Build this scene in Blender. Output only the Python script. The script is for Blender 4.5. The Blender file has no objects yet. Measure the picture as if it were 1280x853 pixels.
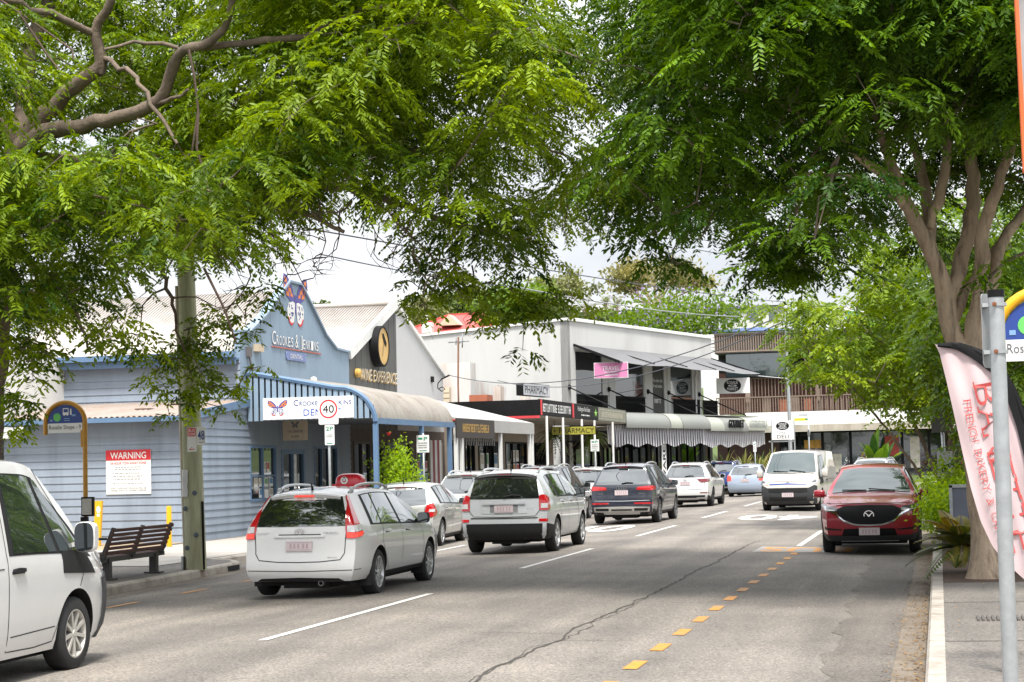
import bpy, bmesh, math, random
import numpy as np
from mathutils import Vector, Matrix

random.seed(7)
RNG = np.random.default_rng(11)
scene = bpy.context.scene
COL = scene.collection
R = math.radians

# ---------------------------------------------------------------- camera
CAM_F, CAM_YAW, CAM_PITCH, CAM_ROLL, CAM_H = 2295.4, 0.22654, 0.06579, -0.02312, 1.7604
_f = Vector((-math.sin(CAM_YAW) * math.cos(CAM_PITCH), math.cos(CAM_YAW) * math.cos(CAM_PITCH), math.sin(CAM_PITCH)))
_r0 = Vector((math.cos(CAM_YAW), math.sin(CAM_YAW), 0))
_u0 = _r0.cross(_f)
_r = math.cos(CAM_ROLL) * _r0 + math.sin(CAM_ROLL) * _u0
_u = -math.sin(CAM_ROLL) * _r0 + math.cos(CAM_ROLL) * _u0
cam_d = bpy.data.cameras.new('camera')
cam_d.sensor_width = 36.0
cam_d.lens = CAM_F / 1280 * 36
cam_d.clip_start = 0.2
cam_d.clip_end = 4000
cam = bpy.data.objects.new('camera', cam_d)
COL.objects.link(cam)
cam.matrix_world = Matrix(((_r.x, _u.x, -_f.x, 0), (_r.y, _u.y, -_f.y, 0), (_r.z, _u.z, -_f.z, CAM_H), (0, 0, 0, 1)))
scene.camera = cam

# ---------------------------------------------------------------- sky, sun, exposure
SUN_EL, SUN_AZ = R(62), R(160)          # azimuth clockwise from +Y (the street's direction)
world = bpy.data.worlds.new('World')
scene.world = world
world.use_nodes = True
nt = world.node_tree
nt.nodes.clear()
def N(tree, typ, **kw):
    n = tree.nodes.new(typ)
    for k, v in kw.items():
        setattr(n, k, v)
    return n
out = N(nt, 'ShaderNodeOutputWorld')
bg = N(nt, 'ShaderNodeBackground')
sky = N(nt, 'ShaderNodeTexSky', sky_type='NISHITA', sun_disc=False, sun_elevation=SUN_EL, sun_rotation=SUN_AZ)
tc = N(nt, 'ShaderNodeTexCoord')
mp = N(nt, 'ShaderNodeMapping')
mp.inputs['Scale'].default_value = (1.0, 1.0, 2.6)
nz = N(nt, 'ShaderNodeTexNoise')
nz.inputs['Scale'].default_value = 3.2
nz.inputs['Detail'].default_value = 7
nz.inputs['Roughness'].default_value = 0.55
cr = N(nt, 'ShaderNodeValToRGB')
cr.color_ramp.elements[0].position = 0.36
cr.color_ramp.elements[0].color = (6.1, 6.3, 6.7, 1)
cr.color_ramp.elements[1].position = 0.62
cr.color_ramp.elements[1].color = (9.3, 9.35, 9.5, 1)
mx = N(nt, 'ShaderNodeMix', data_type='RGBA')
mx.inputs[0].default_value = 0.9
L = nt.links.new
L(tc.outputs['Generated'], mp.inputs['Vector'])
L(mp.outputs[0], nz.inputs['Vector'])
L(nz.outputs['Fac'], cr.inputs['Fac'])
L(sky.outputs[0], mx.inputs[6])
L(cr.outputs['Color'], mx.inputs[7])
# overcast sky: three times as bright overhead as at the horizon
sx = N(nt, 'ShaderNodeSeparateXYZ')
L(tc.outputs['Generated'], sx.inputs[0])
mr = N(nt, 'ShaderNodeMapRange')
mr.inputs['From Min'].default_value = 0.08
mr.inputs['From Max'].default_value = 1.0
mr.inputs['To Min'].default_value = 0.98
mr.inputs['To Max'].default_value = 2.3
L(sx.outputs['Z'], mr.inputs['Value'])
mg_ = N(nt, 'ShaderNodeMix', data_type='RGBA', blend_type='MULTIPLY')
mg_.inputs[0].default_value = 1
L(mx.outputs[2], mg_.inputs[6])
L(mr.outputs[0], mg_.inputs[7])
L(mg_.outputs[2], bg.inputs['Color'])
bg.inputs['Strength'].default_value = 0.055
L(bg.outputs[0], out.inputs['Surface'])

sd = bpy.data.lights.new('sun', 'SUN')
sd.energy = 2.5
sd.angle = R(11)
sd.color = (1.0, 0.96, 0.89)
sun = bpy.data.objects.new('sun', sd)
COL.objects.link(sun)
_sd = Vector((math.sin(SUN_AZ) * math.cos(SUN_EL), math.cos(SUN_AZ) * math.cos(SUN_EL), math.sin(SUN_EL)))
sun.rotation_euler = _sd.to_track_quat('Z', 'Y').to_euler()
sun.location = _sd * 60

vs = scene.view_settings
scene.display_settings.display_device = 'sRGB'
vs.view_transform = 'Standard'
vs.look = 'None'
vs.gamma = 1
vs.use_curve_mapping = False
vs.exposure = 1.35
scene.render.engine = 'CYCLES'
scene.cycles.max_bounces = 7
scene.cycles.diffuse_bounces = 3
scene.cycles.glossy_bounces = 3
scene.cycles.transmission_bounces = 4
scene.cycles.transparent_max_bounces = 8
scene.cycles.caustics_reflective = False
scene.cycles.caustics_refractive = False
scene.cycles.use_denoising = True

# ---------------------------------------------------------------- image -> world helpers (used to take distances off the photograph)
def ray(u, v):
    return _f + (u - 640) / CAM_F * _r - (v - 426.5) / CAM_F * _u
def at_y(u, v, Y):
    d = ray(u, v)
    return Vector((0, 0, CAM_H)) + d * (Y / d.y)
def at_x(u, v, X):
    d = ray(u, v)
    return Vector((0, 0, CAM_H)) + d * (X / d.x)
CROWN_X, FALL = -6.5, 0.02
def road_z(x):
    return -FALL * abs(x - CROWN_X)

# ---------------------------------------------------------------- materials
MATS = {}
def mat(name, col, rough=0.6, metal=0.0, var=0.12, vscale=3.0, bump=0.0, bscale=40.0, spec=0.5, coat=0.0, dirt=None, dscale=1.2, damt=0.5, emit=0.0, bricks=None, streak=False):
    """Principled surface with noise-driven colour variation, optional dirt stains and bump."""
    if name in MATS:
        return MATS[name]
    m = bpy.data.materials.new(name)
    m.use_nodes = True
    t = m.node_tree
    b = t.nodes['Principled BSDF']
    b.inputs['Roughness'].default_value = rough
    b.inputs['Metallic'].default_value = metal
    b.inputs['Specular IOR Level'].default_value = spec
    b.inputs['Coat Weight'].default_value = coat
    b.inputs['Coat Roughness'].default_value = 0.03
    lk = t.links.new
    c = (*col, 1)
    b.inputs['Base Color'].default_value = c
    co = N(t, 'ShaderNodeTexCoord')
    src = None
    if bricks:
        bt = N(t, 'ShaderNodeTexBrick')
        bt.inputs['Color1'].default_value = c
        bt.inputs['Color2'].default_value = (*[x * 0.6 for x in col], 1)
        bt.inputs['Mortar'].default_value = (*bricks[0], 1)
        bt.inputs['Scale'].default_value = bricks[1]
        mpb = N(t, 'ShaderNodeMapping')
        mpb.inputs['Rotation'].default_value = (R(90), 0, 0)
        lk(co.outputs['Object'], mpb.inputs['Vector'])
        lk(mpb.outputs[0], bt.inputs['Vector'])
        src = bt.outputs['Color']
    elif var > 0:
        n = N(t, 'ShaderNodeTexNoise')
        n.inputs['Scale'].default_value = vscale
        n.inputs['Detail'].default_value = 6
        n.inputs['Roughness'].default_value = 0.6
        vec = co.outputs['Object']
        if streak:
            ms = N(t, 'ShaderNodeMapping')
            ms.inputs['Scale'].default_value = (1, 1, 0.12)
            lk(vec, ms.inputs['Vector'])
            vec = ms.outputs[0]
        lk(vec, n.inputs['Vector'])
        rp = N(t, 'ShaderNodeValToRGB')
        rp.color_ramp.elements[0].position = 0.3
        rp.color_ramp.elements[1].position = 0.7
        rp.color_ramp.elements[0].color = (*[max(0, x * (1 - var)) for x in col], 1)
        rp.color_ramp.elements[1].color = (*[min(1, x * (1 + var)) for x in col], 1)
        lk(n.outputs['Fac'], rp.inputs['Fac'])
        src = rp.outputs['Color']
    if dirt is not None:
        n2 = N(t, 'ShaderNodeTexNoise')
        n2.inputs['Scale'].default_value = dscale
        n2.inputs['Detail'].default_value = 8
        n2.inputs['Roughness'].default_value = 0.65
        vec = co.outputs['Object']
        if streak:
            ms = N(t, 'ShaderNodeMapping')
            ms.inputs['Scale'].default_value = (1, 1, 0.15)
            lk(vec, ms.inputs['Vector'])
            vec = ms.outputs[0]
        lk(vec, n2.inputs['Vector'])
        r2 = N(t, 'ShaderNodeValToRGB')
        r2.color_ramp.elements[0].position = 0.48
        r2.color_ramp.elements[0].color = (0, 0, 0, 1)
        r2.color_ramp.elements[1].position = 0.72
        r2.color_ramp.elements[1].color = (damt, damt, damt, 1)
        lk(n2.outputs['Fac'], r2.inputs['Fac'])
        mm = N(t, 'ShaderNodeMix', data_type='RGBA')
        lk(r2.outputs['Color'], mm.inputs[0])
        if src is not None:
            lk(src, mm.inputs[6])
        else:
            mm.inputs[6].default_value = c
        mm.inputs[7].default_value = (*dirt, 1)
        src = mm.outputs[2]
    if src is not None:
        lk(src, b.inputs['Base Color'])
    if bump > 0:
        n3 = N(t, 'ShaderNodeTexNoise')
        n3.inputs['Scale'].default_value = bscale
        n3.inputs['Detail'].default_value = 5
        lk(co.outputs['Object'], n3.inputs['Vector'])
        bp = N(t, 'ShaderNodeBump')
        bp.inputs['Strength'].default_value = bump
        bp.inputs['Distance'].default_value = 0.02
        lk(n3.outputs['Fac'], bp.inputs['Height'])
        lk(bp.outputs[0], b.inputs['Normal'])
    if emit > 0:
        b.inputs['Emission Color'].default_value = c
        b.inputs['Emission Strength'].default_value = emit
    MATS[name] = m
    return m

def paint(name, col, flake=0.0, metal=0.0):
    """Car paint: coloured base under a clear coat."""
    return mat(name, col, rough=0.38 if metal == 0 else 0.34, metal=metal, var=0.03, vscale=1.5, coat=1.0, spec=0.5,
               dirt=tuple(x * 0.72 for x in col), dscale=0.9, damt=0.25)

def glass_mat(name, tint=(0.012, 0.015, 0.017), mirror=0.22):
    """Dark glazing with a real mirror share on top of the Fresnel gloss."""
    m = bpy.data.materials.new(name)
    m.use_nodes = True
    t = m.node_tree
    b = t.nodes['Principled BSDF']
    b.inputs['Base Color'].default_value = (*tint, 1)
    b.inputs['Roughness'].default_value = 0.03
    b.inputs['Specular IOR Level'].default_value = 0.8
    g = N(t, 'ShaderNodeBsdfGlossy')
    g.inputs['Roughness'].default_value = 0.02
    g.inputs['Color'].default_value = (0.9, 0.95, 0.95, 1)
    ms = N(t, 'ShaderNodeMixShader')
    ms.inputs[0].default_value = mirror
    o = t.nodes['Material Output']
    t.links.new(b.outputs[0], ms.inputs[1])
    t.links.new(g.outputs[0], ms.inputs[2])
    t.links.new(ms.outputs[0], o.inputs['Surface'])
    # slight waviness so reflections wobble
    co = N(t, 'ShaderNodeTexCoord')
    n = N(t, 'ShaderNodeTexNoise')
    n.inputs['Scale'].default_value = 1.7
    bp = N(t, 'ShaderNodeBump')
    bp.inputs['Strength'].default_value = 0.06
    bp.inputs['Distance'].default_value = 0.05
    t.links.new(co.outputs['Object'], n.inputs['Vector'])
    t.links.new(n.outputs['Fac'], bp.inputs['Height'])
    t.links.new(bp.outputs[0], g.inputs['Normal'])
    MATS[name] = m
    return m

def leaf_mat(name, dark, light, trans=0.45, spec=0.35):
    """Leaves: colour from the per-leaf attribute, part of the light shines through."""
    m = bpy.data.materials.new(name)
    m.use_nodes = True
    t = m.node_tree
    b = t.nodes['Principled BSDF']
    a = N(t, 'ShaderNodeAttribute', attribute_name='leaf')
    rp = N(t, 'ShaderNodeValToRGB')
    rp.color_ramp.elements[0].color = (*dark, 1)
    rp.color_ramp.elements[1].color = (*light, 1)
    lk = t.links.new
    lk(a.outputs['Fac'], rp.inputs['Fac'])
    lk(rp.outputs['Color'], b.inputs['Base Color'])
    b.inputs['Roughness'].default_value = 0.5
    b.inputs['Specular IOR Level'].default_value = spec
    tr = N(t, 'ShaderNodeBsdfTranslucent')
    hs = N(t, 'ShaderNodeHueSaturation')
    hs.inputs['Hue'].default_value = 0.485
    hs.inputs['Saturation'].default_value = 1.1
    hs.inputs['Value'].default_value = 1.6
    lk(rp.outputs['Color'], hs.inputs['Color'])
    lk(hs.outputs[0], tr.inputs['Color'])
    ms = N(t, 'ShaderNodeMixShader')
    ms.inputs[0].default_value = trans
    lk(b.outputs[0], ms.inputs[1])
    lk(tr.outputs[0], ms.inputs[2])
    lk(ms.outputs[0], t.nodes['Material Output'].inputs['Surface'])
    MATS[name] = m
    return m

# ---------------------------------------------------------------- scene graph helpers
ROOTM = {}
def tag(o, label=None, cat=None, group=None, kind=None):
    if label: o['label'] = label
    if cat: o['category'] = cat
    if group: o['group'] = group
    if kind: o['kind'] = kind
    return o
def thing(name, label, cat, loc=(0, 0, 0), rz=0.0, group=None):
    o = bpy.data.objects.new(name, None)
    o.empty_display_size = 0.3
    COL.objects.link(o)
    o.location = loc
    o.rotation_euler = (0, 0, rz)
    ROOTM[o] = Matrix.Translation(Vector(loc)) @ Matrix.Rotation(rz, 4, 'Z')
    return tag(o, label, cat, group)

class MB:
    """Collects faces (with a material slot each) for ONE mesh object."""
    def __init__(s):
        s.v = []; s.f = []; s.m = []; s.sm = []
    def add(s, verts, faces, mi=0, smooth=False):
        o = len(s.v)
        s.v.extend([tuple(p) for p in verts])
        for f in faces:
            s.f.append([i + o for i in f]); s.m.append(mi); s.sm.append(smooth)
        return s
    def quad(s, a, b, c, d, mi=0):
        return s.add([a, b, c, d], [(0, 1, 2, 3)], mi)
    def box(s, x0, x1, y0, y1, z0, z1, mi=0):
        v = [(x0, y0, z0), (x1, y0, z0), (x1, y1, z0), (x0, y1, z0), (x0, y0, z1), (x1, y0, z1), (x1, y1, z1), (x0, y1, z1)]
        return s.add(v, [(0, 3, 2, 1), (4, 5, 6, 7), (0, 1, 5, 4), (1, 2, 6, 5), (2, 3, 7, 6), (3, 0, 4, 7)], mi)
    def bar(s, p0, p1, w, h, up=(0, 0, 1), mi=0):
        """rectangular bar from p0 to p1, w across, h along up"""
        p0, p1 = Vector(p0), Vector(p1)
        d = (p1 - p0).normalized(); up = Vector(up)
        sd = d.cross(up)
        if sd.length < 1e-4: sd = d.cross(Vector((1, 0, 0)))
        sd.normalize(); up = sd.cross(d)
        v = []
        for p in (p0, p1):
            for a, b in ((-1, -1), (1, -1), (1, 1), (-1, 1)):
                v.append(p + sd * (a * w / 2) + up * (b * h / 2))
        return s.add(v, [(0, 1, 2, 3), (7, 6, 5, 4), (0, 4, 5, 1), (1, 5, 6, 2), (2, 6, 7, 3), (3, 7, 4, 0)], mi)
    def tube(s, pts, rad, n=8, mi=0, caps=True):
        pts = [Vector(p) for p in pts]
        if not hasattr(rad, '__len__'): rad = [rad] * len(pts)
        o = len(s.v)
        up = None
        for i, p in enumerate(pts):
            d = (pts[min(i + 1, len(pts) - 1)] - pts[max(i - 1, 0)])
            if d.length < 1e-7: d = Vector((0, 0, 1))
            d.normalize()
            if up is None:
                up = d.cross(Vector((0.31, 0.87, 0.2)))
                if up.length < 1e-3: up = d.cross(Vector((1, 0, 0)))
            a = (up - d * up.dot(d)); a.normalize(); up = a
            b = d.cross(a)
            for k in range(n):
                t = 2 * math.pi * k / n
                s.v.append(tuple(p + (a * math.cos(t) + b * math.sin(t)) * rad[i]))
        for i in range(len(pts) - 1):
            for k in range(n):
                q = o + i * n
                s.f.append([q + k, q + (k + 1) % n, q + n + (k + 1) % n, q + n + k]); s.m.append(mi); s.sm.append(True)
        if caps:
            s.f.append([o + k for k in range(n)][::-1]); s.m.append(mi); s.sm.append(False)
            e = o + (len(pts) - 1) * n
            s.f.append([e + k for k in range(n)]); s.m.append(mi); s.sm.append(False)
        return s
    def lathe(s, prof, c, axis=(0, 0, 1), n=24, mi=0, smooth=True):
        """revolve (r, h) pairs about an axis through c"""
        ax = Vector(axis).normalized(); c = Vector(c)
        a = ax.cross(Vector((0, 0, 1)))
        if a.length < 1e-3: a = Vector((1, 0, 0))
        a.normalize(); b = ax.cross(a)
        o = len(s.v)
        for r, h in prof:
            for k in range(n):
                t = 2 * math.pi * k / n
                s.v.append(tuple(c + ax * h + (a * math.cos(t) + b * math.sin(t)) * r))
        for i in range(len(prof) - 1):
            for k in range(n):
                q = o + i * n
                s.f.append([q + k, q + (k + 1) % n, q + n + (k + 1) % n, q + n + k]); s.m.append(mi); s.sm.append(smooth)
        return s
    def prism(s, pts, vec, mi=0, side_mi=None, smooth=False):
        """extrude a planar polygon (3-D points) along vec"""
        n = len(pts); vec = Vector(vec)
        v = [Vector(p) for p in pts] + [Vector(p) + vec for p in pts]
        s.add(v, [list(range(n))[::-1], [n + i for i in range(n)]], mi)
        s.add(v, [(i, (i + 1) % n, n + (i + 1) % n, n + i) for i in range(n)], mi if side_mi is None else side_mi, smooth)
        return s
    def grid(s, P, mi=0, smooth=True):
        """P: rows of points"""
        r, c = len(P), len(P[0])
        v = [p for row in P for p in row]
        return s.add(v, [(i * c + j, i * c + j + 1, (i + 1) * c + j + 1, (i + 1) * c + j) for i in range(r - 1) for j in range(c - 1)], mi, smooth)
    def build(s, name, mats, parent=None, label=None, world=True, sharp=38):
        me = bpy.data.meshes.new(name)
        v = s.v
        root = parent
        while root is not None and root not in ROOTM: root = root.parent
        if root is not None and world:
            inv = np.array(ROOTM[root].inverted())
            a = np.array(v, dtype=float).reshape(-1, 3)
            v = (a @ inv[:3, :3].T + inv[:3, 3]).tolist()
        me.from_pydata(v, [], s.f)
        if not isinstance(mats, (list, tuple)): mats = [mats]
        for m in mats: me.materials.append(m)
        me.polygons.foreach_set('material_index', s.m)
        if any(s.sm):
            me.polygons.foreach_set('use_smooth', s.sm)
            me.update()
            bm = bmesh.new(); bm.from_mesh(me)
            bmesh.ops.remove_doubles(bm, verts=bm.verts, dist=1e-5)
            lim = R(sharp)
            for e in bm.edges:
                if len(e.link_faces) == 2:
                    try:
                        if e.calc_face_angle() > lim: e.smooth = False
                    except ValueError: pass
            bm.to_mesh(me); bm.free()
        me.update()
        o = bpy.data.objects.new(name, me)
        COL.objects.link(o)
        if parent is not None: o.parent = parent
        if label: o['label'] = label
        return o

def struct(name, mb, mats):
    o = mb.build(name, mats)
    o['kind'] = 'structure'
    return o

def solo(name, mb, mats, label, cat, group=None, loc=(0, 0, 0), rz=0.0):
    """a thing that is one mesh, its origin at loc"""
    M = Matrix.Translation(Vector(loc)) @ Matrix.Rotation(rz, 4, 'Z')
    inv = np.array(M.inverted())
    a = np.array(mb.v, dtype=float).reshape(-1, 3)
    mb.v = (a @ inv[:3, :3].T + inv[:3, 3]).tolist()
    o = mb.build(name, mats, world=False)
    o.location = loc; o.rotation_euler = (0, 0, rz)
    ROOTM[o] = M
    return tag(o, label, cat, group)

# frame: a vertical plane with origin, rightward direction (as the viewer sees it) and outward normal
class Frame:
    def __init__(s, o, r, up=(0, 0, 1)):
        s.o = Vector(o); s.r = Vector(r).normalized(); s.u = Vector(up).normalized(); s.n = s.r.cross(s.u)
    def p(s, x, z, out=0.0):
        return s.o + s.r * x + s.u * z + s.n * out
def fbox(mb, F, x0, x1, z0, z1, d0, d1, mi=0):
    v = [F.p(x0, z0, d0), F.p(x1, z0, d0), F.p(x1, z0, d1), F.p(x0, z0, d1), F.p(x0, z1, d0), F.p(x1, z1, d0), F.p(x1, z1, d1), F.p(x0, z1, d1)]
    mb.add(v, [(0, 3, 2, 1), (4, 5, 6, 7), (0, 1, 5, 4), (1, 2, 6, 5), (2, 3, 7, 6), (3, 0, 4, 7)], mi)

def holes_cells(w0, w1, z0, z1, op):
    xs = sorted({w0, w1, *[min(max(o[0], w0), w1) for o in op], *[min(max(o[1], w0), w1) for o in op]})
    zs = sorted({z0, z1, *[min(max(o[2], z0), z1) for o in op], *[min(max(o[3], z0), z1) for o in op]})
    for i in range(len(xs) - 1):
        for j in range(len(zs) - 1):
            cx, cz = (xs[i] + xs[i + 1]) / 2, (zs[j] + zs[j + 1]) / 2
            if not any(o[0] < cx < o[1] and o[2] < cz < o[3] for o in op):
                yield xs[i], xs[i + 1], zs[j], zs[j + 1]
def wall_panel(mb, F, w0, w1, z0, z1, op=(), th=0.2, mi=0):
    """flat wall with openings: front, back, reveals"""
    for a, b, c, d in holes_cells(w0, w1, z0, z1, op):
        mb.quad(F.p(a, c), F.p(b, c), F.p(b, d), F.p(a, d), mi)
        mb.quad(F.p(b, c, -th), F.p(a, c, -th), F.p(a, d, -th), F.p(b, d, -th), mi)
    for a, b, c, d in list(op):
        a, b, c, d = max(a, w0), min(b, w1), max(c, z0), min(d, z1)
        mb.quad(F.p(a, c), F.p(a, d), F.p(a, d, -th), F.p(a, c, -th), mi)
        mb.quad(F.p(b, d), F.p(b, c), F.p(b, c, -th), F.p(b, d, -th), mi)
        mb.quad(F.p(a, d), F.p(b, d), F.p(b, d, -th), F.p(a, d, -th), mi)
        mb.quad(F.p(b, c), F.p(a, c), F.p(a, c, -th), F.p(b, c, -th), mi)
    mb.quad(F.p(w0, z1), F.p(w1, z1), F.p(w1, z1, -th), F.p(w0, z1, -th), mi)
    mb.quad(F.p(w0, z0), F.p(w0, z1), F.p(w0, z1, -th), F.p(w0, z0, -th), mi)
    mb.quad(F.p(w1, z1), F.p(w1, z0), F.p(w1, z0, -th), F.p(w1, z1, -th), mi)
def boards(mb, F, w0, w1, z0, z1, op=(), pitch=0.18, out=0.024, mi=0, top=None):
    """lapped weatherboards; top(x)->z clips the upper edge when given"""
    z = z0
    while z < z1 - 1e-6:
        zt = min(z + pitch, z1)
        cz = (z + zt) / 2
        cuts = sorted({w0, w1, *[o[0] for o in op], *[o[1] for o in op]})
        if top is not None:
            cuts = sorted(set(cuts) | set(np.linspace(w0, w1, 25).tolist()))
        cuts = [c for c in cuts if w0 <= c <= w1]
        for a, b in zip(cuts[:-1], cuts[1:]):
            m = (a + b) / 2
            if any(o[0] < m < o[1] and o[2] < cz < o[3] for o in op): continue
            if top is not None and top(m) < zt: continue
            mb.quad(F.p(a, z, out), F.p(b, z, out), F.p(b, zt, 0.004), F.p(a, zt, 0.004), mi)
            mb.quad(F.p(a, z, 0.0), F.p(b, z, 0.0), F.p(b, z, out), F.p(a, z, out), mi)
        z = zt
def corrugated(mb, P00, P10, P01, P11, pitch=0.12, amp=0.018, mi=0):
    """corrugated sheet: ribs run from the P00-P10 edge to the P01-P11 edge"""
    P00, P10, P01, P11 = map(Vector, (P00, P10, P01, P11))
    n = max(4, int((P10 - P00).length / pitch)) * 4
    nr = (P10 - P00).cross(P01 - P00).normalized()
    A, B = [], []
    for i in range(n + 1):
        t = i / n
        o = nr * (amp * math.sin(i * math.pi / 2))
        A.append(P00.lerp(P10, t) + o); B.append(P01.lerp(P11, t) + o)
    mb.grid([A, B], mi, smooth=True)

_TXT = {}
def text_geo(s, ext=0.0, bold=0.0):
    k = (s, ext, bold)
    if k not in _TXT:
        c = bpy.data.curves.new('txt', 'FONT')
        c.body = s; c.size = 1; c.extrude = ext; c.offset = bold; c.resolution_u = 3
        o = bpy.data.objects.new('txt', c)
        me = bpy.data.meshes.new_from_object(o)
        v = np.array([p.co[:] for p in me.vertices]).reshape(-1, 3)
        f = [list(p.vertices) for p in me.polygons]
        bpy.data.objects.remove(o); bpy.data.curves.remove(c); bpy.data.meshes.remove(me)
        _TXT[k] = (v, f)
    return _TXT[k]
def text(mb, F, s, x0, x1, z0, z1, out=0.004, mi=0, depth=0.0, bold=0.0, keep=False, align='C'):
    """lettering fitted into a rectangle of the frame"""
    v, f = text_geo(s, 0.5 if depth else 0.0, bold)
    if len(v) == 0: return
    a, b = v.min(0), v.max(0)
    w, h = max(b[0] - a[0], 1e-6), max(b[1] - a[1], 1e-6)
    sx, sz = (x1 - x0) / w, (z1 - z0) / h
    ox = x0
    if keep:
        if sx > sz * 1.1:
            sx = sz * 1.1
            if align == 'C': ox = (x0 + x1) / 2 - sx * w / 2
            elif align == 'R': ox = x1 - sx * w
    pts = [F.p(ox + (p[0] - a[0]) * sx, z0 + (p[1] - a[1]) * sz, out + (p[2] + 0.5) * depth if depth else out) for p in v]
    mb.add(pts, f, mi)
def disc(mb, F, x, z, rx, rz, out, mi=0, n=28, inner=0.0):
    pts = [F.p(x + rx * math.cos(2 * math.pi * k / n), z + rz * math.sin(2 * math.pi * k / n), out) for k in range(n)]
    if inner <= 0:
        mb.add(pts, [list(range(n))], mi)
    else:
        q = [F.p(x + inner * rx * math.cos(2 * math.pi * k / n), z + inner * rz * math.sin(2 * math.pi * k / n), out) for k in range(n)]
        mb.add(pts + q, [(k, (k + 1) % n, n + (k + 1) % n, n + k) for k in range(n)], mi)
def poly(mb, F, pts, out, mi=0):
    mb.add([F.p(x, z, out) for x, z in pts], [list(range(len(pts)))], mi)
def rrect(x0, x1, z0, z1, r, n=5):
    P = []
    for cx, cz, a0 in ((x1 - r, z1 - r, 0), (x0 + r, z1 - r, 90), (x0 + r, z0 + r, 180), (x1 - r, z0 + r, 270)):
        for k in range(n + 1):
            t = R(a0 + 90 * k / n)
            P.append((cx + r * math.cos(t), cz + r * math.sin(t)))
    return P

def strokes(mb, F, x0, x1, z0, z1, out=0.005, mi=0):
    """a row of letter-like marks, for lettering too small or blurred in the photograph to read"""
    h = z1 - z0; x = x0; t = h * 0.17
    while x < x1 - h * 0.3:
        w = h * random.uniform(0.42, 0.62)
        w = min(w, x1 - x)
        bars = [(x, x + t, z0, z1)]
        k = random.randrange(5)
        if k in (0, 1): bars.append((x + w - t, x + w, z0, z1))
        if k in (0, 2, 3): bars.append((x + t, x + w, z1 - t, z1))
        if k in (1, 2): bars.append((x + t, x + w - (t if k == 1 else 0), (z0 + z1) / 2 - t / 2, (z0 + z1) / 2 + t / 2))
        if k in (0, 2, 4): bars.append((x + t, x + w, z0, z0 + t))
        for a, b, c, d in bars:
            poly(mb, F, [(a, c), (b, c), (b, d), (a, d)], out, mi)
        x += w + h * 0.16

def sign(name, label, F, w, h, d, body, items, mats, part='lettering', cat='sign', group=None, rad=0.0, parent=None):
    """flat sign: board centred on the frame origin, lettering as a child. items: (kind, args..., material slot)"""
    mb = MB()
    pts = rrect(-w / 2, w / 2, -h / 2, h / 2, rad) if rad > 0 else [(-w / 2, -h / 2), (w / 2, -h / 2), (w / 2, h / 2), (-w / 2, h / 2)]
    mb.prism([F.p(x, z, -d) for x, z in pts], F.n * d)
    if parent is None:
        b = solo(name, mb, body, label, cat, group, loc=tuple(F.o))
    else:
        b = mb.build(name, body, parent, label)
    if items:
        lt = MB()
        for it in items:
            k = it[0]
            if k == 't':
                text(lt, F, it[1], *[q * s for q, s in zip(it[2], (w, w, h, h))], out=0.006 if len(it) < 5 else it[4], mi=it[3], keep=True)
            elif k == 'T':
                text(lt, F, it[1], *[q * s for q, s in zip(it[2], (w, w, h, h))], out=0.006, mi=it[3], bold=0.012)
            elif k == 'r':
                a = it[1]
                poly(lt, F, [(a[0] * w, a[2] * h), (a[1] * w, a[2] * h), (a[1] * w, a[3] * h), (a[0] * w, a[3] * h)], 0.003 if len(it) < 4 else it[3], it[2])
            elif k == 'o':
                a = it[1]
                disc(lt, F, a[0] * w, a[1] * h, a[2] * w, a[3] * h, 0.003 if len(it) < 5 else it[4], it[2], inner=it[3])
            elif k == 'p':
                poly(lt, F, [(x * w, z * h) for x, z in it[1]], 0.0045, it[2])
            elif k == 's':
                strokes(lt, F, it[1][0] * w, it[1][1] * w, it[1][2] * h, it[1][3] * h, 0.006, it[2])
            elif k == 'l':   # rows of small unreadable print as thin strokes
                a, nrow = it[1], it[2]
                for q in range(nrow):
                    z1 = a[3] - (a[3] - a[2]) * (q + 0.2) / nrow
                    z0 = z1 - (a[3] - a[2]) * 0.42 / nrow
                    x = a[0] + random.uniform(0, 0.06)
                    xe = a[1] - random.uniform(0, 0.12)
                    while x < xe:
                        wd = random.uniform(0.02, 0.075)
                        poly(lt, F, [(x * w, z0 * h), (min(x + wd, xe) * w, z0 * h), (min(x + wd, xe) * w, z1 * h), (x * w, z1 * h)], 0.005, it[3])
                        x += wd + 0.018
        lt.build(part, mats, b)
    return b

def pchip(xs, ys):
    xs = np.array(xs, float); ys = np.array(ys, float)
    h = np.diff(xs); d = np.diff(ys) / h
    m = np.zeros_like(ys)
    m[0], m[-1] = d[0], d[-1]
    for i in range(1, len(xs) - 1):
        if d[i - 1] * d[i] > 0:
            w1, w2 = 2 * h[i] + h[i - 1], h[i] + 2 * h[i - 1]
            m[i] = (w1 + w2) / (w1 / d[i - 1] + w2 / d[i])
    def f(x):
        x = np.clip(x, xs[0], xs[-1])
        i = np.clip(np.searchsorted(xs, x) - 1, 0, len(xs) - 2)
        t = (x - xs[i]) / h[i]
        return ((2 * t**3 - 3 * t**2 + 1) * ys[i] + (t**3 - 2 * t**2 + t) * h[i] * m[i] + (-2 * t**3 + 3 * t**2) * ys[i + 1] + (t**3 - t**2) * h[i] * m[i + 1])
    return f

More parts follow.
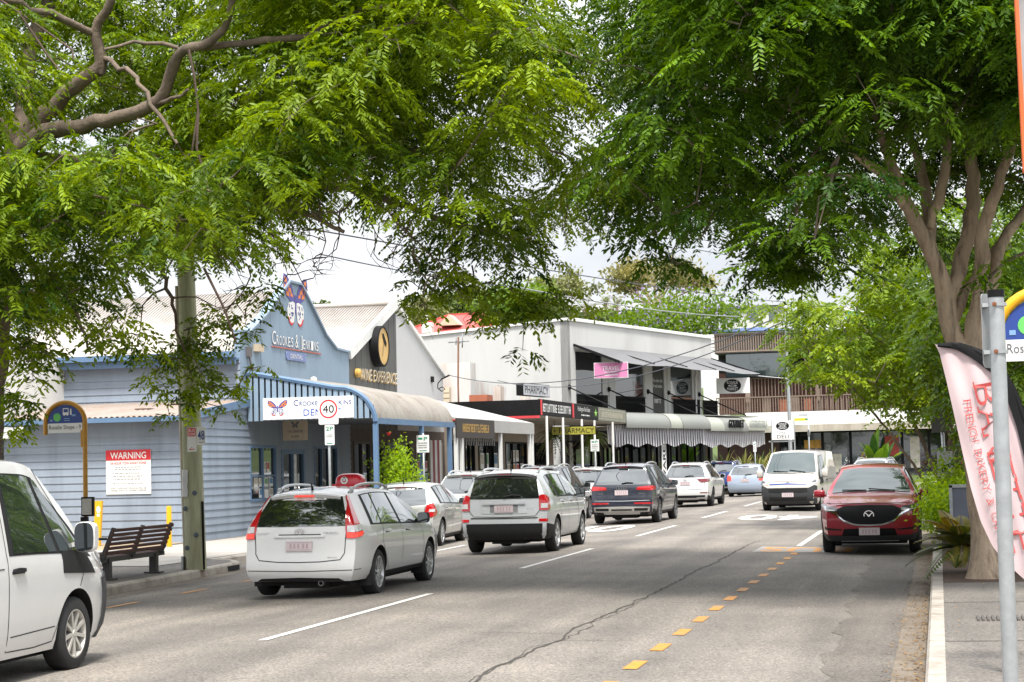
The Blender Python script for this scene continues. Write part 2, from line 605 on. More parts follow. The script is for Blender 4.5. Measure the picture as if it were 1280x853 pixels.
# ================================================================ the setting
def asphalt(name, base, speck=0.35):
    m = bpy.data.materials.new(name)
    m.use_nodes = True
    t = m.node_tree
    b = t.nodes['Principled BSDF']
    lk = t.links.new
    co = N(t, 'ShaderNodeTexCoord')
    # aggregate speckle
    v = N(t, 'ShaderNodeTexVoronoi')
    v.inputs['Scale'].default_value = 55
    lk(co.outputs['Object'], v.inputs['Vector'])
    n1 = N(t, 'ShaderNodeTexNoise')
    n1.inputs['Scale'].default_value = 38
    n1.inputs['Detail'].default_value = 4
    n1.inputs['Roughness'].default_value = 0.8
    lk(co.outputs['Object'], n1.inputs['Vector'])
    r1 = N(t, 'ShaderNodeValToRGB')
    r1.color_ramp.elements[0].position = 0.3
    r1.color_ramp.elements[0].color = (*[x * (1 - speck) for x in base], 1)
    r1.color_ramp.elements[1].position = 0.7
    r1.color_ramp.elements[1].color = (*[x * (1 + speck) for x in base], 1)
    lk(n1.outputs['Fac'], r1.inputs['Fac'])
    mv = N(t, 'ShaderNodeMix', data_type='RGBA', blend_type='MULTIPLY')
    mv.inputs[0].default_value = 0.7
    rv = N(t, 'ShaderNodeValToRGB')
    rv.color_ramp.elements[0].color = (0.45, 0.45, 0.46, 1)
    rv.color_ramp.elements[1].color = (1.8, 1.74, 1.66, 1)
    lk(v.outputs['Color'], rv.inputs['Fac'])
    lk(r1.outputs['Color'], mv.inputs[6]); lk(rv.outputs['Color'], mv.inputs[7])
    # long wheel-path and patch variation, stretched along the street
    ms = N(t, 'ShaderNodeMapping')
    ms.inputs['Scale'].default_value = (0.9, 0.07, 1)
    lk(co.outputs['Object'], ms.inputs['Vector'])
    n2 = N(t, 'ShaderNodeTexNoise')
    n2.inputs['Scale'].default_value = 1.6
    n2.inputs['Detail'].default_value = 5
    lk(ms.outputs[0], n2.inputs['Vector'])
    r2 = N(t, 'ShaderNodeValToRGB')
    r2.color_ramp.elements[0].position = 0.32
    r2.color_ramp.elements[0].color = (0.74, 0.74, 0.75, 1)
    r2.color_ramp.elements[1].position = 0.66
    r2.color_ramp.elements[1].color = (1.15, 1.13, 1.10, 1)
    lk(n2.outputs['Fac'], r2.inputs['Fac'])
    m2 = N(t, 'ShaderNodeMix', data_type='RGBA', blend_type='MULTIPLY')
    m2.inputs[0].default_value = 1
    lk(mv.outputs[2], m2.inputs[6]); lk(r2.outputs['Color'], m2.inputs[7])
    n3 = N(t, 'ShaderNodeTexNoise')
    n3.inputs['Scale'].default_value = 0.55
    n3.inputs['Detail'].default_value = 6
    lk(co.outputs['Object'], n3.inputs['Vector'])
    r3 = N(t, 'ShaderNodeValToRGB')
    r3.color_ramp.elements[0].position = 0.35
    r3.color_ramp.elements[0].color = (0.82, 0.82, 0.82, 1)
    r3.color_ramp.elements[1].position = 0.65
    r3.color_ramp.elements[1].color = (1.08, 1.07, 1.06, 1)
    lk(n3.outputs['Fac'], r3.inputs['Fac'])
    m3 = N(t, 'ShaderNodeMix', data_type='RGBA', blend_type='MULTIPLY')
    m3.inputs[0].default_value = 1
    lk(m2.outputs[2], m3.inputs[6]); lk(r3.outputs['Color'], m3.inputs[7])
    lk(m3.outputs[2], b.inputs['Base Color'])
    b.inputs['Roughness'].default_value = 0.85
    b.inputs['Specular IOR Level'].default_value = 0.3
    bp = N(t, 'ShaderNodeBump')
    bp.inputs['Strength'].default_value = 0.35
    bp.inputs['Distance'].default_value = 0.012
    lk(n1.outputs['Fac'], bp.inputs['Height']); lk(bp.outputs[0], b.inputs['Normal'])
    MATS[name] = m
    return m

M_ROAD = asphalt('road_asphalt', (0.176, 0.164, 0.151), 0.55)
M_PATCH = asphalt('patched_asphalt', (0.138, 0.127, 0.116))
M_PATH = asphalt('footpath_asphalt', (0.150, 0.141, 0.132), 0.3)
M_CONC = mat('concrete_slab', (0.36, 0.335, 0.30), 0.85, var=0.12, vscale=2, dirt=(0.26, 0.23, 0.19), dscale=1.5, bump=0.2, bscale=60)
M_KERB = mat('kerb_concrete', (0.40, 0.36, 0.31), 0.85, var=0.15, vscale=3, dirt=(0.14, 0.10, 0.07), dscale=2.2, damt=0.8, bump=0.3)
M_KERBW = mat('kerb_concrete_pale', (0.36, 0.325, 0.285), 0.85, var=0.1, vscale=3, dirt=(0.17, 0.135, 0.10), dscale=3.5, damt=0.8, bump=0.3)
M_GUT = mat('gutter_concrete', (0.165, 0.135, 0.105), 0.85, var=0.2, vscale=3, dirt=(0.10, 0.075, 0.05), dscale=2, damt=0.8)
M_SOIL = mat('mulch_soil', (0.075, 0.042, 0.026), 0.95, var=0.4, vscale=25, bump=0.9, bscale=40)
M_LAND = mat('land', (0.07, 0.10, 0.03), 0.95, var=0.4, vscale=0.2)
M_WLINE = mat('white_road_paint', (0.62, 0.60, 0.57), 0.6, var=0.12, vscale=5, dirt=(0.24, 0.225, 0.2), dscale=5, damt=0.85)
M_YLINE = mat('yellow_road_paint', (0.52, 0.22, 0.025), 0.6, var=0.15, vscale=6, dirt=(0.25, 0.19, 0.13), dscale=5, damt=0.85)
M_CRACK = mat('crack_filler', (0.05, 0.044, 0.038), 0.9, var=0.3, vscale=20)

def left_kerb_x(y):
    pts = [(-30, -12.2), (24, -12.25), (29, -12.5), (32.4, -12.75), (33.1, -13.1), (33.6, -13.75), (84, -13.75), (140, 1.25)]
    for (a, xa), (b, xb) in zip(pts[:-1], pts[1:]):
        if y <= b: return xa + (xb - xa) * (y - a) / (b - a)
    return 1.25
def crown_z(x, y):
    c = CROWN_X + max(0, y - 84) * 0.268
    return max(-0.14, -FALL * abs(x - c))

# land: one sheet to the horizon with the hill behind the shops
def hill_z(x, y):
    a = min(1, max(0, (-x - 24) / 45)); b = min(1, max(0, (y - 112) / 60))
    s = lambda t: t * t * (3 - 2 * t)
    return -0.4 + 11 * max(s(a) * s(min(1, max(0, (y - 60) / 60))), s(b) * 0.8)
mb = MB()
ys = [-60, -20, 20, 50, 70, 84, 98, 112, 120, 128, 136, 146, 160, 175, 200, 260, 400, 800, 2500]
xs = [-2500, -800, -300, -160, -100, -80, -66, -55, -46, -38, -31, -24, -14, -4, 6, 16, 40, 100, 300, 900, 2500]
mb.grid([[(x, y, hill_z(x, y)) for x in xs] for y in ys])
struct('land', mb, M_LAND)

mb = MB()
rows = []
for y in np.arange(-24, 121, 1.5):
    xl = left_kerb_x(y) - 0.05
    xr = -0.15 if y < 76 else 45
    cx = CROWN_X + max(0, y - 84) * 0.268
    x_ = [xl + (cx - xl) * t for t in (0, .25, .5, .75, 1)] + [cx + (xr - cx) * t for t in (.25, .5, .75, 1)]
    rows.append([(x, y, crown_z(x, y)) for x in x_])
mb.grid(rows)
struct('road', mb, M_ROAD)

# kerbs with a stepped profile
def kerb(name, ylist, xf, side, m, z0=-0.30, top=0.022, w=0.17):
    mb = MB()
    rows = []
    for y in ylist:
        x = xf(y)
        prof = [(0, z0), (0.01, top - 0.03), (0.035, top), (w, top), (w, z0)]
        rows.append([(x + side * a, y, z) for a, z in prof])
    mb.grid(rows, smooth=False)
    struct(name, mb, m)
YL = list(np.arange(-24, 32.1, 2)) + [32.4, 32.75, 33.1, 33.35, 33.6] + list(np.arange(36, 84, 4)) + [84, 92, 100, 112]
kerb('kerb_left', YL, left_kerb_x, -1, M_KERB)
YR = list(np.arange(-24, 76.1, 2))
kerb('kerb_right', YR, lambda y: -0.18, 1, M_KERBW)
# gutters: concrete channel beside each kerb
def strip(name, ylist, xa, xb, m, lift):
    mb = MB()
    mb.grid([[(xa(y), y, crown_z(xa(y), y) + lift), (xb(y), y, crown_z(xb(y), y) + lift)] for y in ylist])
    struct(name, mb, m)
strip('gutter_right', YR, lambda y: -0.46, lambda y: -0.175, M_GUT, 0.005)
strip('gutter_left', [y for y in YL if y < 33], lambda y: left_kerb_x(y) - 0.0, lambda y: left_kerb_x(y) + 0.38, M_GUT, 0.005)
def wob(y, s=0.0, a=0.06):
    return a * (math.sin(y * 2.1 + s) + 0.6 * math.sin(y * 5.3 + s * 2) + 0.4 * math.sin(y * 11.7 + s))
strip('road_patch', list(np.arange(-10, 36, 0.3)), lambda y: -1.05 - 0.012 * (y - 16) + wob(y), lambda y: -0.465, M_PATCH, 0.004)
# footpaths
mb = MB()
mb.grid([[(-70, y, 0.03), (-17.3, y, 0.03), (left_kerb_x(y) - 0.15, y, 0.018)] for y in YL])
struct('footpath_left', mb, M_PATH)
mb = MB()
mb.grid([[(-0.03, y, 0.018), (2.2, y, 0.035), (14, y, 0.05)] for y in list(np.arange(-24, 25.3, 2.0)) + [25.3]])
struct('footpath_right', mb, M_PATH)
mb = MB()
mb.grid([[(-0.03, y, 0.018), (3, y, 0.04), (40, y, 0.06)] for y in (25.3, 34, 46, 60, 76)])
struct('garden_ground', mb, M_SOIL)
# pale concrete slabs on the left footpath, tan apron near the wall
mb = MB()
for i in range(9):
    y0 = 31.2 + i * 1.5
    mb.quad((-17.2, y0, 0.036), (-13.9, y0, 0.030), (-13.9, y0 + 1.47, 0.030), (-17.2, y0 + 1.47, 0.036))
mb.quad((-24, 33.2, 0.037), (-17.22, 33.2, 0.037), (-17.22, 37.6, 0.037), (-24, 37.6, 0.037))
struct('footpath_slab', mb, M_CONC)
mb = MB()
mb.quad((-24, 37.63, 0.037), (-17.5, 37.63, 0.037), (-17.5, 41, 0.037), (-24, 41, 0.037))
struct('footpath_apron', mb, mat('tan_concrete', (0.34, 0.25, 0.16), 0.9, var=0.15, vscale=3))
# footpath joint and service grate on the right
mb = MB()
for y in (13.0, 17.5, 22.0):
    mb.quad((0.0, y, 0.0235), (2.2, y, 0.039), (2.2, y + 0.03, 0.039), (0.0, y + 0.03, 0.0235))
struct('footpath_joint', mb, M_CRACK)
mb = MB()
for k in range(16):
    mb.box(0.32 + k * 0.05, 0.345 + k * 0.05, 19.55, 20.05, 0.02, 0.042)
struct('drain_grate', mb, mat('grate_iron', (0.09, 0.08, 0.075), 0.7))
# kerb inlet on the nose of the left kerb
mb = MB()
mb.box(-12.76, -12.70, 31.3, 32.2, -0.11, -0.02)
struct('kerb_inlet', mb, mat('inlet_dark', (0.01, 0.01, 0.01), 0.9))

# painted lines
def dash(mb, x, y, w, l, lift=0.006):
    a, b = x - w / 2, x + w / 2
    n = max(1, int(l / 2))
    for i in range(n):
        p, q = y + l * i / n, y + l * (i + 1) / n
        mb.quad((a, p, crown_z(a, p) + lift), (b, p, crown_z(b, p) + lift), (b, q, crown_z(b, q) + lift), (a, q, crown_z(a, q) + lift))
mb = MB()
for i in range(-1, 7):
    dash(mb, -6.82, 17.88 + 12 * i, 0.11, 6.4)
for y in (33.6, 45.6, 57.6, 69.6):
    dash(mb, -10.42, y + 0.5, 0.10, 6.0)
for y in (37.7, 49.7, 61.7):
    dash(mb, -2.83, y, 0.11, 7.4)
struct('lane_lines', mb, M_WLINE)
mb = MB()
for i in range(-4, 13):
    dash(mb, -2.71, 16.03 + 1.54 * i, 0.13, 0.66)
for i in range(8):
    dash(mb, -11.05 - 0.03 * i, 20.6 + 2.6 * i, 0.12, 1.0)
struct('yellow_dashes', mb, M_YLINE)
FG = Frame((0, 0, 0), (1, 0, 0), (0, 1, 0))
def ground_text(s, x0, x1, y0, y1, m, name, flip=False, bold=0.02):
    mb = MB()
    r, u = ((-1, 0, 0), (0, -1, 0)) if flip else ((1, 0, 0), (0, 1, 0))
    cx, cy = (x0 + x1) / 2, (y0 + y1) / 2
    F = Frame((cx, cy, 0), r, u)
    text(mb, F, s, -(x1 - x0) / 2, (x1 - x0) / 2, -(y1 - y0) / 2, (y1 - y0) / 2, out=0, bold=bold)
    mb.v = [(x, y, crown_z(x, y) + 0.007) for x, y, z in mb.v]
    struct(name, mb, m)
ground_text('40', -5.75, -3.55, 52.0, 56.4, M_WLINE, 'speed_marking', flip=True)
ground_text('40', -10.0, -7.9, 45.4, 49.8, M_WLINE, 'speed_marking')
mb = MB()
mb.quad((-3.55, 35.3, crown_z(-3.55, 36) + 0.005), (-1.6, 35.3, crown_z(-1.6, 36) + 0.005), (-1.6, 37.4, crown_z(-1.6, 36) + 0.005), (-3.55, 37.4, crown_z(-3.55, 36) + 0.005))
struct('bus_zone_patch', mb, mat('worn_white_paint', (0.27, 0.255, 0.24), 0.7, var=0.2, vscale=4, dirt=(0.16, 0.15, 0.14), dscale=4, damt=0.9))
ground_text('BUS', -3.45, -1.7, 35.5, 37.2, M_YLINE, 'bus_marking', flip=True)
# long crack with side branches, then the ragged joint of the patch
mb = MB()
def crack(y0, y1, x0, amp, w, step=0.16, dirx=0.0):
    P = []
    x = 0
    for i, y in enumerate(np.arange(y0, y1, step)):
        x = 0.8 * x + random.uniform(-amp, amp)
        ww = w * random.uniform(0.45, 1.3)
        X = x0 + x + dirx * (y - y0)
        P.append([(X - ww / 2, y, crown_z(X, y) + 0.0045), (X + ww / 2, y, crown_z(X, y) + 0.0045)])
    mb.grid(P, smooth=False)
crack(9, 40, -3.84, 0.03, 0.034)
crack(14, 24, -3.80, 0.05, 0.012)
def side_crack(x0, x1, y, amp=0.08):
    P = []
    yy = y
    for x in np.arange(x0, x1, 0.12):
        yy += random.uniform(-amp, amp)
        P.append([(x, yy - 0.007, crown_z(x, yy) + 0.0047), (x, yy + 0.007, crown_z(x, yy) + 0.0047)])
    mb.grid(P, smooth=False)
side_crack(-3.8, -2.8, 23.2); side_crack(-4.9, -3.9, 19.1); side_crack(-3.8, -3.0, 18.3); side_crack(-3.0, -1.0, 30.9)
struct('road_crack', mb, M_CRACK)
# oily dark trails in the left lane
mb = MB()

# ================================================================ shared building materials
M_BLUE = mat('blue_weatherboard_paint', (0.255, 0.305, 0.378), 0.55, var=0.06, vscale=1.5, dirt=(0.165, 0.195, 0.245), dscale=1.3, damt=0.8, streak=True)
M_BLUET = mat('blue_trim_paint', (0.105, 0.185, 0.31), 0.5, var=0.08, vscale=2)
M_BLUEP = mat('pale_blue_cladding', (0.235, 0.32, 0.415), 0.55, var=0.05, vscale=1, dirt=(0.18, 0.25, 0.33), dscale=0.9, damt=0.5, streak=True)
M_IRON = mat('pale_corrugated_iron', (0.42, 0.385, 0.355), 0.5, var=0.08, vscale=0.8, dirt=(0.24, 0.19, 0.15), dscale=1.2, damt=0.5)
M_RUST = mat('rusty_corrugated_iron', (0.30, 0.25, 0.215), 0.6, var=0.12, vscale=1.2, dirt=(0.26, 0.13, 0.07), dscale=1.5, damt=0.7)
M_WHITE = mat('white_paint', (0.74, 0.74, 0.72), 0.5, var=0.04, vscale=2, dirt=(0.55, 0.54, 0.5), dscale=1.2, damt=0.4)
M_WHITER = mat('white_render', (0.54, 0.54, 0.528), 0.7, var=0.04, vscale=0.6, dirt=(0.37, 0.36, 0.34), dscale=0.5, damt=0.5, streak=True)
M_CREAM = mat('cream_boards', (0.55, 0.45, 0.33), 0.7, var=0.08)
M_GREYC = mat('charcoal_cladding', (0.085, 0.085, 0.08), 0.6, var=0.1, vscale=2)
M_BLACK = mat('black_paint', (0.010, 0.010, 0.011), 0.6, var=0.2, spec=0.15)
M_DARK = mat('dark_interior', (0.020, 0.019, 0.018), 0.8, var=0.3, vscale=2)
M_GOLD = mat('gold_letters', (0.55, 0.33, 0.08), 0.4, var=0.1)
M_GALV = mat('galvanised_steel', (0.42, 0.44, 0.45), 0.45, metal=0.55, var=0.12, vscale=20, dirt=(0.3, 0.32, 0.33), dscale=8, damt=0.5)
M_SIGNW = mat('sign_white', (0.80, 0.80, 0.79), 0.45, var=0.02)
M_SIGNB = mat('sign_back_metal', (0.36, 0.37, 0.38), 0.5, metal=0.5, var=0.06, vscale=6)
M_RED = mat('sign_red', (0.62, 0.02, 0.03), 0.45, var=0.03)
M_NAVY = mat('sign_navy', (0.02, 0.055, 0.26), 0.45, var=0.03)
M_INK = mat('print_grey', (0.11, 0.11, 0.12), 0.6, var=0.02)
M_GREEN = mat('sign_green', (0.02, 0.25, 0.13), 0.5, var=0.02)
M_ORANGE = mat('logo_orange', (0.75, 0.22, 0.04), 0.5, var=0.05)
M_PURPLE = mat('logo_purple', (0.08, 0.07, 0.30), 0.5, var=0.05)
M_SOFFIT = mat('soffit_cream', (0.46, 0.42, 0.36), 0.7, var=0.06)
M_SHADE = mat('grey_shade_cloth', (0.14, 0.14, 0.146), 0.8, var=0.06, vscale=1)
M_PSHADE = mat('pale_shade_cloth', (0.38, 0.37, 0.355), 0.7, var=0.05, vscale=1)
M_BRICK = mat('red_brick', (0.16, 0.055, 0.04), 0.85, bricks=((0.2, 0.17, 0.15), 3.0))
M_GLASS = glass_mat('shop_glass', mirror=0.07)
M_GLASS2 = glass_mat('upper_glass', tint=(0.02, 0.03, 0.035), mirror=0.13)

def window(parent, F, x0, x1, z0, z1, nx=1, nz=1, fw=0.06, fm=None, gm=None, out=0.03, name='window', zsplit=None, label=None):
    """a frame of bars as the part, one pane sheet as its sub-part"""
    mb = MB()
    fbox(mb, F, x0, x0 + fw, z0, z1, -0.08, out); fbox(mb, F, x1 - fw, x1, z0, z1, -0.08, out)
    fbox(mb, F, x0 + fw, x1 - fw, z0, z0 + fw, -0.08, out - 0.003); fbox(mb, F, x0 + fw, x1 - fw, z1 - fw, z1, -0.08, out - 0.003)
    for i in range(1, nx):
        x = x0 + (x1 - x0) * i / nx
        fbox(mb, F, x - fw * 0.35, x + fw * 0.35, z0 + fw, z1 - fw, -0.07, out - 0.008)
    zz = zsplit if zsplit else [z0 + (z1 - z0) * j / nz for j in range(1, nz)]
    for z in zz:
        fbox(mb, F, x0 + fw, x1 - fw, z - fw * 0.35, z + fw * 0.35, -0.07, out - 0.011)
    w = mb.build(name, fm or M_WHITE, parent, label)
    g = MB(); fbox(g, F, x0 + fw * 0.5, x1 - fw * 0.5, z0 + fw * 0.5, z1 - fw * 0.5, -0.06, -0.04)
    g.build('pane', gm or M_GLASS, w)
    return w

POSTERM = [mat('poster_%s' % n, c, 0.6, var=0.25, vscale=9) for n, c in
           (('cream', (0.55, 0.5, 0.42)), ('blue', (0.12, 0.25, 0.42)), ('rose', (0.5, 0.12, 0.12)), ('green', (0.2, 0.38, 0.2)), ('amber', (0.6, 0.3, 0.07)))]
def posters(parent, F, x0, x1, z0, z1, nx, nz, out=-0.03, fill=0.8, name='poster'):
    mb = MB()
    dx, dz = (x1 - x0) / nx, (z1 - z0) / nz
    for i in range(nx):
        for j in range(nz):
            if random.random() > 0.92: continue
            a, c = x0 + dx * i, z0 + dz * j
            k = random.randrange(5)
            fbox(mb, F, a + dx * 0.1, a + dx * 0.9, c + dz * 0.08, c + dz * 0.92, out - 0.004, out, 5)
            fbox(mb, F, a + dx * 0.18, a + dx * 0.82, c + dz * 0.35, c + dz * 0.85, out, out + 0.003, k)
    return mb.build(name, POSTERM + [M_SIGNW], parent)

FX, FS = (0, 1, 0), (1, 0, 0)          # facade frames run along the street, side frames across it

# ================================================================ dental shop
XF = -17.5
shop = thing('dental_shop', 'pale blue weatherboard dental shop with stepped gable parapet and slatted verandah end', 'shop', (-20, 45, 0.03))
FFac = Frame((XF, 0, 0), FX)
gab = [(44.6, 3.3), (44.6, 5.30), (45.2, 5.30), (46.4, 5.82), (48.35, 6.92), (49.3, 6.92), (50.3, 6.32), (51.4, 5.62), (52.36, 5.26), (53.62, 5.22), (53.62, 3.3)]
mb = MB()
mb.prism([FFac.p(y, z, -0.16) for y, z in gab], FFac.n * 0.16)
for k in range(1, 12):
    y = 44.6 + k * 0.75
    zt = np.interp(y, [g[0] for g in gab[1:-1]], [g[1] for g in gab[1:-1]])
    fbox(mb, FFac, y - 0.012, y + 0.012, 3.3, zt - 0.06, 0, 0.006)
gp = mb.build('gable_parapet', M_BLUEP, shop)
mb = MB()
for (a, b), (c, d) in zip(gab[1:-2], gab[2:-1]):
    mb.bar(FFac.p(a, b + 0.02, -0.06), FFac.p(c, d + 0.02, -0.06), 0.26, 0.06, up=FFac.n.cross(FFac.p(c, d) - FFac.p(a, b)))
mb.build('coping', M_BLUEP, gp)
# lettering of the gable: white raised capitals over a red rule, and the small DENTAL plate
mb = MB()
def smallcaps(s, y0, y1, z0, zc, mi, dep):
    """first letter of each word tall, the rest small capitals"""
    ws = s.split(' ')
    unit = sum((1.45 + 0.98 * (len(w) - 1)) if w != '&' else 1.3 for w in ws) + 0.5 * (len(ws) - 1)
    k = (y1 - y0) / unit
    x = y0
    for w in ws:
        if w == '&':
            text(mb, FFac, w, x, x + 1.0 * k, z0, z0 + zc, dep, mi); x += 1.3 * k
        else:
            text(mb, FFac, w[0], x, x + (1.2 if w[0] != 'J' else .7) * k, z0 - (0.08 if w[0] == 'J' else 0), z0 + zc, dep, mi)
            if w[0] == 'J': pass
            x += (1.42 if w[0] != 'J' else .9) * k
            for ch in w[1:]:
                text(mb, FFac, ch, x, x + 0.72 * k, z0, z0 + zc * 0.72, dep, mi); x += 0.98 * k
        x += 0.5 * k
smallcaps('CROOKES & JENKINS', 46.96, 50.96, 5.085, 0.37, 1, 0.016)  # navy copy set off behind the white capitals, painted as their shadow
smallcaps('CROOKES & JENKINS', 46.9, 50.9, 5.10, 0.37, 0, 0.03)
mb.build('gable_lettering', [mat('letter_white', (0.85, 0.85, 0.83), 0.5, var=0.02), mat('letter_shadow_navy', (0.05, 0.09, 0.2), 0.5)], shop)
mb = MB(); fbox(mb, FFac, 46.86, 50.95, 5.02, 5.055, 0.01, 0.03); mb.build('red_rule', mat('rule_red', (0.42, 0.12, 0.09), 0.5), shop)
mb = MB(); mb.prism([FFac.p(y, z, 0.01) for y, z in rrect(48.0, 49.6, 4.73, 4.97, 0.07)], FFac.n * 0.03)
pl = mb.build('name_plate', mat('plate_blue', (0.17, 0.22, 0.42), 0.5), shop)
mb = MB(); text(mb, FFac, 'DENTAL', 48.3, 49.3, 4.79, 4.91, 0.045); mb.build('lettering', M_WHITE, pl)

def butterfly(mb, F, cx, cz, w, h, mi, out=0.012):
    """logo of four wings, broken up by dark veins and dots: slots orange, purple, white, dark, red = mi..mi+4"""
    o, p_, wh, dk, rd = mi, mi + 1, mi + 2, mi + 3, mi + 4
    for s in (-1, 1):
        up = [(0.03, 0.02), (0.10, 0.22), (0.20, 0.36), (0.33, 0.48), (0.45, 0.50), (0.49, 0.36), (0.45, 0.20), (0.34, 0.06), (0.20, -0.02), (0.08, -0.06)]
        poly(mb, F, [(cx + s * x * w, cz + z * h) for x, z in (up if s > 0 else up[::-1])][::s and 1], out, p_)
        inner = [(0.14 + (x - 0.26) * 0.78 + 0.10, 0.20 + (z - 0.2) * 0.72) for x, z in up]
        for a, b in (((0.10, 0.06), (0.20, 0.14)), ((0.16, 0.14), (0.28, 0.24)), ((0.24, 0.24), (0.36, 0.34)), ((0.33, 0.32), (0.43, 0.44)), ((0.24, 0.06), (0.36, 0.16)), ((0.33, 0.17), (0.45, 0.29))):
            q = [(a[0], a[1]), (b[0], a[1] + 0.02), (b[0], b[1]), (a[0] + 0.02, b[1] - 0.01)]
            poly(mb, F, [(cx + s * x * w, cz + z * h) for x, z in (q if s > 0 else q[::-1])], out + 0.004, o)
        lo = [(0.02, -0.04), (0.12, -0.02), (0.27, -0.06), (0.33, -0.18), (0.31, -0.34), (0.24, -0.47), (0.15, -0.50), (0.07, -0.42), (0.04, -0.25)]
        poly(mb, F, [(cx + s * x * w, cz + z * h) for x, z in (lo if s > 0 else lo[::-1])], out + 0.001, wh)
        lor = [(0.31, -0.34), (0.24, -0.47), (0.15, -0.50), (0.07, -0.42), (0.10, -0.43), (0.16, -0.455), (0.22, -0.42), (0.27, -0.33)]
        poly(mb, F, [(cx + s * x * w, cz + z * h) for x, z in (lor if s > 0 else lor[::-1])], out + 0.005, rd)
        for q in range(16):
            a, b = random.uniform(0.07, 0.27), random.uniform(-0.37, -0.08)
            disc(mb, F, cx + s * a * w, cz + b * h, 0.018 * w, 0.018 * h, out + 0.006, random.choice((p_, dk)), n=7)
    poly(mb, F, [(cx - 0.025 * w, cz - 0.25 * h), (cx + 0.025 * w, cz - 0.25 * h), (cx + 0.03 * w, cz + 0.12 * h), (cx - 0.03 * w, cz + 0.12 * h)], out + 0.007, p_)
mb = MB(); butterfly(mb, FFac, 48.85, 6.42, 2.1, 1.42, 0)
mb.build('butterfly_emblem', [M_ORANGE, M_PURPLE, M_WHITE, M_NAVY, M_RED], shop)
# side wall above the lean-to, roofs, gutters
FSide = Frame((0, 44.6, 0), FS)
mb = MB(); mb.box(-24, XF - 0.16, 44.6, 44.75, 0.03, 4.66); boards(mb, FSide, -24, XF, 3.40, 4.60); mb.build('side_wall', M_BLUE, shop)
mb = MB(); corrugated(mb, (-24.2, 44.3, 4.74), (XF - 0.17, 44.3, 4.74), (-24.2, 49.1, 6.75), (XF - 0.17, 49.1, 6.75), 0.10, 0.009)
corrugated(mb, (-24.2, 53.7, 4.9), (XF - 0.17, 53.7, 4.9), (-24.2, 49.1, 6.75), (XF - 0.17, 49.1, 6.75), 0.10, 0.009)
mb.build('roof', M_IRON, shop)
mb = MB(); mb.box(-24.2, XF - 0.02, 44.18, 44.3, 4.62, 4.77); mb.box(-24.2, XF - 0.02, 44.3, 44.6, 4.56, 4.61)
mb.box(-24.2, XF - 0.02, 44.32, 44.36, 4.44, 4.62); mb.build('gutter', M_BLUET, shop)
# lean-to in front of the side wall
FLean = Frame((0, 41, 0), FS)
mb = MB(); mb.box(-22.25, XF - 0.01, 41, 41.12, 0.03, 2.98); boards(mb, FLean, -22.25, XF, 0.03, 2.93, pitch=0.182); mb.box(XF - 0.05, XF + 0.028, 40.965, 41.04, 0.03, 2.98)
mb.build('lean_to_wall', M_BLUE, shop)
mb = MB()
ft = lambda y: 3.02 + (y - 41) * 0.118
mb.prism([FFac.p(41.04, 0.03, -0.12), FFac.p(45.0, 0.03, -0.12), FFac.p(45.0, 3.44, -0.12), FFac.p(41.04, 2.98, -0.12)], FFac.n * 0.12)
boards(mb, FFac, 41.04, 45.02, 0.03, 3.4, pitch=0.182, top=ft)
mb.build('return_wall', M_BLUE, shop)
mb = MB(); corrugated(mb, (-22.4, 40.62, 3.05), (XF + 0.1, 40.62, 3.05), (-22.4, 44.55, 3.52), (XF + 0.1, 44.55, 3.52), 0.14, 0.02); mb.build('lean_to_roof', M_RUST, shop)
mb = MB(); mb.box(-22.4, XF + 0.1, 40.5, 40.62, 2.92, 3.03); mb.bar((XF + 0.09, 40.6, 2.98), (XF + 0.09, 45.0, 3.47), 0.05, 0.2); mb.build('barge_board', M_BLUET, shop)
mb = MB(); mb.box(-19.4, -19.0, 42.3, 42.9, 3.22, 3.3); mb.build('roof_vent', mat('vent_brown', (0.12, 0.07, 0.05), 0.7), shop)
# shopfront wall under the verandah
ops = [(45.15, 47.1, 0.88, 2.35), (47.5, 49.4, 0.05, 2.25), (50.2, 52.3, 0.35, 2.35)]
mb = MB(); wall_panel(mb, FFac, 45.0, 53.6, 0.03, 3.35, ops, 0.15); boards(mb, FFac, 45.02, 53.6, 0.03, 3.3, ops, pitch=0.182)
mb.build('front_wall', M_BLUE, shop)
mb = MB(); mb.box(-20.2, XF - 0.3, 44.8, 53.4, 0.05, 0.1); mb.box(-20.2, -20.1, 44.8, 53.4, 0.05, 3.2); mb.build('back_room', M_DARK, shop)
window(shop, FFac, 45.15, 47.1, 0.88, 2.35, 2, 1, 0.07, M_BLUET, M_GLASS, zsplit=[1.55])
posters(shop, FFac, 45.5, 47.0, 0.95, 1.52, 4, 2)
posters(shop, FFac, 46.2, 47.0, 1.6, 1.95, 3, 1)
window(shop, FFac, 47.5, 49.4, 0.05, 2.25, 2, 1, 0.13, M_BLUET, M_GLASS, name='door')
window(shop, FFac, 50.2, 52.3, 0.35, 2.35, 3, 1, 0.07, M_BLUET, M_GLASS)
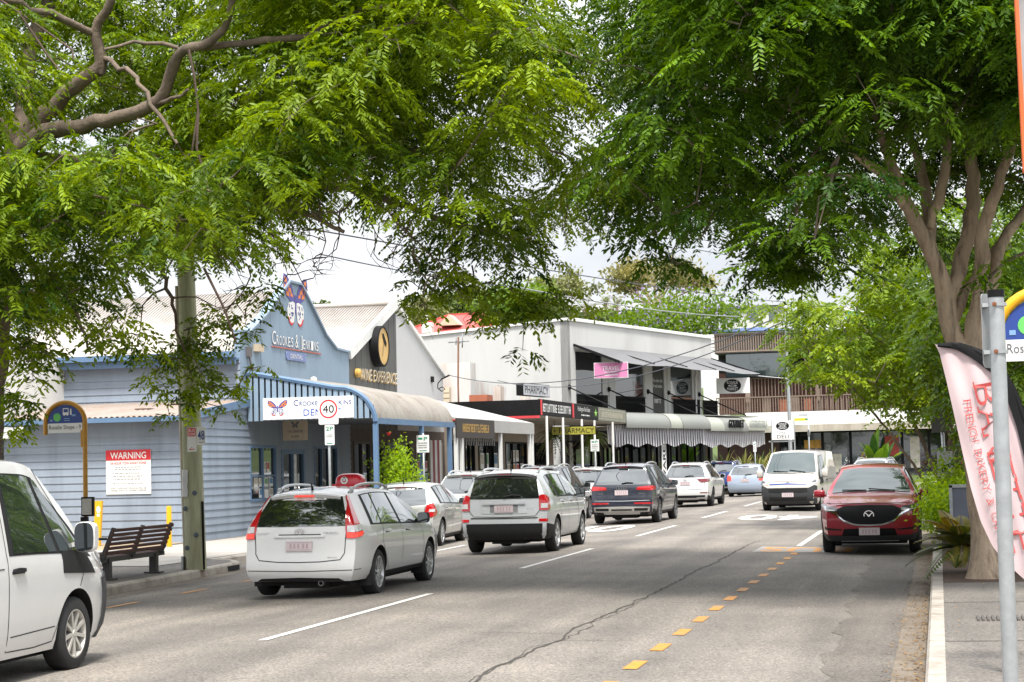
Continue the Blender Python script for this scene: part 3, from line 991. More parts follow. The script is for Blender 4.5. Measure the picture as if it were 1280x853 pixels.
# bullnose verandah: curved iron roof, slatted end, posts, beam
prof = [(XF, 4.22)] + [(XF + 0.25 + 2.15 * t, 4.2 - 0.42 * t) for t in (0, .35, .7, 1)] + [(-15.05 + 1.05 * math.sin(a), 2.86 + 0.92 * math.cos(a)) for a in np.linspace(0.25, 1.55, 9)]
mb = MB()
nr = 7 * 12
rows = [[], ]
rowsP = []
for k in range(nr + 1):
    y = 45.06 + (52.75 - 45.06) * k / nr
    o = 0.018 * math.sin(k * math.pi / 2)
    rowsP.append([(x + o * 0.5, y, z + o) for x, z in prof])
mb.grid(rowsP); mb.grid([[(x, y, z - 0.03) for x, z in prof][::-1] for y in (45.06, 52.75)])
mb.build('verandah_roof', mat('stained_iron', (0.27, 0.245, 0.21), 0.55, var=0.1, vscale=1.2, dirt=(0.14, 0.10, 0.07), dscale=1.6, damt=0.7), shop)
def topz(x):
    return float(np.interp(x, [p[0] for p in prof], [p[1] for p in prof]))
mb = MB()
x = XF + 0.05
while x < -14.1:
    mb.box(x, x + 0.115, 44.97, 45.0, 2.97, topz(x + 0.06) - 0.06); x += 0.167
mb.build('slatted_end', M_BLUEP, shop)
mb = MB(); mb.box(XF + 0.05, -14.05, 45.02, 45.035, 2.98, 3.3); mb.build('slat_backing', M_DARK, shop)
mb = MB(); mb.tube([(x, 44.99, z + 0.0) for x, z in prof], 0.07, 6); mb.build('curved_rafter', M_BLUET, shop)
mb = MB(); mb.box(-14.06, -13.96, 45.0, 52.75, 2.82, 2.97); mb.build('verandah_beam', M_BLUET, shop)
mb = MB(); mb.box(XF + 0.03, -14.1, 45.1, 52.7, 3.0, 3.03); mb.build('verandah_ceiling', mat('verandah_grey', (0.16, 0.17, 0.19), 0.7), shop)
for y in (45.03, 49.3, 52.3):
    mb = MB(); mb.box(-14.07, -13.95, y - 0.06, y + 0.06, 0.02, 2.82); mb.box(-14.09, -13.93, y - 0.08, y + 0.08, 0.02, 0.16); mb.build('post', M_BLUET, shop)
mb = MB(); mb.box(XF, XF + 0.13, 45.55, 46.0, 4.83, 5.02); mb.build('meter_box', M_CREAM, shop)
mb = MB(); mb.box(XF, XF + 0.08, 45.0, 45.25, 4.66, 4.92); mb.tube([(XF + 0.06, 45.1, 4.7), (XF + 0.1, 45.16, 4.35), (XF + 0.1, 45.3, 4.15), (XF + 0.07, 45.33, 4.4)], 0.03, 6); mb.build('junction_box', mat('cable_grey', (0.12, 0.11, 0.11), 0.6), shop)
mb = MB(); mb.lathe([(0, -.1), (.08, -.08), (.1, 0), (.08, .06), (0, .09)], (XF + 0.25, 49.6, 4.23), n=14); mb.build('security_camera', M_WHITE, shop)

# ================================================================ wine shop
wine = thing('wine_shop', 'charcoal and white gabled wine shop beside the blue dental shop', 'shop', (-20, 58, 0.03))
ga = [(53.66, 2.9), (53.66, 5.12), (58.72, 7.06), (58.72, 2.9)]
mb = MB(); mb.prism([FFac.p(y, z, -0.12) for y, z in ga], FFac.n * 0.12)
for k in range(1, 9):
    y = 53.66 + k * 0.6
    fbox(mb, FFac, y - 0.008, y + 0.008, 2.9, 5.05 + (y - 53.66) * 0.383, 0, 0.008)
mb.build('dark_gable', M_GREYC, wine)
gb = [(58.725, 2.9), (58.725, 7.06), (64.6, 4.95), (64.6, 2.9)]
mb = MB(); mb.prism([FFac.p(y, z, -0.12) for y, z in gb], FFac.n * 0.12); mb.build('white_gable', mat('bright_white_sheet', (0.50, 0.50, 0.50), 0.5, var=0.03), wine)
mb = MB(); mb.bar(FFac.p(53.6, 5.16, 0), FFac.p(58.72, 7.13, 0), 0.16, 0.30, up=(0, 0, 1)); mb.bar(FFac.p(58.72, 7.13, 0), FFac.p(64.7, 4.98, 0), 0.16, 0.13, up=(0, 0, 1)); mb.build('barge_capping', M_WHITE, wine)
mb = MB(); corrugated(mb, (-24, 53.64, 5.15), (XF - 0.08, 53.64, 5.15), (-24, 58.72, 7.1), (XF - 0.08, 58.72, 7.1), 0.10, 0.009)
corrugated(mb, (-24, 64.6, 4.95), (XF - 0.08, 64.6, 4.95), (-24, 58.72, 7.1), (XF - 0.08, 58.72, 7.1), 0.10, 0.009)
mb.build('roof', M_IRON, wine)
mb = MB(); mb.tube([(-24, 58.72, 7.14), (XF, 58.72, 7.14)], 0.09, 6); mb.build('ridge_cap', M_IRON, wine)
wop = [(53.9, 55.6, 0.5, 2.5), (55.9, 57.0, 0.05, 2.4), (57.4, 60.2, 0.5, 2.5), (60.8, 64.2, 0.4, 2.5)]
mb = MB(); wall_panel(mb, FFac, 53.66, 64.6, 0.03, 2.9, wop, 0.15); mb.build('front_wall', mat('shop_brown', (0.10, 0.075, 0.06), 0.7), wine)
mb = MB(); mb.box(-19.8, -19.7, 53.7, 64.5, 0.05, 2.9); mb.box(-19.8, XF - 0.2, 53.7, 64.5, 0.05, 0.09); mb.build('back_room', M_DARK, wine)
for o in wop: window(wine, FFac, *o, nx=2, fw=0.07, fm=M_CREAM if o[0] > 60 else M_GREYC, name='door' if o[0] == 55.9 else 'window')
posters(wine, FFac, 61.0, 62.4, 0.6, 1.9, 3, 3)
mb = MB()
for i, c in enumerate((0, 1, 0, 1, 0)): mb.box(XF + 0.02, XF + 0.05, 62.5 + i * 0.3, 62.8 + i * 0.3, 0.05, 2.6, c)
mb.build('striped_panel', [M_WHITE, mat('panel_maroon', (0.25, 0.01, 0.03), 0.5)], wine)
mb = MB()
F1 = Frame((XF + 0.14, 56.35, 5.56), FX)
text(mb, FFac, 'WINE EXPERIENCE', 54.5, 58.45, 4.43, 4.79, 0.09, bold=-0.005)
mb.build('gable_lettering', mat('letter_cream', (0.75, 0.66, 0.5), 0.5), wine)
mb = MB(); text(mb, FFac, 'WINE EXPERIENCE', 54.58, 58.53, 4.40, 4.76, 0.03); mb.build('letter_shadow', M_GOLD, wine)
mb = MB(); mb.lathe([(0, -.02), (.14, 0), (.14, .1), (.08, .16), (0, .17)], (XF + 0.02, 54.25, 4.62), axis=(1, 0, 0), n=16); mb.build('grape_boss', M_GOLD, wine)
# drum sign
drum = thing('round_sign', 'round gold drum sign with wine bottle emblem on charcoal gable', 'sign', (XF + 0.02, 56.35, 5.56))
mb = MB(); mb.lathe([(0.0, 0), (.66, 0), (.66, .26), (.60, .28), (.60, .24)], (XF + 0.02, 56.35, 5.56), axis=(1, 0, 0), n=40); mb.build('drum', M_BLACK, drum)
mb = MB(); mb.lathe([(0, .245), (.60, .245)], (XF + 0.02, 56.35, 5.56), axis=(1, 0, 0), n=40); mb.build('sign_face', mat('face_gold', (0.62, 0.40, 0.14), 0.45, var=0.1), drum)
mb = MB(); F2 = Frame((XF + 0.28, 56.35, 5.56), FX)
poly(mb, F2, [(-0.12, 0.40), (0.02, 0.42), (0.34, 0.12), (0.30, 0.0), (0.22, 0.02), (-0.06, 0.28)], 0.004)
poly(mb, F2, [(0.06, 0.2), (0.09, 0.2), (-0.12, -0.35), (-0.15, -0.33)], 0.006)
mb.build('emblem', M_BLACK, drum)
# sloping shade awning on white posts
mb = MB()
mb.prism([(XF, 52.82, 4.05), (-13.95, 52.82, 3.12), (-13.95, 52.82, 3.06), (XF, 52.82, 3.98)], (0, 10.75, 0))
mb.build('awning_roof', M_PSHADE, wine)
mb = MB(); mb.box(-13.96, -13.92, 52.82, 57.6, 2.52, 3.10); vd = mb.build('dark_valance', mat('valance_brown', (0.035, 0.028, 0.024), 0.6), wine)
mb = MB(); F3 = Frame((-13.92, 0, 0), FX); strokes(mb, F3, 53.5, 56.9, 2.70, 2.95, 0.006); mb.build('lettering', M_GOLD, vd)
mb = MB(); mb.box(-13.96, -13.92, 57.6, 63.57, 2.72, 3.10); mb.build('pale_valance', M_PSHADE, wine)
for y in (53.0, 53.65, 58.7, 63.1, 63.5):
    mb = MB(); mb.box(-14.05, -13.95, y - 0.08, y + 0.08, 0.02, 2.9); mb.build('post', M_WHITE, wine)
mb = MB()
for i in range(14):
    mb.box(-14.02, -14.0, 53.9 + i * 0.3, 54.02 + i * 0.3, 2.30, 2.52)
mb.build('fringe', M_GREYC, wine)

# ================================================================ pharmacy row: low shop with flat boxed awning
phar = thing('pharmacy_shop', 'low cream shop with flat black boxed awning on thin white posts', 'shop', (-20, 74, 0.03))
pop = [(65.2, 67.0, 0.4, 2.6), (67.5, 69.0, 0.05, 2.6), (69.6, 73.4, 0.5, 2.6), (74.2, 78.2, 0.4, 2.6), (78.8, 82.8, 0.4, 2.6)]
mb = MB(); wall_panel(mb, FFac, 64.62, 84.0, 0.03, 3.6, pop, 0.15); mb.build('front_wall', mat('shop_tan', (0.30, 0.25, 0.2), 0.7, var=0.1), phar)
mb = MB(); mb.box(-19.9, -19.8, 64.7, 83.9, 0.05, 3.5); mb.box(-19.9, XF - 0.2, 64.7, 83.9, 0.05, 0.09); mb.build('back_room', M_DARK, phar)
for i, o in enumerate(pop): window(phar, FFac, *o, nx=3 if i > 1 else 2, fw=0.07, fm=M_BLACK, name='door' if i == 1 else 'window')
posters(phar, FFac, 70.0, 73.0, 0.7, 2.2, 4, 2); posters(phar, FFac, 74.6, 77.8, 0.6, 2.3, 4, 3)
# black boxed awning: end face across the footpath, street fascia
mb = MB()
mb.box(XF + 0.02, -14.0, 65.0, 65.08, 3.42, 4.0)
mb.box(-14.08, -14.0, 65.08, 83.9, 3.42, 4.02)
mb.box(XF + 0.02, -14.08, 65.08, 83.9, 3.95, 4.0)
mb.build('awning_box', M_BLACK, phar)
mb = MB(); mb.box(XF + 0.02, -14.02, 64.99, 65.07, 3.33, 3.42); mb.build('red_edge', mat('edge_red', (0.6, 0.05, 0.06), 0.5), phar)
mb = MB(); mb.box(XF + 0.02, -14.03, 65.09, 83.9, 3.40, 3.43); mb.build('awning_soffit', M_SOFFIT, phar)
for y in (66.0, 69.0, 72.8, 75.6, 80.0):
    mb = MB(); mb.tube([(-13.98, y, 0.02), (-13.98, y, 3.42)], 0.05, 10); mb.build('post', M_WHITE, phar)
# roofscape behind: parapet blocks, boards, chimney stub
mb = MB()
mb.box(-21, -18.4, 71.5, 78, 3.6, 5.1); mb.box(-19.4, -18.0, 70.6, 71.5, 3.6, 5.75); mb.box(-17.9, -17.6, 74, 75.0, 3.6, 4.9)
mb.box(-22.5, -21.0, 68, 70.6, 3.6, 5.0); mb.box(-17.9, -17.65, 79, 80.0, 3.6, 4.9)
mb.build('parapet', mat('weathered_white', (0.62, 0.60, 0.57), 0.8, dirt=(0.36, 0.17, 0.08), dscale=1.0, damt=0.75, streak=True), phar)
mb = MB(); FB = Frame((0, 66.2, 0), FS); boards(mb, FB, -22, -17.7, 3.2, 4.6, pitch=0.2); mb.box(-22, -17.7, 66.2, 66.4, 3.0, 4.6); mb.build('board_wall', M_CREAM, phar)
mb = MB(); mb.box(-17.2, -16.5, 67.2, 68.1, 4.0, 4.32); mb.build('chimney', mat('brick_orange', (0.4, 0.13, 0.07), 0.8), phar)
mb = MB(); mb.box(-17.6, -15.2, 74.5, 81.8, 4.02, 4.22); mb.build('roof_unit', mat('unit_grey', (0.33, 0.33, 0.32), 0.6), phar)

F4 = Frame((-13.995, 68.1, 3.72), FX)
sign('fascia_sign', 'black awning fascia sign with blocky white lettering, next to the pale shade awning', F4, 5.7, 0.5, 0.03, M_BLACK,
     [('s', (-0.46, -0.02, -0.3, 0.3), 0), ('s', (0.02, 0.46, -0.3, 0.3), 0)], [M_SIGNW])
mb = MB()
mb.box(-13.99, -13.96, 65.05, 65.22, 3.44, 4.0); mb.box(-13.99, -13.96, 71.0, 71.2, 3.44, 4.0)
mb.build('red_strip', MATS['edge_red'], phar)
F5 = Frame((-13.995, 73.9, 3.73), FX)
sign('fascia_sign', 'black awning fascia sign with white real estate lettering and green star', F5, 5.3, 0.54, 0.03, M_BLACK,
     [('t', 'Paddington Real Estate', (-0.47, 0.30, -0.08, 0.36), 0), ('l', (-0.2, 0.25, -0.4, -0.16), 1, 0), ('p', [(0.36, -0.3), (0.385, -0.05), (0.33, 0.05), (0.39, 0.1), (0.41, 0.4), (0.43, 0.1), (0.49, 0.05), (0.435, -0.05), (0.46, -0.3), (0.41, -0.12)], 1)], [M_SIGNW, mat('star_green', (0.3, 0.6, 0.1), 0.5)])
F6 = Frame((-13.995, 80.2, 3.72), FX)
sign('fascia_sign', 'grey green awning fascia sign with pale capitals in a thin border', F6, 7.0, 0.56, 0.03, mat('fascia_sage', (0.22, 0.22, 0.17), 0.6),
     [('r', (-0.47, 0.47, -0.36, 0.36), 0), ('r', (-0.465, 0.465, -0.33, 0.33), 1, 0.0045), ('s', (-0.4, 0.4, -0.2, 0.2), 0)], [mat('fascia_cream', (0.5, 0.47, 0.36), 0.6), MATS['fascia_sage']])
F6 = Frame((-14.6, 77.6, 3.72), FX)
# PHARMACY boxes: one on the awning roof, one hanging below it
def box_sign(name, label, F, w, h, d, side, face, items, mats):
    b = sign(name, label, F, w, h, d, side, [], [])
    mb = MB(); poly(mb, F, [(-w / 2 + .02, -h / 2 + .02), (w / 2 - .02, -h / 2 + .02), (w / 2 - .02, h / 2 - .02), (-w / 2 + .02, h / 2 - .02)], 0.003)
    mb.build('sign_face', face, b)
    lt = MB()
    for it in items:
        if it[0] == 't': text(lt, F, it[1], it[2][0] * w, it[2][1] * w, it[2][2] * h, it[2][3] * h, 0.007, it[3])
        elif it[0] == 'o': disc(lt, F, it[1][0] * w, it[1][1] * h, it[1][2] * w, it[1][3] * h, it[4], it[2], inner=it[3])
        elif it[0] == 'l': 
            for q in range(it[2]):
                z = it[1][2] + (it[1][3] - it[1][2]) * (q + .5) / it[2]
                poly(lt, F, [(it[1][0] * w, z * h - .015), (it[1][1] * w, z * h - .015), (it[1][1] * w, z * h + .015), (it[1][0] * w, z * h + .015)], 0.006, it[3])
    lt.build('lettering', mats, b)
    return b
F7 = Frame(at_x(671, 488, -15.9), (0.12, 0.99, 0))
box_sign('roof_sign', 'black box sign reading PHARMACY standing on the awning roof', F7, 3.3, 0.5, 0.3, M_BLACK, mat('face_grey', (0.5, 0.5, 0.53), 0.5), [('t', 'PHARMACY', (-0.44, 0.44, -0.3, 0.3), 0)], [M_BLACK])
F8 = Frame(at_y(717, 538.5, 71), (0.97, 0.24, 0))
box_sign('hanging_sign', 'yellow sign reading PHARMACY hung under the black awning', F8, 1.75, 0.34, 0.1, M_BLACK, mat('face_yellow', (0.30, 0.28, 0.03), 0.5), [('t', '+ PHARMACY', (-0.46, 0.46, -0.3, 0.3), 0)], [M_BLACK])

# ================================================================ two-storey white building, turned with the bend of the street
BET = R(15)
DV, NV = Vector((math.sin(BET), math.cos(BET), 0)), Vector((math.cos(BET), -math.sin(BET), 0))
P0 = Vector((-14, 83.9, 0))
FA = Frame(P0, DV)                       # street edge of the footpath awning
FB = Frame(P0 - NV * 3.4, DV)            # upper facade
big = thing('corner_building', 'white two storey building with upstairs balconies, grey canopy and curved footpath awning', 'building', tuple(P0 - NV * 8), 0)
bop = [(1.75, 4.75, 4.2, 7.0), (6.25, 9.75, 4.2, 7.0), (10.9, 12.4, 4.1, 6.75), (13.3, 16.3, 4.15, 6.75)]
mb = MB(); wall_panel(mb, FB, 0.9, 17.5, 3.2, 8.45, bop, 0.35)
for x in (5.5, 9.9, 12.85): fbox(mb, FB, x - 0.06, x + 0.06, 3.6, 7.0, 0, 0.03)
mb.build('front_wall', M_WHITER, big)
mb = MB(); wall_panel(mb, FB, 17.5, 19.3, 7.0, 8.45, (), 0.35); fbox(mb, FB, 17.2, 17.55, 3.3, 7.2, -0.3, 0.02); mb.build('corner_column', M_WHITER, big)
# long side wall facing down the street, rising gently to the ridge
FSd = Frame(FB.p(0.9, 0), -FB.n)
ws = 16.0
Fw = Frame(FB.p(0.9, 0, 0) - NV * ws, NV)  # seen from the near side: runs from the back to the street corner
mb = MB()
mb.prism([Fw.p(0, 0.03), Fw.p(ws, 0.03), Fw.p(ws, 8.45), Fw.p(0, 7.75)], -Fw.n * 0.3)
mb.build('side_wall', M_WHITER, big)
mb = MB()
mb.bar(Fw.p(0, 7.80, 0.02), Fw.p(ws, 8.5, 0.02), 0.14, 0.12)
mb.bar(FB.p(0.8, 8.5, 0.02), FB.p(19.3, 8.5, 0.02), 0.14, 0.12)
for i in range(5): mb.bar(FB.p(2 + i * 3.4, 8.59, -0.1), FB.p(5.2 + i * 3.4, 8.59, -0.1), 0.08, 0.06)
mb.build('coping', M_WHITE, big)
mb = MB(); mb.quad(Fw.p(0, 7.6, -0.3), Fw.p(ws, 8.3, -0.3), FB.p(19.3, 8.3, -0.3), FB.p(19.3, 7.6, -ws)); mb.build('roof', M_IRON, big)
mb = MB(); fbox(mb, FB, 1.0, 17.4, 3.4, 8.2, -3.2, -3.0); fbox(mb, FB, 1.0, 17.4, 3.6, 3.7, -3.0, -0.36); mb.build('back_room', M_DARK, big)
# balcony fronts: black rails with lace panels
def balcony(x0, x1, z0=3.75, z1=4.95):
    mb = MB()
    fbox(mb, FB, x0, x1, z1 - 0.05, z1, 0.02, 0.08); fbox(mb, FB, x0, x1, z0, z0 + 0.05, 0.02, 0.08); fbox(mb, FB, x0, x1, z1 - 0.33, z1 - 0.30, 0.03, 0.07)
    x = x0
    while x < x1:
        fbox(mb, FB, x, x + 0.035, z0, z1, 0.03, 0.07); x += 0.13
    x = x0 + 0.1
    while x < x1 - 0.1:
        disc(mb, FB, x, z1 - 0.18, 0.10, 0.10, 0.06, inner=0.55, n=10); x += 0.26
    mb.build('balcony_rail', M_BLACK, big)
balcony(1.75, 5.2); balcony(6.3, 9.8); balcony(13.5, 17.2); balcony(17.7, 19.9)
for o, nx in ((bop[0], 2), (bop[1], 2)):
    window(big, FB, o[0], o[1], o[2], o[3], nx, 1, 0.12, M_BLACK, M_GLASS, out=-0.2, name='balcony_door')
window(big, FB, 13.3, 16.3, 5.0, 6.75, 1, 1, 0.08, M_WHITE, M_GLASS2, out=-0.1)
mb = MB(); fbox(mb, FB, 13.3, 16.3, 4.15, 5.0, -0.12, -0.06); fbox(mb, FB, 13.3, 16.3, 4.93, 5.02, -0.1, 0.02, 1); mb.build('window_apron', [M_WHITER, mat('sill_terracotta', (0.35, 0.16, 0.1), 0.7)], big)
mb = MB(); fbox(mb, FB, 8.2, 9.75, 4.2, 6.9, -0.3, -0.12); mb.build('pier', mat('pier_taupe', (0.33, 0.28, 0.25), 0.8), big)
mb = MB(); mb.tube([FB.p(16.6, 3.6, 0.08), FB.p(16.6, 6.2, 0.08), FB.p(16.75, 6.35, 0.08), FB.p(16.75, 7.0, 0.08)], 0.05, 7); mb.build('downpipe', M_WHITE, big)
# shade canopy upstairs on dark arms
top = [(1.6, 7.28), (19.1, 7.30)]
mb = MB()
Pn = 14
A = [FB.p(1.6 + (19.2 - 1.6) * t, 7.3, 0.04) for t in np.linspace(0, 1, Pn)]
B = [FB.p(1.7 + (21.0 - 1.7) * t, 6.42 - 0.10 * math.sin(math.pi * (t * 3 % 1)) , 2.3) for t in np.linspace(0, 1, Pn)]
mb.grid([A, [a.lerp(b, 0.5) - Vector((0, 0, 0.06)) for a, b in zip(A, B)], B]); mb.build('shade_canopy', M_SHADE, big)
mb = MB()
mb.bar(FB.p(1.6, 7.3, 0.0), FB.p(1.7, 6.38, 2.35), 0.09, 0.12); mb.bar(FB.p(19.2, 7.3, 0.0), FB.p(21.0, 6.35, 2.35), 0.09, 0.12)
mb.bar(FB.p(19.2, 7.0, 0.0), FB.p(20.6, 6.35, 1.9), 0.3, 0.1)
mb.build('canopy_arm', M_BLACK, big)
for x in (6.0, 10.2, 14.2, 16.9):
    mb = MB(); mb.bar(FB.p(x, 7.2, 0.0), FB.p(x + 0.2, 6.45, 2.2), 0.05, 0.05); mb.build('canopy_rib', M_BLACK, big)
# awning stays
for x in (0.95, 5.4, 10.2, 12.9, 17.2):
    mb = MB(); mb.tube([FB.p(x, 5.25, 0.02), FB.p(x + 0.1, 4.0, 2.7)], 0.035, 6); mb.lathe([(0, 0), (.14, 0.02), (.1, .1), (0, .13)], FB.p(x, 5.25, 0.0), axis=FB.n, n=8); mb.build('awning_stay', M_BLACK, big)
# curved footpath awning: three barrel bays with pale band ends
M_AWN = mat('awning_grey', (0.20, 0.205, 0.19), 0.45, var=0.04, vscale=1)
M_AWNB = mat('awning_pale', (0.34, 0.355, 0.30), 0.45, var=0.04)
arc = [(0.0 + 0.62 * math.sin(a) - 0.62, 3.33 + 0.62 * math.cos(a)) for a in np.linspace(-0.1, 1.75, 12)]
def barrel(x0, x1, dz, mi=0):
    mb.grid([[FA.p(x, z + dz, o) for o, z in arc] for x in np.linspace(x0, x1, 3)], mi)
mb = MB()
barrel(0.0, 5.2, 0, 0); barrel(5.25, 6.7, 0.012, 1); barrel(6.75, 10.4, 0, 0); barrel(10.4, 12.3, -0.10, 1); barrel(12.3, 15.8, -0.11, 0); barrel(15.8, 19.0, -0.06, 1)
fbox(mb, FA, 0.0, 19.0, 3.3, 3.34, -3.3, -0.4, 2); fbox(mb, FA, 0, 19, 3.93, 3.97, -3.3, -0.62, 0)
mb.build('curved_awning', [M_AWN, M_AWNB, M_SOFFIT], big)
mb = MB(); text(mb, Frame(FA.p(13.9, 3.52, 0.02), DV), 'GOURMET', -1.1, 1.1, -0.22, 0.2, 0.0, 0, 0.05, 0.03); mb.build('awning_lettering', M_BLACK, big)
mb = MB(); strokes(mb, Frame(FA.p(17.4, 3.5, 0.02), DV), -1.4, 1.4, -0.15, 0.2, 0.0); mb.build('awning_mark', mat('mark_grey', (0.25, 0.26, 0.26), 0.6), big)
# striped valance with scalloped hem, modelled as two skirts
M_STW = mat('stripe_white', (0.5, 0.49, 0.5), 0.7, var=0.03)
M_STB = mat('stripe_blueblack', (0.018, 0.018, 0.035), 0.7, var=0.03)
def valance(x0, x1, z0, z1, pitch, dark):
    mb = MB(); x = x0; k = 0
    while x < x1:
        c = (x - x0) % 2.2 / 2.2
        zb = z0 + 0.16 * abs(math.cos(math.pi * c)) ** 2
        mb.grid([[FA.p(x, z1, -0.25), FA.p(x, zb, -0.22 + 0.03 * math.sin(k * 1.3))], [FA.p(x + pitch, z1, -0.25), FA.p(x + pitch, z0 + 0.16 * abs(math.cos(math.pi * ((x + pitch - x0) % 2.2 / 2.2))) ** 2, -0.22 + 0.03 * math.sin((k + 1) * 1.3))]], k % 2, False)
        x += pitch; k += 1
    mb.build('striped_valance', [M_STW, dark], big)
valance(-1.6, 9.9, 2.33, 3.36, 0.088, M_STB)
valance(9.95, 18.9, 2.26, 3.24, 0.075, mat('stripe_grey', (0.16, 0.15, 0.16), 0.7))
# ground floor shopfront
gop = [(0.6, 4.2, 0.3, 2.7), (4.6, 5.8, 0.05, 2.5), (6.2, 10.0, 0.3, 2.7), (10.4, 14.0, 0.3, 2.7), (14.4, 18.6, 0.3, 2.7)]
mb = MB(); wall_panel(mb, FB, 0.3, 19.0, 0.03, 3.2, gop, 0.2); mb.build('shop_wall', mat('shop_black', (0.03, 0.03, 0.03), 0.6), big)
for i, o in enumerate(gop): window(big, FB, *o, nx=4 if i != 1 else 2, fw=0.08, fm=M_BLACK, name='shop_window' if i != 1 else 'shop_door')
for x in (0.4, 6.0, 10.2, 14.2):
    mb = MB(); fbox(mb, FA, x, x + 0.12, 0.02, 3.3, -0.6, -0.48); mb.build('post', M_BLACK, big)
mb = MB(); fbox(mb, FA, 5.0, 5.5, 0.4, 2.5, -0.45, -0.42); bs = mb.build('wall_plate', M_SIGNW, big)
mb = MB(); text(mb, Frame(FA.p(5.25, 1.45, -0.42), (0, 0, 1), -DV), 'WARE', -0.9, 0.9, -0.17, 0.17, 0.006, 0, bold=0.02); mb.build('lettering', M_BLACK, bs)
# pale roof block beyond
mb = MB(); fbox(mb, FB, 19.35, 26, 3.2, 8.1, -6, -5.7); mb.build('rear_wall', M_WHITER, big)

PFACE = mat('face_pink', (0.55, 0.19, 0.36), 0.5, var=0.03)
# signs hung on it
Ft = Frame(FB.p(2.0, 6.02, 1.75), (0.995, 0.10, 0))
box_sign('travel_sign', 'pink lightbox sign reading TRAVEL projecting from the upstairs balcony', Ft, 1.62, 0.74, 0.22, M_WHITE, PFACE,
         [('t', 'TRAVEL', (-0.26, 0.26, -0.02, 0.26), 0), ('l', (-0.2, 0.2, -0.16, -0.06), 1, 0), ('l', (-0.2, 0.2, -0.36, -0.26), 1, 0)], [M_SIGNW])
def oval_items(mb_items, cx, cz, rx, rz):
    return [('o', (cx, cz, rx, rz), 0, 0.0, 0.005), ('t', 'ROSALIE', (cx - rx * 0.62, cx + rx * 0.62, cz + rz * 0.25, cz + rz * 0.72), 1), ('t', 'MARKET', (cx - rx * 0.62, cx + rx * 0.62, cz - rz * 0.72, cz - rz * 0.25), 1), ('o', (cx, cz, rx * 0.5, rz * 0.13), 1, 0.6, 0.007)]
Fr = Frame(FB.p(18.6, 5.72, 1.5), (0.99, 0.13, 0))
box_sign('market_sign', 'white lightbox with black oval under the end of the grey canopy', Fr, 1.85, 0.86, 0.2, M_WHITE, M_SIGNW, oval_items([], -0.02, 0, 0.26, 0.42), [M_BLACK, M_SIGNW])
Fp = Frame(FB.p(11.65, 5.42, -0.06), DV)
sign('shop_panel', 'tall dark panel with two lines of white lettering between upstairs windows', Fp, 1.46, 2.62, 0.03, mat('panel_black', (0.03, 0.028, 0.028), 0.5),
     [('t', 'The other side', (-0.45, 0.45, 0.14, 0.21), 0), ('t', 'of real estate.', (-0.45, 0.45, 0.03, 0.10), 0), ('s', (-0.32, 0.32, -0.28, -0.2), 0)], [M_SIGNW])
# street-light pole carrying the deli sign
lp = at_y(988, 560, 112.0)
pole = thing('street_light', 'tall galvanised street light pole behind the deli sign', 'street light', (lp.x, 112, 0.02))
mb = MB(); mb.tube([(lp.x, 112, 0), (lp.x, 112, 5), (lp.x - 0.03, 112, 9.6)], [0.13, 0.11, 0.075], 10); mb.build('pole', M_GALV, pole)
mb = MB(); mb.tube([(lp.x, 112, 9.5), (lp.x + 0.1, 111.2, 10.2), (lp.x + 0.2, 109.8, 10.5)], [0.07, 0.05, 0.04], 7); mb.build('arm', M_GALV, pole)
mb = MB(); mb.lathe([(0, -.35), (.12, -.3), (.16, 0), (.1, .3), (0, .35)], (lp.x + 0.2, 109.5, 10.5), axis=(0, 1, 0), n=10); mb.build('lamp_head', M_GALV, pole)
dp = at_y(978.3, 538, 104.0)
Fd = Frame((dp.x, 104, dp.z), FS)
dl = box_sign('deli_sign', 'white square sign with black oval reading The DELI', Fd, 1.22, 1.08, 0.2, M_WHITE, M_SIGNW,
         oval_items([], 0, 0.22, 0.30, 0.22) + [('t', 'The', (-0.13, 0.13, -0.18, -0.09), 0), ('t', 'DELI', (-0.27, 0.27, -0.42, -0.24), 0)], [M_BLACK, M_SIGNW])
mb = MB()
for sx in (-0.62, 0.64): mb.box(dp.x + sx - 0.035, dp.x + sx + 0.035, 104.05, 104.12, 0.02, dp.z + 0.55)
mb.box(dp.x - 0.8, dp.x + 0.64, 104.05, 104.12, dp.z - 0.66, dp.z - 0.58); mb.build('sign_frame', M_GALV, dl)

# ================================================================ brown battened building closing the view
BY = 122.0
bro = thing('battened_building', 'brown battened modern building with dark brick and white slab awning', 'building', (-8, BY, 0.02))
FBr = Frame((0, BY, 0), FS)
Mt = mat('brown_timber', (0.17, 0.125, 0.095), 0.7, var=0.15, vscale=2)
Mtl = mat('brown_timber_light', (0.23, 0.175, 0.14), 0.7, var=0.12, vscale=2)
xl, xr = -14.3, 10.0
mb = MB(); fbox(mb, FBr, xl, xr, 4.6, 7.4, -2.2, -2.0); mb.build('brick_wall', M_BRICK, bro)
mb = MB(); fbox(mb, FBr, xl, xr, 7.4, 8.9, -2.2, -2.05); fbox(mb, FBr, xl, xr, 9.9, 9.98, -6, 0.1, 1); fbox(mb, FBr, xl, xr, 8.62, 8.7, -2, 0, 1); mb.build('upper_wall', [M_DARK, M_GREYC], bro)
for x0, x1 in ((-13.6, -9.6), (-6.0, -4.0), (-3.8, 0.5), (1, 4), (4.6, 8)):
    window(bro, FBr, x0, x1, 7.0, 8.6, 2, 1, 0.08, M_BLACK, M_GLASS2, out=-1.9)
mb = MB()
x = xl
while x < xr:
    fbox(mb, FBr, x, x + 0.07, 8.75, 9.85, -0.05, 0.02); x += 0.16
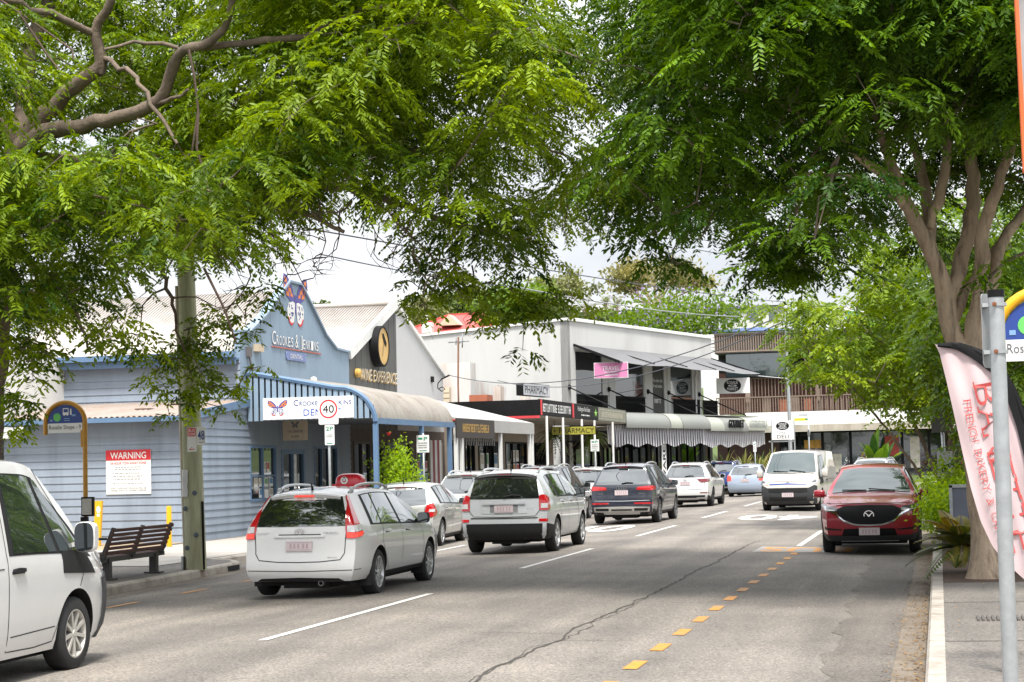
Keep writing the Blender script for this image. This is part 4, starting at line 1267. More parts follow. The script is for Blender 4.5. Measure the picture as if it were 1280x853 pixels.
fbox(mb, FBr, xl, xr, 8.7, 8.8, -0.08, 0.05); fbox(mb, FBr, xl, xr, 9.82, 9.9, -0.08, 0.05); fbox(mb, FBr, xl, xr, 8.75, 9.85, -0.2, -0.15, 1)
mb.build('battened_parapet', [Mtl, M_GREYC], bro)
for x in (-12.2, -7.6, -3.0, 1.4, 6.0):
    mb = MB(); fbox(mb, FBr, x - 0.16, x + 0.16, 4.6, 8.7, -0.5, -0.2); mb.build('column', Mtl, bro)
for x0, x1 in ((-8.4, -5.4), (-1.0, 0.2), (2.4, 4.0)):
    x = x0; mb = MB()
    while x < x1:
        fbox(mb, FBr, x, x + 0.07, 4.6, 8.7, -0.16, -0.02); x += 0.33
    mb.build('batten_screen', Mt, bro)
mb = MB()
x = xl
while x < xr:
    fbox(mb, FBr, x, x + 0.05, 4.6, 5.65, 0.0, 0.05); x += 0.17
fbox(mb, FBr, xl, xr, 5.62, 5.70, -0.02, 0.08)
x = -12.4
while x < -8.4:
    fbox(mb, FBr, x, x + 0.05, 5.7, 6.9, -0.4, -0.35); x += 0.22
fbox(mb, FBr, -12.4, -8.4, 6.9, 6.97, -0.42, -0.33)
mb.build('balustrade', Mt, bro)
mb = MB(); mb.prism([FBr.p(-5.4, 5.9, -1.5), FBr.p(1, 5.72, -1.5), FBr.p(1, 5.85, -1.5), FBr.p(-5.4, 6.05, -1.5)], FBr.n * 1.0); mb.build('terrace_roof', M_GREYC, bro)
for x, c in ((-10.2, 0), (-9.4, 1), (-8.6, 0), (-5, 1), (-4.2, 2), (-1.8, 2), (0.3, 2), (-11.3, 1), (-7.9, 0)):
    mb = MB(); fbox(mb, FBr, x, x + 0.5, 4.7, 5.5 + 0.2 * c, -1.2, -0.9); mb.build('terrace_seat', [mat('seat_orange', (0.4, 0.13, 0.07), 0.7), Mtl, mat('seat_lime', (0.3, 0.34, 0.1), 0.7)][c], bro)
mb = MB(); fbox(mb, FBr, -2.5, -2.28, 6.85, 7.05, -1.99, -1.93); mb.build('exit_light', mat('exit_green', (0.1, 0.6, 0.25), 0.5, emit=0.6), bro)
mb = MB(); fbox(mb, FBr, xl + 2, -3.6, 3.75, 4.62, 0.3, 0.9); fbox(mb, FBr, -3.55, xr, 3.80, 4.66, 0.3, 0.85); mb.build('slab_fascia', M_WHITE, bro)
mb = MB(); fbox(mb, FBr, xl + 1, xr, 3.35, 3.75, 0.3, 1.3); mb.build('slab_edge', mat('slab_concrete', (0.42, 0.38, 0.32), 0.85, var=0.15, dirt=(0.2, 0.15, 0.1), dscale=1.2, damt=0.7, streak=True), bro)
mb = MB(); fbox(mb, FBr, xl, xr, 3.3, 3.36, -3, 1.3); mb.build('slab_soffit', M_SOFFIT, bro)
gx = [-10.2, -8.9, -7.4, -5.6, -3.9, -2.3, -0.6, 1.1, 2.8, 4.6, 6.4, 8.2, 9.9]
for a, b in zip(gx[:-1], gx[1:]):
    window(bro, FBr, a, b, 0.2, 3.3, 1, 1, 0.09, M_BLACK, M_GLASS, out=0.02, name='shop_window')
mb = MB(); fbox(mb, FBr, xl, gx[0], 0.03, 3.3, -0.2, 0.0); fbox(mb, FBr, xl, xr, 0.02, 0.2, -0.2, 0.02); mb.build('shop_wall', mat('shop_red_dark', (0.05, 0.02, 0.018), 0.7), bro)
cols = [mat('display_%s' % n, c, 0.6, var=0.3, vscale=3) for n, c in (('ochre', (0.45, 0.22, 0.04)), ('red', (0.3, 0.04, 0.03)), ('teal', (0.2, 0.35, 0.4)), ('pale', (0.5, 0.45, 0.4)))]
for a, b, c, d, k in ((-8.6, -7.5, 2.2, 2.75, 0), (-8.5, -8.2, 0.6, 1.9, 2), (-7.9, -7.6, 0.8, 1.9, 1), (-4.6, -4.0, 1.5, 2.3, 0), (-3.4, -2.5, 1.6, 2.9, 1), (-1.8, -1.2, 0.8, 2.8, 3), (1.2, 1.6, 0.8, 2.9, 1), (1.9, 2.2, 0.5, 2.6, 0), (-6.9, -6.2, 0.6, 1.8, 3)):
    mb = MB(); fbox(mb, FBr, a, b, c, d, -0.035, -0.025); mb.build('window_display', cols[k], bro)
mb = MB()
Fg = Frame((-4.2, BY, 1.5), FS)
for rr in (0.75, 0.5, 0.25): disc(mb, Fg, 0, 0, rr, rr * 0.9, -0.02, inner=0.86)
for k in range(12):
    t = k * math.pi / 6
    poly(mb, Fg, [(0.1 * math.cos(t), 0.1 * math.sin(t)), (0.75 * math.cos(t - .03), 0.7 * math.sin(t - .03)), (0.75 * math.cos(t + .03), 0.7 * math.sin(t + .03))], -0.018)
mb.build('wheel_decor', mat('decor_gold', (0.42, 0.26, 0.03), 0.5), bro)

# ================================================================ houses on the hill
def house(name, label, x, y, z, w, d, h, roofh, wallm, roofm, rz=0, wins=3, cat='house', hip=0.35):
    t = thing(name, label, cat, (x, y, z), rz)
    Mx = Matrix.Translation((x, y, z)) @ Matrix.Rotation(rz, 4, 'Z')
    P = lambda a, b, c: Mx @ Vector((a, b, c))
    def mk(mb): mb.v = [tuple(Mx @ Vector(p)) for p in mb.v]; return mb
    mb = MB(); mb.box(-w / 2, w / 2, -d / 2, d / 2, -1, h); mk(mb).build('wall', wallm, t)
    mb = MB(); e = 0.5; k = w / 2 * (1 - hip)
    v = [(-w / 2 - e, -d / 2 - e, h), (w / 2 + e, -d / 2 - e, h), (w / 2 + e, d / 2 + e, h), (-w / 2 - e, d / 2 + e, h), (-k * .5, 0, h + roofh), (k * .5, 0, h + roofh)]
    mb.add(v, [(0, 1, 5, 4), (1, 2, 5), (2, 3, 4, 5), (3, 0, 4), (3, 2, 1, 0)]); r = mk(mb).build('roof', roofm, t)
    if roofh > 1:
        mb = MB(); mb.bar(v[4], v[5], 0.25, 0.15)
        for a, b in ((0, 4), (1, 5)): mb.bar(Vector(v[a]) + Vector((0, 0, .05)), Vector(v[b]) + Vector((0, 0, .05)), 0.22, 0.1)
        mk(mb).build('ridge', roofm, r)
    for i in range(wins):
        xx = -w / 2 + w * (i + 0.5) / wins
        mb = MB(); mb.box(xx - 0.6, xx + 0.6, -d / 2 - 0.05, -d / 2, h - 1.8, h - 0.6); wn = mk(mb).build('window', M_WHITE, t)
        mb = MB(); mb.box(xx - 0.52, xx + 0.52, -d / 2 - 0.09, -d / 2 - 0.05, h - 1.72, h - 0.68); mk(mb).build('pane', M_GLASS2, wn)
    return t
M_TILE = mat('red_iron_roof', (0.50, 0.085, 0.075), 0.6, var=0.1, vscale=1, dirt=(0.35, 0.07, 0.06), dscale=0.6)
q = at_y(562, 414, 138)
hr = house('red_roof_house', 'house on the hill with red hipped roof and white gablet', q.x, 143, q.z - 5.2, 8.6, 8, 5.0, 1.9, M_CREAM, M_TILE, R(-12))
mb = MB(); g = at_y(562, 399, 139.5); mb.prism([(g.x - 0.9, 139.3, g.z - 0.5), (g.x + 0.9, 139.3, g.z - 0.5), (g.x, 139.3, g.z + 0.35)], (0, 1.5, 0)); mb.build('gablet', M_CREAM, hr)
mb = MB(); g = at_y(534, 402, 138.4); mb.box(g.x - 0.4, g.x + 0.4, 138.2, 138.9, g.z - 0.9, g.z - 0.1); mb.tube([(g.x, 138.3, g.z - 0.1), (g.x, 138.3, g.z + 0.5)], 0.09, 6); mb.build('skylight', M_WHITE, hr)
q = at_y(938, 400, 210)
house('flat_block', 'pale blocky house on the hilltop between jacaranda and street tree', q.x, 212, q.z - 5, 6.5, 6, 6.5, 0.3, M_WHITER, M_GREYC, R(10), 3)
q = at_y(770, 392, 230)
house('hill_house', 'low white house with grey roof half hidden behind palms', q.x, 232, q.z - 4, 16, 7, 4.2, 1.2, M_WHITER, mat('grey_iron_roof', (0.3, 0.3, 0.31), 0.6), 0, 5)
q = at_y(935, 416, 150)
house('blue_trim_block', 'white rooftop block with blue fascia behind the brown battens', q.x, 153, q.z - 8, 6.2, 6, 8.1, 0.5, M_WHITE, mat('fascia_blue', (0.06, 0.12, 0.35), 0.5), 0, 0)
q = at_y(892, 420, 140)
mb = MB(); mb.box(q.x - 0.9, q.x + 0.9, 140, 141.5, 0, q.z + 0.1); 
for k in range(5): mb.box(q.x - 0.95, q.x + 0.95, 139.95, 140, q.z - 0.1 - k * 0.25, q.z - k * 0.25 - 0.02)
solo('plant_room', mb, M_WHITE, 'small white louvred roof box at the corner of the white building', 'roof box', loc=(q.x, 140.5, 0))
q = at_y(1048, 402, 150)
mb = MB(); mb.box(q.x - 2.6, q.x + 2.2, 150, 150.3, 0, q.z + 1.2); mb.box(q.x + 0.6, q.x + 1.6, 149.97, 150, q.z - 0.5, q.z + 0.8, 1)
solo('billboard', mb, [M_WHITE, mat('panel_cyan', (0.05, 0.4, 0.6), 0.5)], 'white hoarding with a cyan panel seen through the street tree', 'billboard', loc=(q.x, 150, 0))

# white building at the left edge
mb = MB(); mb.box(-30, -22.45, 39.5, 52, 0.03, 4.9)
solo('white_shed', mb, M_WHITE, 'plain white wall at the left edge beside the blue lean-to', 'building', loc=(-26, 45, 0))
mb = MB(); q = at_y(8, 540, 38.6); mb.box(q.x - 0.6, q.x + 0.05, 38.6, 39.1, q.z - 0.15, q.z + 0.1); mb.tube([(q.x + 0.05, 38.8, q.z), (q.x + 0.3, 38.8, q.z + 0.05)], 0.07, 8); mb.box(q.x - 0.5, q.x - 0.3, 39.1, 39.5, q.z - 0.1, q.z + 0.05)
solo('floodlight', mb, M_WHITE, 'white floodlight bracket on the white wall at the left edge', 'floodlight', loc=(q.x, 39, q.z))

# ================================================================ street furniture and signs
M_TIMBER = mat('weathered_green_timber', (0.40, 0.41, 0.27), 0.85, var=0.35, vscale=4, dirt=(0.17, 0.13, 0.08), dscale=2.8, damt=0.6, bump=0.5, bscale=30, streak=True)
M_YPOST = mat('mustard_enamel', (0.52, 0.25, 0.02), 0.4, var=0.08, vscale=5, dirt=(0.3, 0.14, 0.02), dscale=4, damt=0.5)
M_YBRI = mat('yellow_enamel', (0.75, 0.40, 0.01), 0.4, var=0.05)
M_SLAT = mat('bench_slat', (0.10, 0.042, 0.03), 0.6, var=0.25, vscale=6)
M_BFRAME = mat('bench_frame', (0.06, 0.058, 0.055), 0.5, metal=0.4, var=0.1)

# timber power pole with its signs and fittings
px_, py_ = -12.72, 30.2
tp = thing('power_pole', 'weathered greenish timber power pole beside the slatted bench', 'power pole', (px_, py_, 0.02))
mb = MB(); mb.tube([(px_, py_, 0), (px_ - 0.05, py_, 2.2), (px_ - 0.12, py_, 5), (px_ - 0.22, py_, 9.2)], [0.185, 0.172, 0.155, 0.13], 16); mb.build('timber_shaft', M_TIMBER, tp)
mb = MB(); mb.tube([(px_ - 0.19, py_ - 0.05, 0.0), (px_ - 0.19, py_ - 0.05, 0.35), (px_ - 0.235, py_ - 0.05, 2.2), (px_ - 0.29, py_ - 0.05, 5)], 0.028, 7); mb.build('conduit', mat('conduit_cream', (0.5, 0.46, 0.38), 0.6), tp)
mb = MB(); mb.box(px_ - 0.21, px_ - 0.175, py_ - 0.16, py_ - 0.05, 0.02, 0.25); mb.build('conduit_guard', M_GALV, tp)
mb = MB(); mb.tube([(px_ + 0.17, py_ - 0.06, 0.02), (px_ + 0.16, py_ - 0.06, 1.2)], 0.022, 6); mb.build('earth_strap', M_BLACK, tp)
for x, z in ((0.06, 1.35), (-0.115, 1.08), (0.08, 0.62), (-0.09, 0.40)):
    mb = MB(); mb.lathe([(0, -.03), (.04, -.03), (.045, 0), (0, 0.02)], (px_ + x, py_ - 0.18, z), axis=(0, -1, 0), n=10); mb.build('bolt', mat('bolt_blue_grey', (0.09, 0.11, 0.14), 0.5), tp)
mb = MB()
v = []
for i, z in enumerate(np.linspace(1.28, 1.75, 6)):
    v.append([(px_ - 0.215 + 0.01 * random.random(), py_ - 0.09, z), (px_ - 0.16, py_ - 0.165 - 0.008 * (i % 2), z + 0.01), (px_ - 0.07 + 0.02 * random.random(), py_ - 0.19, z)])
mb.grid(v); mb.build('torn_notice', mat('paper_grey', (0.55, 0.55, 0.55), 0.8, var=0.1, vscale=8), tp)
FP = Frame((px_ + 0.035, py_ - 0.21, 2.28), (0.995, 0.06, 0))
sign('bus_zone_sign', 'small red and white bus zone sign fixed to the timber power pole', FP, 0.165, 0.42, 0.006, M_SIGNW,
     [('r', (-0.46, 0.46, 0.13, 0.48), 0), ('T', 'BUS', (-0.34, 0.36, 0.32, 0.44), 1), ('T', 'ZONE', (-0.42, 0.42, 0.165, 0.29), 1), ('p', [(-0.32, -0.4), (-0.12, -0.44), (-0.12, -0.415), (0.34, -0.415), (0.34, -0.385), (-0.12, -0.385), (-0.12, -0.36)], 0), ('o', (0, -0.32, 0.05, 0.02), 2, 0)], [M_RED, M_SIGNW, M_INK], rad=0.012)
FP2 = Frame((px_ + 0.205, py_ - 0.20, 2.34), (0.995, 0.06, 0))
sign('number_sign', 'small white sign with blue number 48 on the timber power pole', FP2, 0.15, 0.31, 0.006, M_SIGNW, [('T', '48', (-0.4, 0.4, -0.22, 0.3), 0), ('l', (-0.3, 0.4, -0.42, -0.32), 1, 1)], [M_NAVY, M_INK], rad=0.012)

# bench with its back to the road
bn = thing('bench', 'dark slatted bench with its back to the road beside the bus stop', 'bench', (-13.0, 28.2, 0.03))
bx = -12.95
for y in (27.35, 29.15):
    mb = MB(); mb.box(bx - 0.16, bx - 0.03, y - 0.05, y + 0.05, 0.03, 0.36); mb.box(bx - 0.24, bx + 0.05, y - 0.09, y + 0.09, 0.025, 0.05); mb.build('leg', M_BFRAME, bn)
mb = MB(); mb.box(bx - 0.15, bx - 0.05, 27.1, 29.5, 0.31, 0.38); mb.build('beam', M_BFRAME, bn)
for y in (27.1, 28.2, 29.35):
    mb = MB(); mb.prism([(bx - 0.58, y - 0.025, 0.40), (bx - 0.52, y - 0.025, 0.36), (bx - 0.1, y - 0.025, 0.30), (bx - 0.02, y - 0.025, 0.36), (bx + 0.02, y - 0.025, 0.45), (bx + 0.17, y - 0.025, 0.86), (bx + 0.12, y - 0.025, 0.87), (bx - 0.06, y - 0.025, 0.45)], (0, 0.05, 0)); mb.build('bracket', M_BFRAME, bn)
mb = MB()
for k in range(6):
    x, z = bx - 0.02 + 0.028 * k * 1.05, 0.46 + 0.072 * k
    mb.bar((x + 0.03, 27.05, z), (x + 0.03, 29.4, z), 0.022, 0.05, up=(0.34, 0, 0.94))
mb.build('backrest', M_SLAT, bn)
mb = MB()
for k in range(6):
    mb.bar((bx - 0.55 + 0.09 * k, 27.05, 0.42 - 0.008 * k), (bx - 0.55 + 0.09 * k, 29.4, 0.42 - 0.008 * k), 0.07, 0.025)
mb.build('seat', M_SLAT, bn)
for y in (27.08,):
    mb = MB(); mb.tube([(bx - 0.5, y, 0.42), (bx - 0.5, y, 0.66), (bx - 0.46, y, 0.69), (bx + 0.03, y, 0.69)], 0.022, 7); mb.build('armrest', M_BFRAME, bn)

# yellow posts near the wall
q = Vector((-16.94, 38.7, 0.037))
mb = MB(); mb.lathe([(.058, 0), (.058, .88), (.05, .91), (0, .915)], q, n=12)
solo('bollard', mb, M_YBRI, 'slim yellow bollard in front of blue weatherboards, right of the bench', 'bollard', loc=q)
q = Vector((-19.1, 39.5, 0.037))
yp = thing('marker_post', 'tapered yellow marker post with white emblem behind the bus stop pole', 'post', q)
mb = MB(); mb.prism([(q.x - 0.075, q.y, 0.03), (q.x + 0.075, q.y, 0.03), (q.x + 0.14, q.y, 1.08), (q.x - 0.04, q.y, 1.08)], (0, 0.08, 0)); mb.build('post', M_YBRI, yp)
mb = MB(); Fq = Frame((q.x + 0.055, q.y - 0.003, 0.88), FS); disc(mb, Fq, 0, 0, 0.05, 0.08, 0.0); poly(mb, Fq, [(-0.04, -0.16), (0.03, -0.16), (0.03, -0.1), (-0.04, -0.1)], 0.0); mb.build('emblem', M_SIGNW, yp)

# bus stop hoops
def bus_hoop(label, x, y, w, ztop, post, tube_r, words, pm):
    """yellow hoop on one post; post = +1 right side, -1 left side (as seen)"""
    t = thing('bus_stop_sign', label, 'bus stop', (x + post * w / 2, y, 0.02))
    F = Frame((x, y, 0), FS)
    r = w / 2
    zc = ztop - r * 0.92
    pts = [F.p(post * r, 0.02), F.p(post * r, zc * 0.5), F.p(post * r, zc)] + [F.p(post * r * math.cos(a), zc + r * 0.92 * math.sin(a)) for a in np.linspace(0.15, math.pi - 0.0, 18)] + [F.p(-post * r, zc - 0.22)]
    mb = MB(); mb.tube(pts, tube_r, 10); mb.build('hoop', pm, t)
    ri = r - tube_r * 1.1
    mb = MB(); pp = [(ri * math.cos(a), zc + 0.92 * ri * math.sin(a)) for a in np.linspace(0, math.pi, 24)]
    mb.prism([F.p(x_, z_, -0.012) for x_, z_ in [(-ri, zc - 0.18), (ri, zc - 0.18)] + pp], F.n * 0.02); bp = mb.build('sign_panel', M_NAVY, t)
    lt = MB()
    poly(lt, F, [(-ri, zc - 0.19), (ri, zc - 0.19), (ri, zc - 0.02), (-ri, zc - 0.02)], 0.011, 0)
    text(lt, F, words, -ri * 0.92, ri * 0.92, zc - 0.15, zc - 0.05, 0.015, 1, keep=True, align='L')
    disc(lt, F, -ri * 0.45, zc + ri * 0.26, ri * 0.22, ri * 0.22, 0.012, 2)
    # bus pictogram
    bx0, bz0, s = 0.05 * ri, zc + ri * 0.38, ri * 0.30
    poly(lt, F, [(bx0 - s * .55, bz0), (bx0 + s * .55, bz0), (bx0 + s * .55, bz0 + s * .45), (bx0 - s * .55, bz0 + s * .45)], 0.012, 0)
    poly(lt, F, [(bx0 - s * .55, bz0 + s * .45), (bx0 - s * .43, bz0 + s * .45), (bx0 - s * .43, bz0 + s * 1.1), (bx0 - s * .55, bz0 + s * 1.1)], 0.012, 0)
    poly(lt, F, [(bx0 + s * .43, bz0 + s * .45), (bx0 + s * .55, bz0 + s * .45), (bx0 + s * .55, bz0 + s * 1.1), (bx0 + s * .43, bz0 + s * 1.1)], 0.012, 0)
    poly(lt, F, [(bx0 - s * .55, bz0 + s * 1.05), (bx0 + s * .55, bz0 + s * 1.05), (bx0 + s * .5, bz0 + s * 1.2), (bx0 - s * .5, bz0 + s * 1.2)], 0.012, 0)
    for k in (-1, 1): poly(lt, F, [(bx0 + k * s * .3 - s * .1, bz0 - s * .15), (bx0 + k * s * .3 + s * .1, bz0 - s * .15), (bx0 + k * s * .3 + s * .1, bz0), (bx0 + k * s * .3 - s * .1, bz0)], 0.012, 0)
    disc(lt, F, bx0 + s * 0.98, bz0 + s * 0.95, s * .13, s * .13, 0.012, 0)
    poly(lt, F, [(bx0 + s * .83, bz0), (bx0 + s * 1.12, bz0), (bx0 + s * 1.12, bz0 + s * .78), (bx0 + s * .83, bz0 + s * .78)], 0.012, 0)
    for k in (0, 1): poly(lt, F, [(-ri * .05, zc + ri * (.06 + .1 * k)), (ri * .28, zc + ri * (.06 + .1 * k)), (ri * .28, zc + ri * (.10 + .1 * k)), (-ri * .05, zc + ri * (.10 + .1 * k))], 0.012, 3)
    poly(lt, F, [(-ri * .86, zc + ri * .05), (-ri * .72, zc + ri * .05), (-ri * .72, zc + ri * .16), (-ri * .86, zc + ri * .16)], 0.012, 3)
    poly(lt, F, [(ri * .4, zc + ri * .3), (ri * .62, zc + ri * .3), (ri * .62, zc + ri * .4), (ri * .4, zc + ri * .4)], 0.012, 3)
    lt.build('lettering', [M_SIGNW, M_INK, mat('dot_green', (0.13, 0.50, 0.12), 0.5), mat('print_pale_blue', (0.2, 0.35, 0.6), 0.5)], bp)
    return t, F, r
q = at_y(82, 600, 30.0)
bt, FH, rH = bus_hoop('mustard bus stop hoop with blue panel and timetable box, in front of blue lean-to', q.x, 30.0, 0.76, 3.0, 1, 0.042, 'Rosalie Shops - 9', M_YPOST)
mb = MB(); mb.box(q.x + rH - 0.02, q.x + rH + 0.2, 29.87, 29.95, 0.98, 1.32)
mb.box(q.x + rH - 0.05, q.x + rH + 0.07, 29.9, 29.98, 0.86, 0.97)
tb = mb.build('timetable_case', M_BLACK, bt)
mb = MB(); mb.box(q.x + rH, q.x + rH + 0.18, 29.86, 29.869, 1.01, 1.29); mb.build('timetable', mat('timetable_paper', (0.42, 0.41, 0.37), 0.6, var=0.15, vscale=30), tb)
mb = MB(); mb.box(q.x + rH - 0.07, q.x + rH - 0.03, 29.97, 30.03, 2.2, 2.5); mb.build('stop_tag', M_YPOST, bt)
q = at_y(1319, 600, 15.0)
bus_hoop('bright yellow bus stop hoop cut off by the right edge behind the galvanised post', q.x, 15.0, 0.80, 3.02, -1, 0.045, 'Rosalie Shops - 10', mat('bright_yellow_enamel', (0.72, 0.36, 0.01), 0.35))

# 40 km/h sign with the parking sign under it
q = at_y(411, 545, 42.0)
sp = thing('speed_sign_post', 'steel post carrying the round 40 sign and the 2P plate', 'sign post', (q.x, 42.06, 0.03))
mb = MB(); mb.tube([(q.x, 42.06, 0.03), (q.x - 0.02, 42.06, 3.4)], 0.032, 8); mb.build('post', M_GALV, sp)
q1 = at_y(410.5, 513.5, 42.0)
sign('speed_sign', 'white speed sign with 40 inside a red ring before the dental verandah', Frame((q1.x, 42.0, q1.z), FS), 0.50, 0.66, 0.006, M_SIGNW,
     [('o', (0, 0.06, 0.45, 0.342), 0, 0.84), ('t', '40', (-0.28, 0.28, -0.08, 0.2), 1)], [M_RED, M_BLACK], rad=0.04)
q1 = at_y(412, 544, 42.0)
sign('parking_sign', 'narrow white two hour parking plate in green below the 40 sign', Frame((q1.x, 42.0, q1.z), FS), 0.24, 0.48, 0.006, M_SIGNW,
     [('T', '2P', (-0.38, 0.38, 0.22, 0.42), 0), ('l', (-0.4, 0.4, -0.14, 0.04), 2, 1), ('r', (-0.3, 0.3, -0.44, -0.39), 0)], [M_GREEN, M_INK], rad=0.02)
def park_sign(u, v, Y, w, h, label, on_post=True, pz=None):
    q = at_y(u, v, Y)
    b = sign('parking_sign', label, Frame((q.x, Y, q.z), FS), w, h, 0.008, M_SIGNW, [('T', 'P', (0.08, 0.38, 0.18, 0.4), 0), ('r', (-0.36, -0.02, 0.24, 0.36), 0), ('l', (-0.38, 0.38, -0.3, 0.1), 3, 1), ('r', (-0.3, 0.3, -0.42, -0.37), 0)], [M_GREEN, M_INK], rad=0.015)
    if on_post:
        mb = MB(); mb.tube([(q.x, Y + 0.04, 0.02), (q.x, Y + 0.04, q.z + h / 2 + 0.05)], 0.03, 8); mb.build('post', M_GALV, b)
park_sign(528.5, 555, 49.0, 0.36, 0.48, 'white and green parking sign among the leaves before the blue verandah posts')
park_sign(743.5, 557, 75.4, 0.36, 0.49, 'white and green parking sign on a white post under the black awning')
park_sign(943.5, 559, 96, 0.16, 0.5, 'narrow white parking sign in front of the grey striped valance')

# dentist fascia sign on the slatted end, hanging sign, warning board
F9 = Frame(at_y(385, 510, 44.93), (1, 0, 0))
fs = sign('dentist_sign', 'long white dentist sign with butterfly logo on the slatted verandah end', F9, 2.46, 0.56, 0.03, M_SIGNW,
     [('t', 'DENTIST', (-0.05, 0.36, -0.36, -0.06), 0)], [mat('sign_blue', (0.02, 0.08, 0.42), 0.5), M_NAVY])
mb = MB(); butterfly(mb, F9, -0.83, 0.02, 0.56, 0.40, 0, out=0.004); mb.build('butterfly_emblem', [M_ORANGE, M_PURPLE, mat('wing_grey', (0.55, 0.56, 0.6), 0.5), M_NAVY, M_RED], fs)
mb = MB()
x = -0.39
for w_ in ('C', 'ROOKES', '&', 'J', 'ENKINS'):
    big_ = len(w_) == 1
    wd = 0.13 if w_ == 'C' else (0.10 if w_ == '&' else (0.06 if w_ == 'J' else 0.093 * len(w_)))
    text(mb, F9, w_, x, x + wd, 0.06, 0.06 + (0.155 if big_ else 0.11), 0.006)
    x += wd + (0.03 if w_ in ('C', 'J') else 0.05)
mb.build('lettering', M_NAVY, fs)
F10 = Frame(at_y(369, 538, 46.5), FS)
hs = sign('hanging_sign', 'beige hanging sign with dark butterfly under the verandah', F10, 0.70, 0.54, 0.03, mat('sign_beige', (0.36, 0.29, 0.21), 0.6), [('s', (-0.3, 0.3, -0.12, 0.0), 0), ('s', (-0.16, 0.16, -0.36, -0.26), 0)], [M_INK])
mb = MB(); butterfly(mb, F10, 0, 0.15, 0.24, 0.18, 0, out=0.004); mb.build('butterfly_emblem', [M_INK] * 5, hs)
mb = MB()
for s in (-0.3, 0.3): mb.tube([F10.p(s, 0.27, -0.02), F10.p(s, 0.6, -0.02)], 0.008, 5)
mb.build('hanger', M_BLACK, hs)
F11 = Frame((-18.96, 40.955, 1.735), FS)
sign('warning_board', 'white tow away warning board with red heading on blue weatherboards', F11, 1.16, 1.06, 0.02, M_SIGNW,
     [('r', (-0.5, 0.5, 0.265, 0.5), 0), ('T', 'WARNING', (-0.40, 0.40, 0.30, 0.45), 1), ('t', '24 HOUR TOW AWAY ZONE', (-0.40, 0.40, 0.17, 0.225), 0),
      ('l', (-0.34, 0.32, 0.03, 0.13), 2, 2), ('l', (-0.36, 0.36, -0.2, 0.0), 3, 2), ('l', (-0.4, 0.4, -0.29, -0.23), 1, 2), ('t', 'NON COMPLIANT VEHICLES WILL BE', (-0.40, 0.40, -0.385, -0.345), 3), ('t', 'TOWED AWAY AT OWNERS EXPENSE', (-0.40, 0.40, -0.44, -0.40), 3)], [M_RED, M_SIGNW, mat('print_mid_grey', (0.35, 0.35, 0.36), 0.6), M_INK])

# street name sign post by the deli sign
q = at_y(1012, 575, 100)
sn = thing('street_name_sign', 'thin post with white and yellow street name blades right of the deli sign', 'sign', (q.x, 100, 0.02))
mb = MB(); mb.tube([(q.x, 100, 0.02), (q.x, 100, 4.0)], 0.045, 8); mb.build('post', M_GALV, sn)
mb = MB(); mb.box(q.x - 0.52, q.x - 0.02, 99.98, 100.0, 3.85, 3.98); mb.build('name_blade', mat('blade_grey', (0.42, 0.43, 0.46), 0.5), sn)
mb = MB(); mb.box(q.x - 0.74, q.x - 0.02, 99.97, 100.0, 3.62, 3.76); mb.box(q.x - 0.16, q.x - 0.02, 99.966, 99.97, 3.64, 3.74, 1); mb.build('name_blade', [mat('blade_yellow', (0.7, 0.5, 0.02), 0.5), M_GREEN], sn)
mb = MB(); mb.lathe([(0, 0), (.2, 0), (.2, .02), (0, .02)], (q.x, 99.9, 2.95), axis=(0.9, 0.4, 0), n=16); mb.build('side_plate', M_SIGNB, sn)

# TV antenna
q = at_y(573, 497, 66)
an = thing('antenna', 'rusty television antenna mast above the cream boards', 'antenna', (q.x, 66, 3.4))
q2 = at_y(573, 425, 66)
mb = MB(); mb.tube([(q.x, 66, 3.4), (q.x, 66, 4.7), (q2.x, 66, q2.z + 0.1)], 0.035, 7); mb.build('mast', mat('rusty_pipe', (0.22, 0.11, 0.07), 0.7, var=0.4, vscale=2), an)
mb = MB(); z = q2.z - 0.05
mb.tube([(q2.x - 0.35, 65.9, z - 0.05), (q2.x + 0.35, 66.2, z + 0.0)], 0.018, 5)
mb.tube([(q2.x + 0.14, 66, z - 0.25), (q2.x + 0.16, 66, z + 0.28)], 0.025, 5)
mb.tube([(q2.x - 0.1, 66, z - 0.14), (q2.x - 0.08, 66, z + 0.16)], 0.02, 5)
for k in range(5): mb.tube([(q2.x - 0.3 + 0.14 * k, 65.6, z - 0.04), (q2.x - 0.28 + 0.14 * k, 66.4, z)], 0.01, 4)
mb.tube([(q2.x - 0.02, 66, z - 0.12), (q2.x + 0.16, 66, z + 0.02)], 0.02, 5)
mb.build('aerial', mat('aerial_grey', (0.2, 0.21, 0.22), 0.5), an)

# overhead wires
def wire(label, a, b, sag, r=0.018, m=None, via=()):
    a, b = Vector(a), Vector(b)
    P = [a] + [Vector(v) for v in via] + [b]
    pts = []
    for p, q in zip(P[:-1], P[1:]):
        for t in np.linspace(0, 1, 14):
            c = p.lerp(q, t); c.z -= sag * 4 * t * (1 - t) / max(1, len(P) - 1); pts.append(c)
    mb = MB(); mb.tube(pts, r, 5)
    solo('overhead_wire', mb, m or mat('wire_dark', (0.05, 0.055, 0.07), 0.5), label, 'wire', loc=tuple(a))
M_WIREP = mat('wire_pale', (0.30, 0.31, 0.33), 0.5)
wire('upper dark wire crossing the sky above the red roof', at_y(380, 285, 38), at_y(1010, 380, 125), 0.25, 0.02)
wire('lower dark wire crossing the sky above the red roof', at_y(400, 318, 38), at_y(640, 358, 70), 0.1, 0.018)
wire('pale wire in front of the jacaranda crown', at_y(640, 358, 70), at_y(925, 396, 125), 0.25, 0.028, M_WIREP)
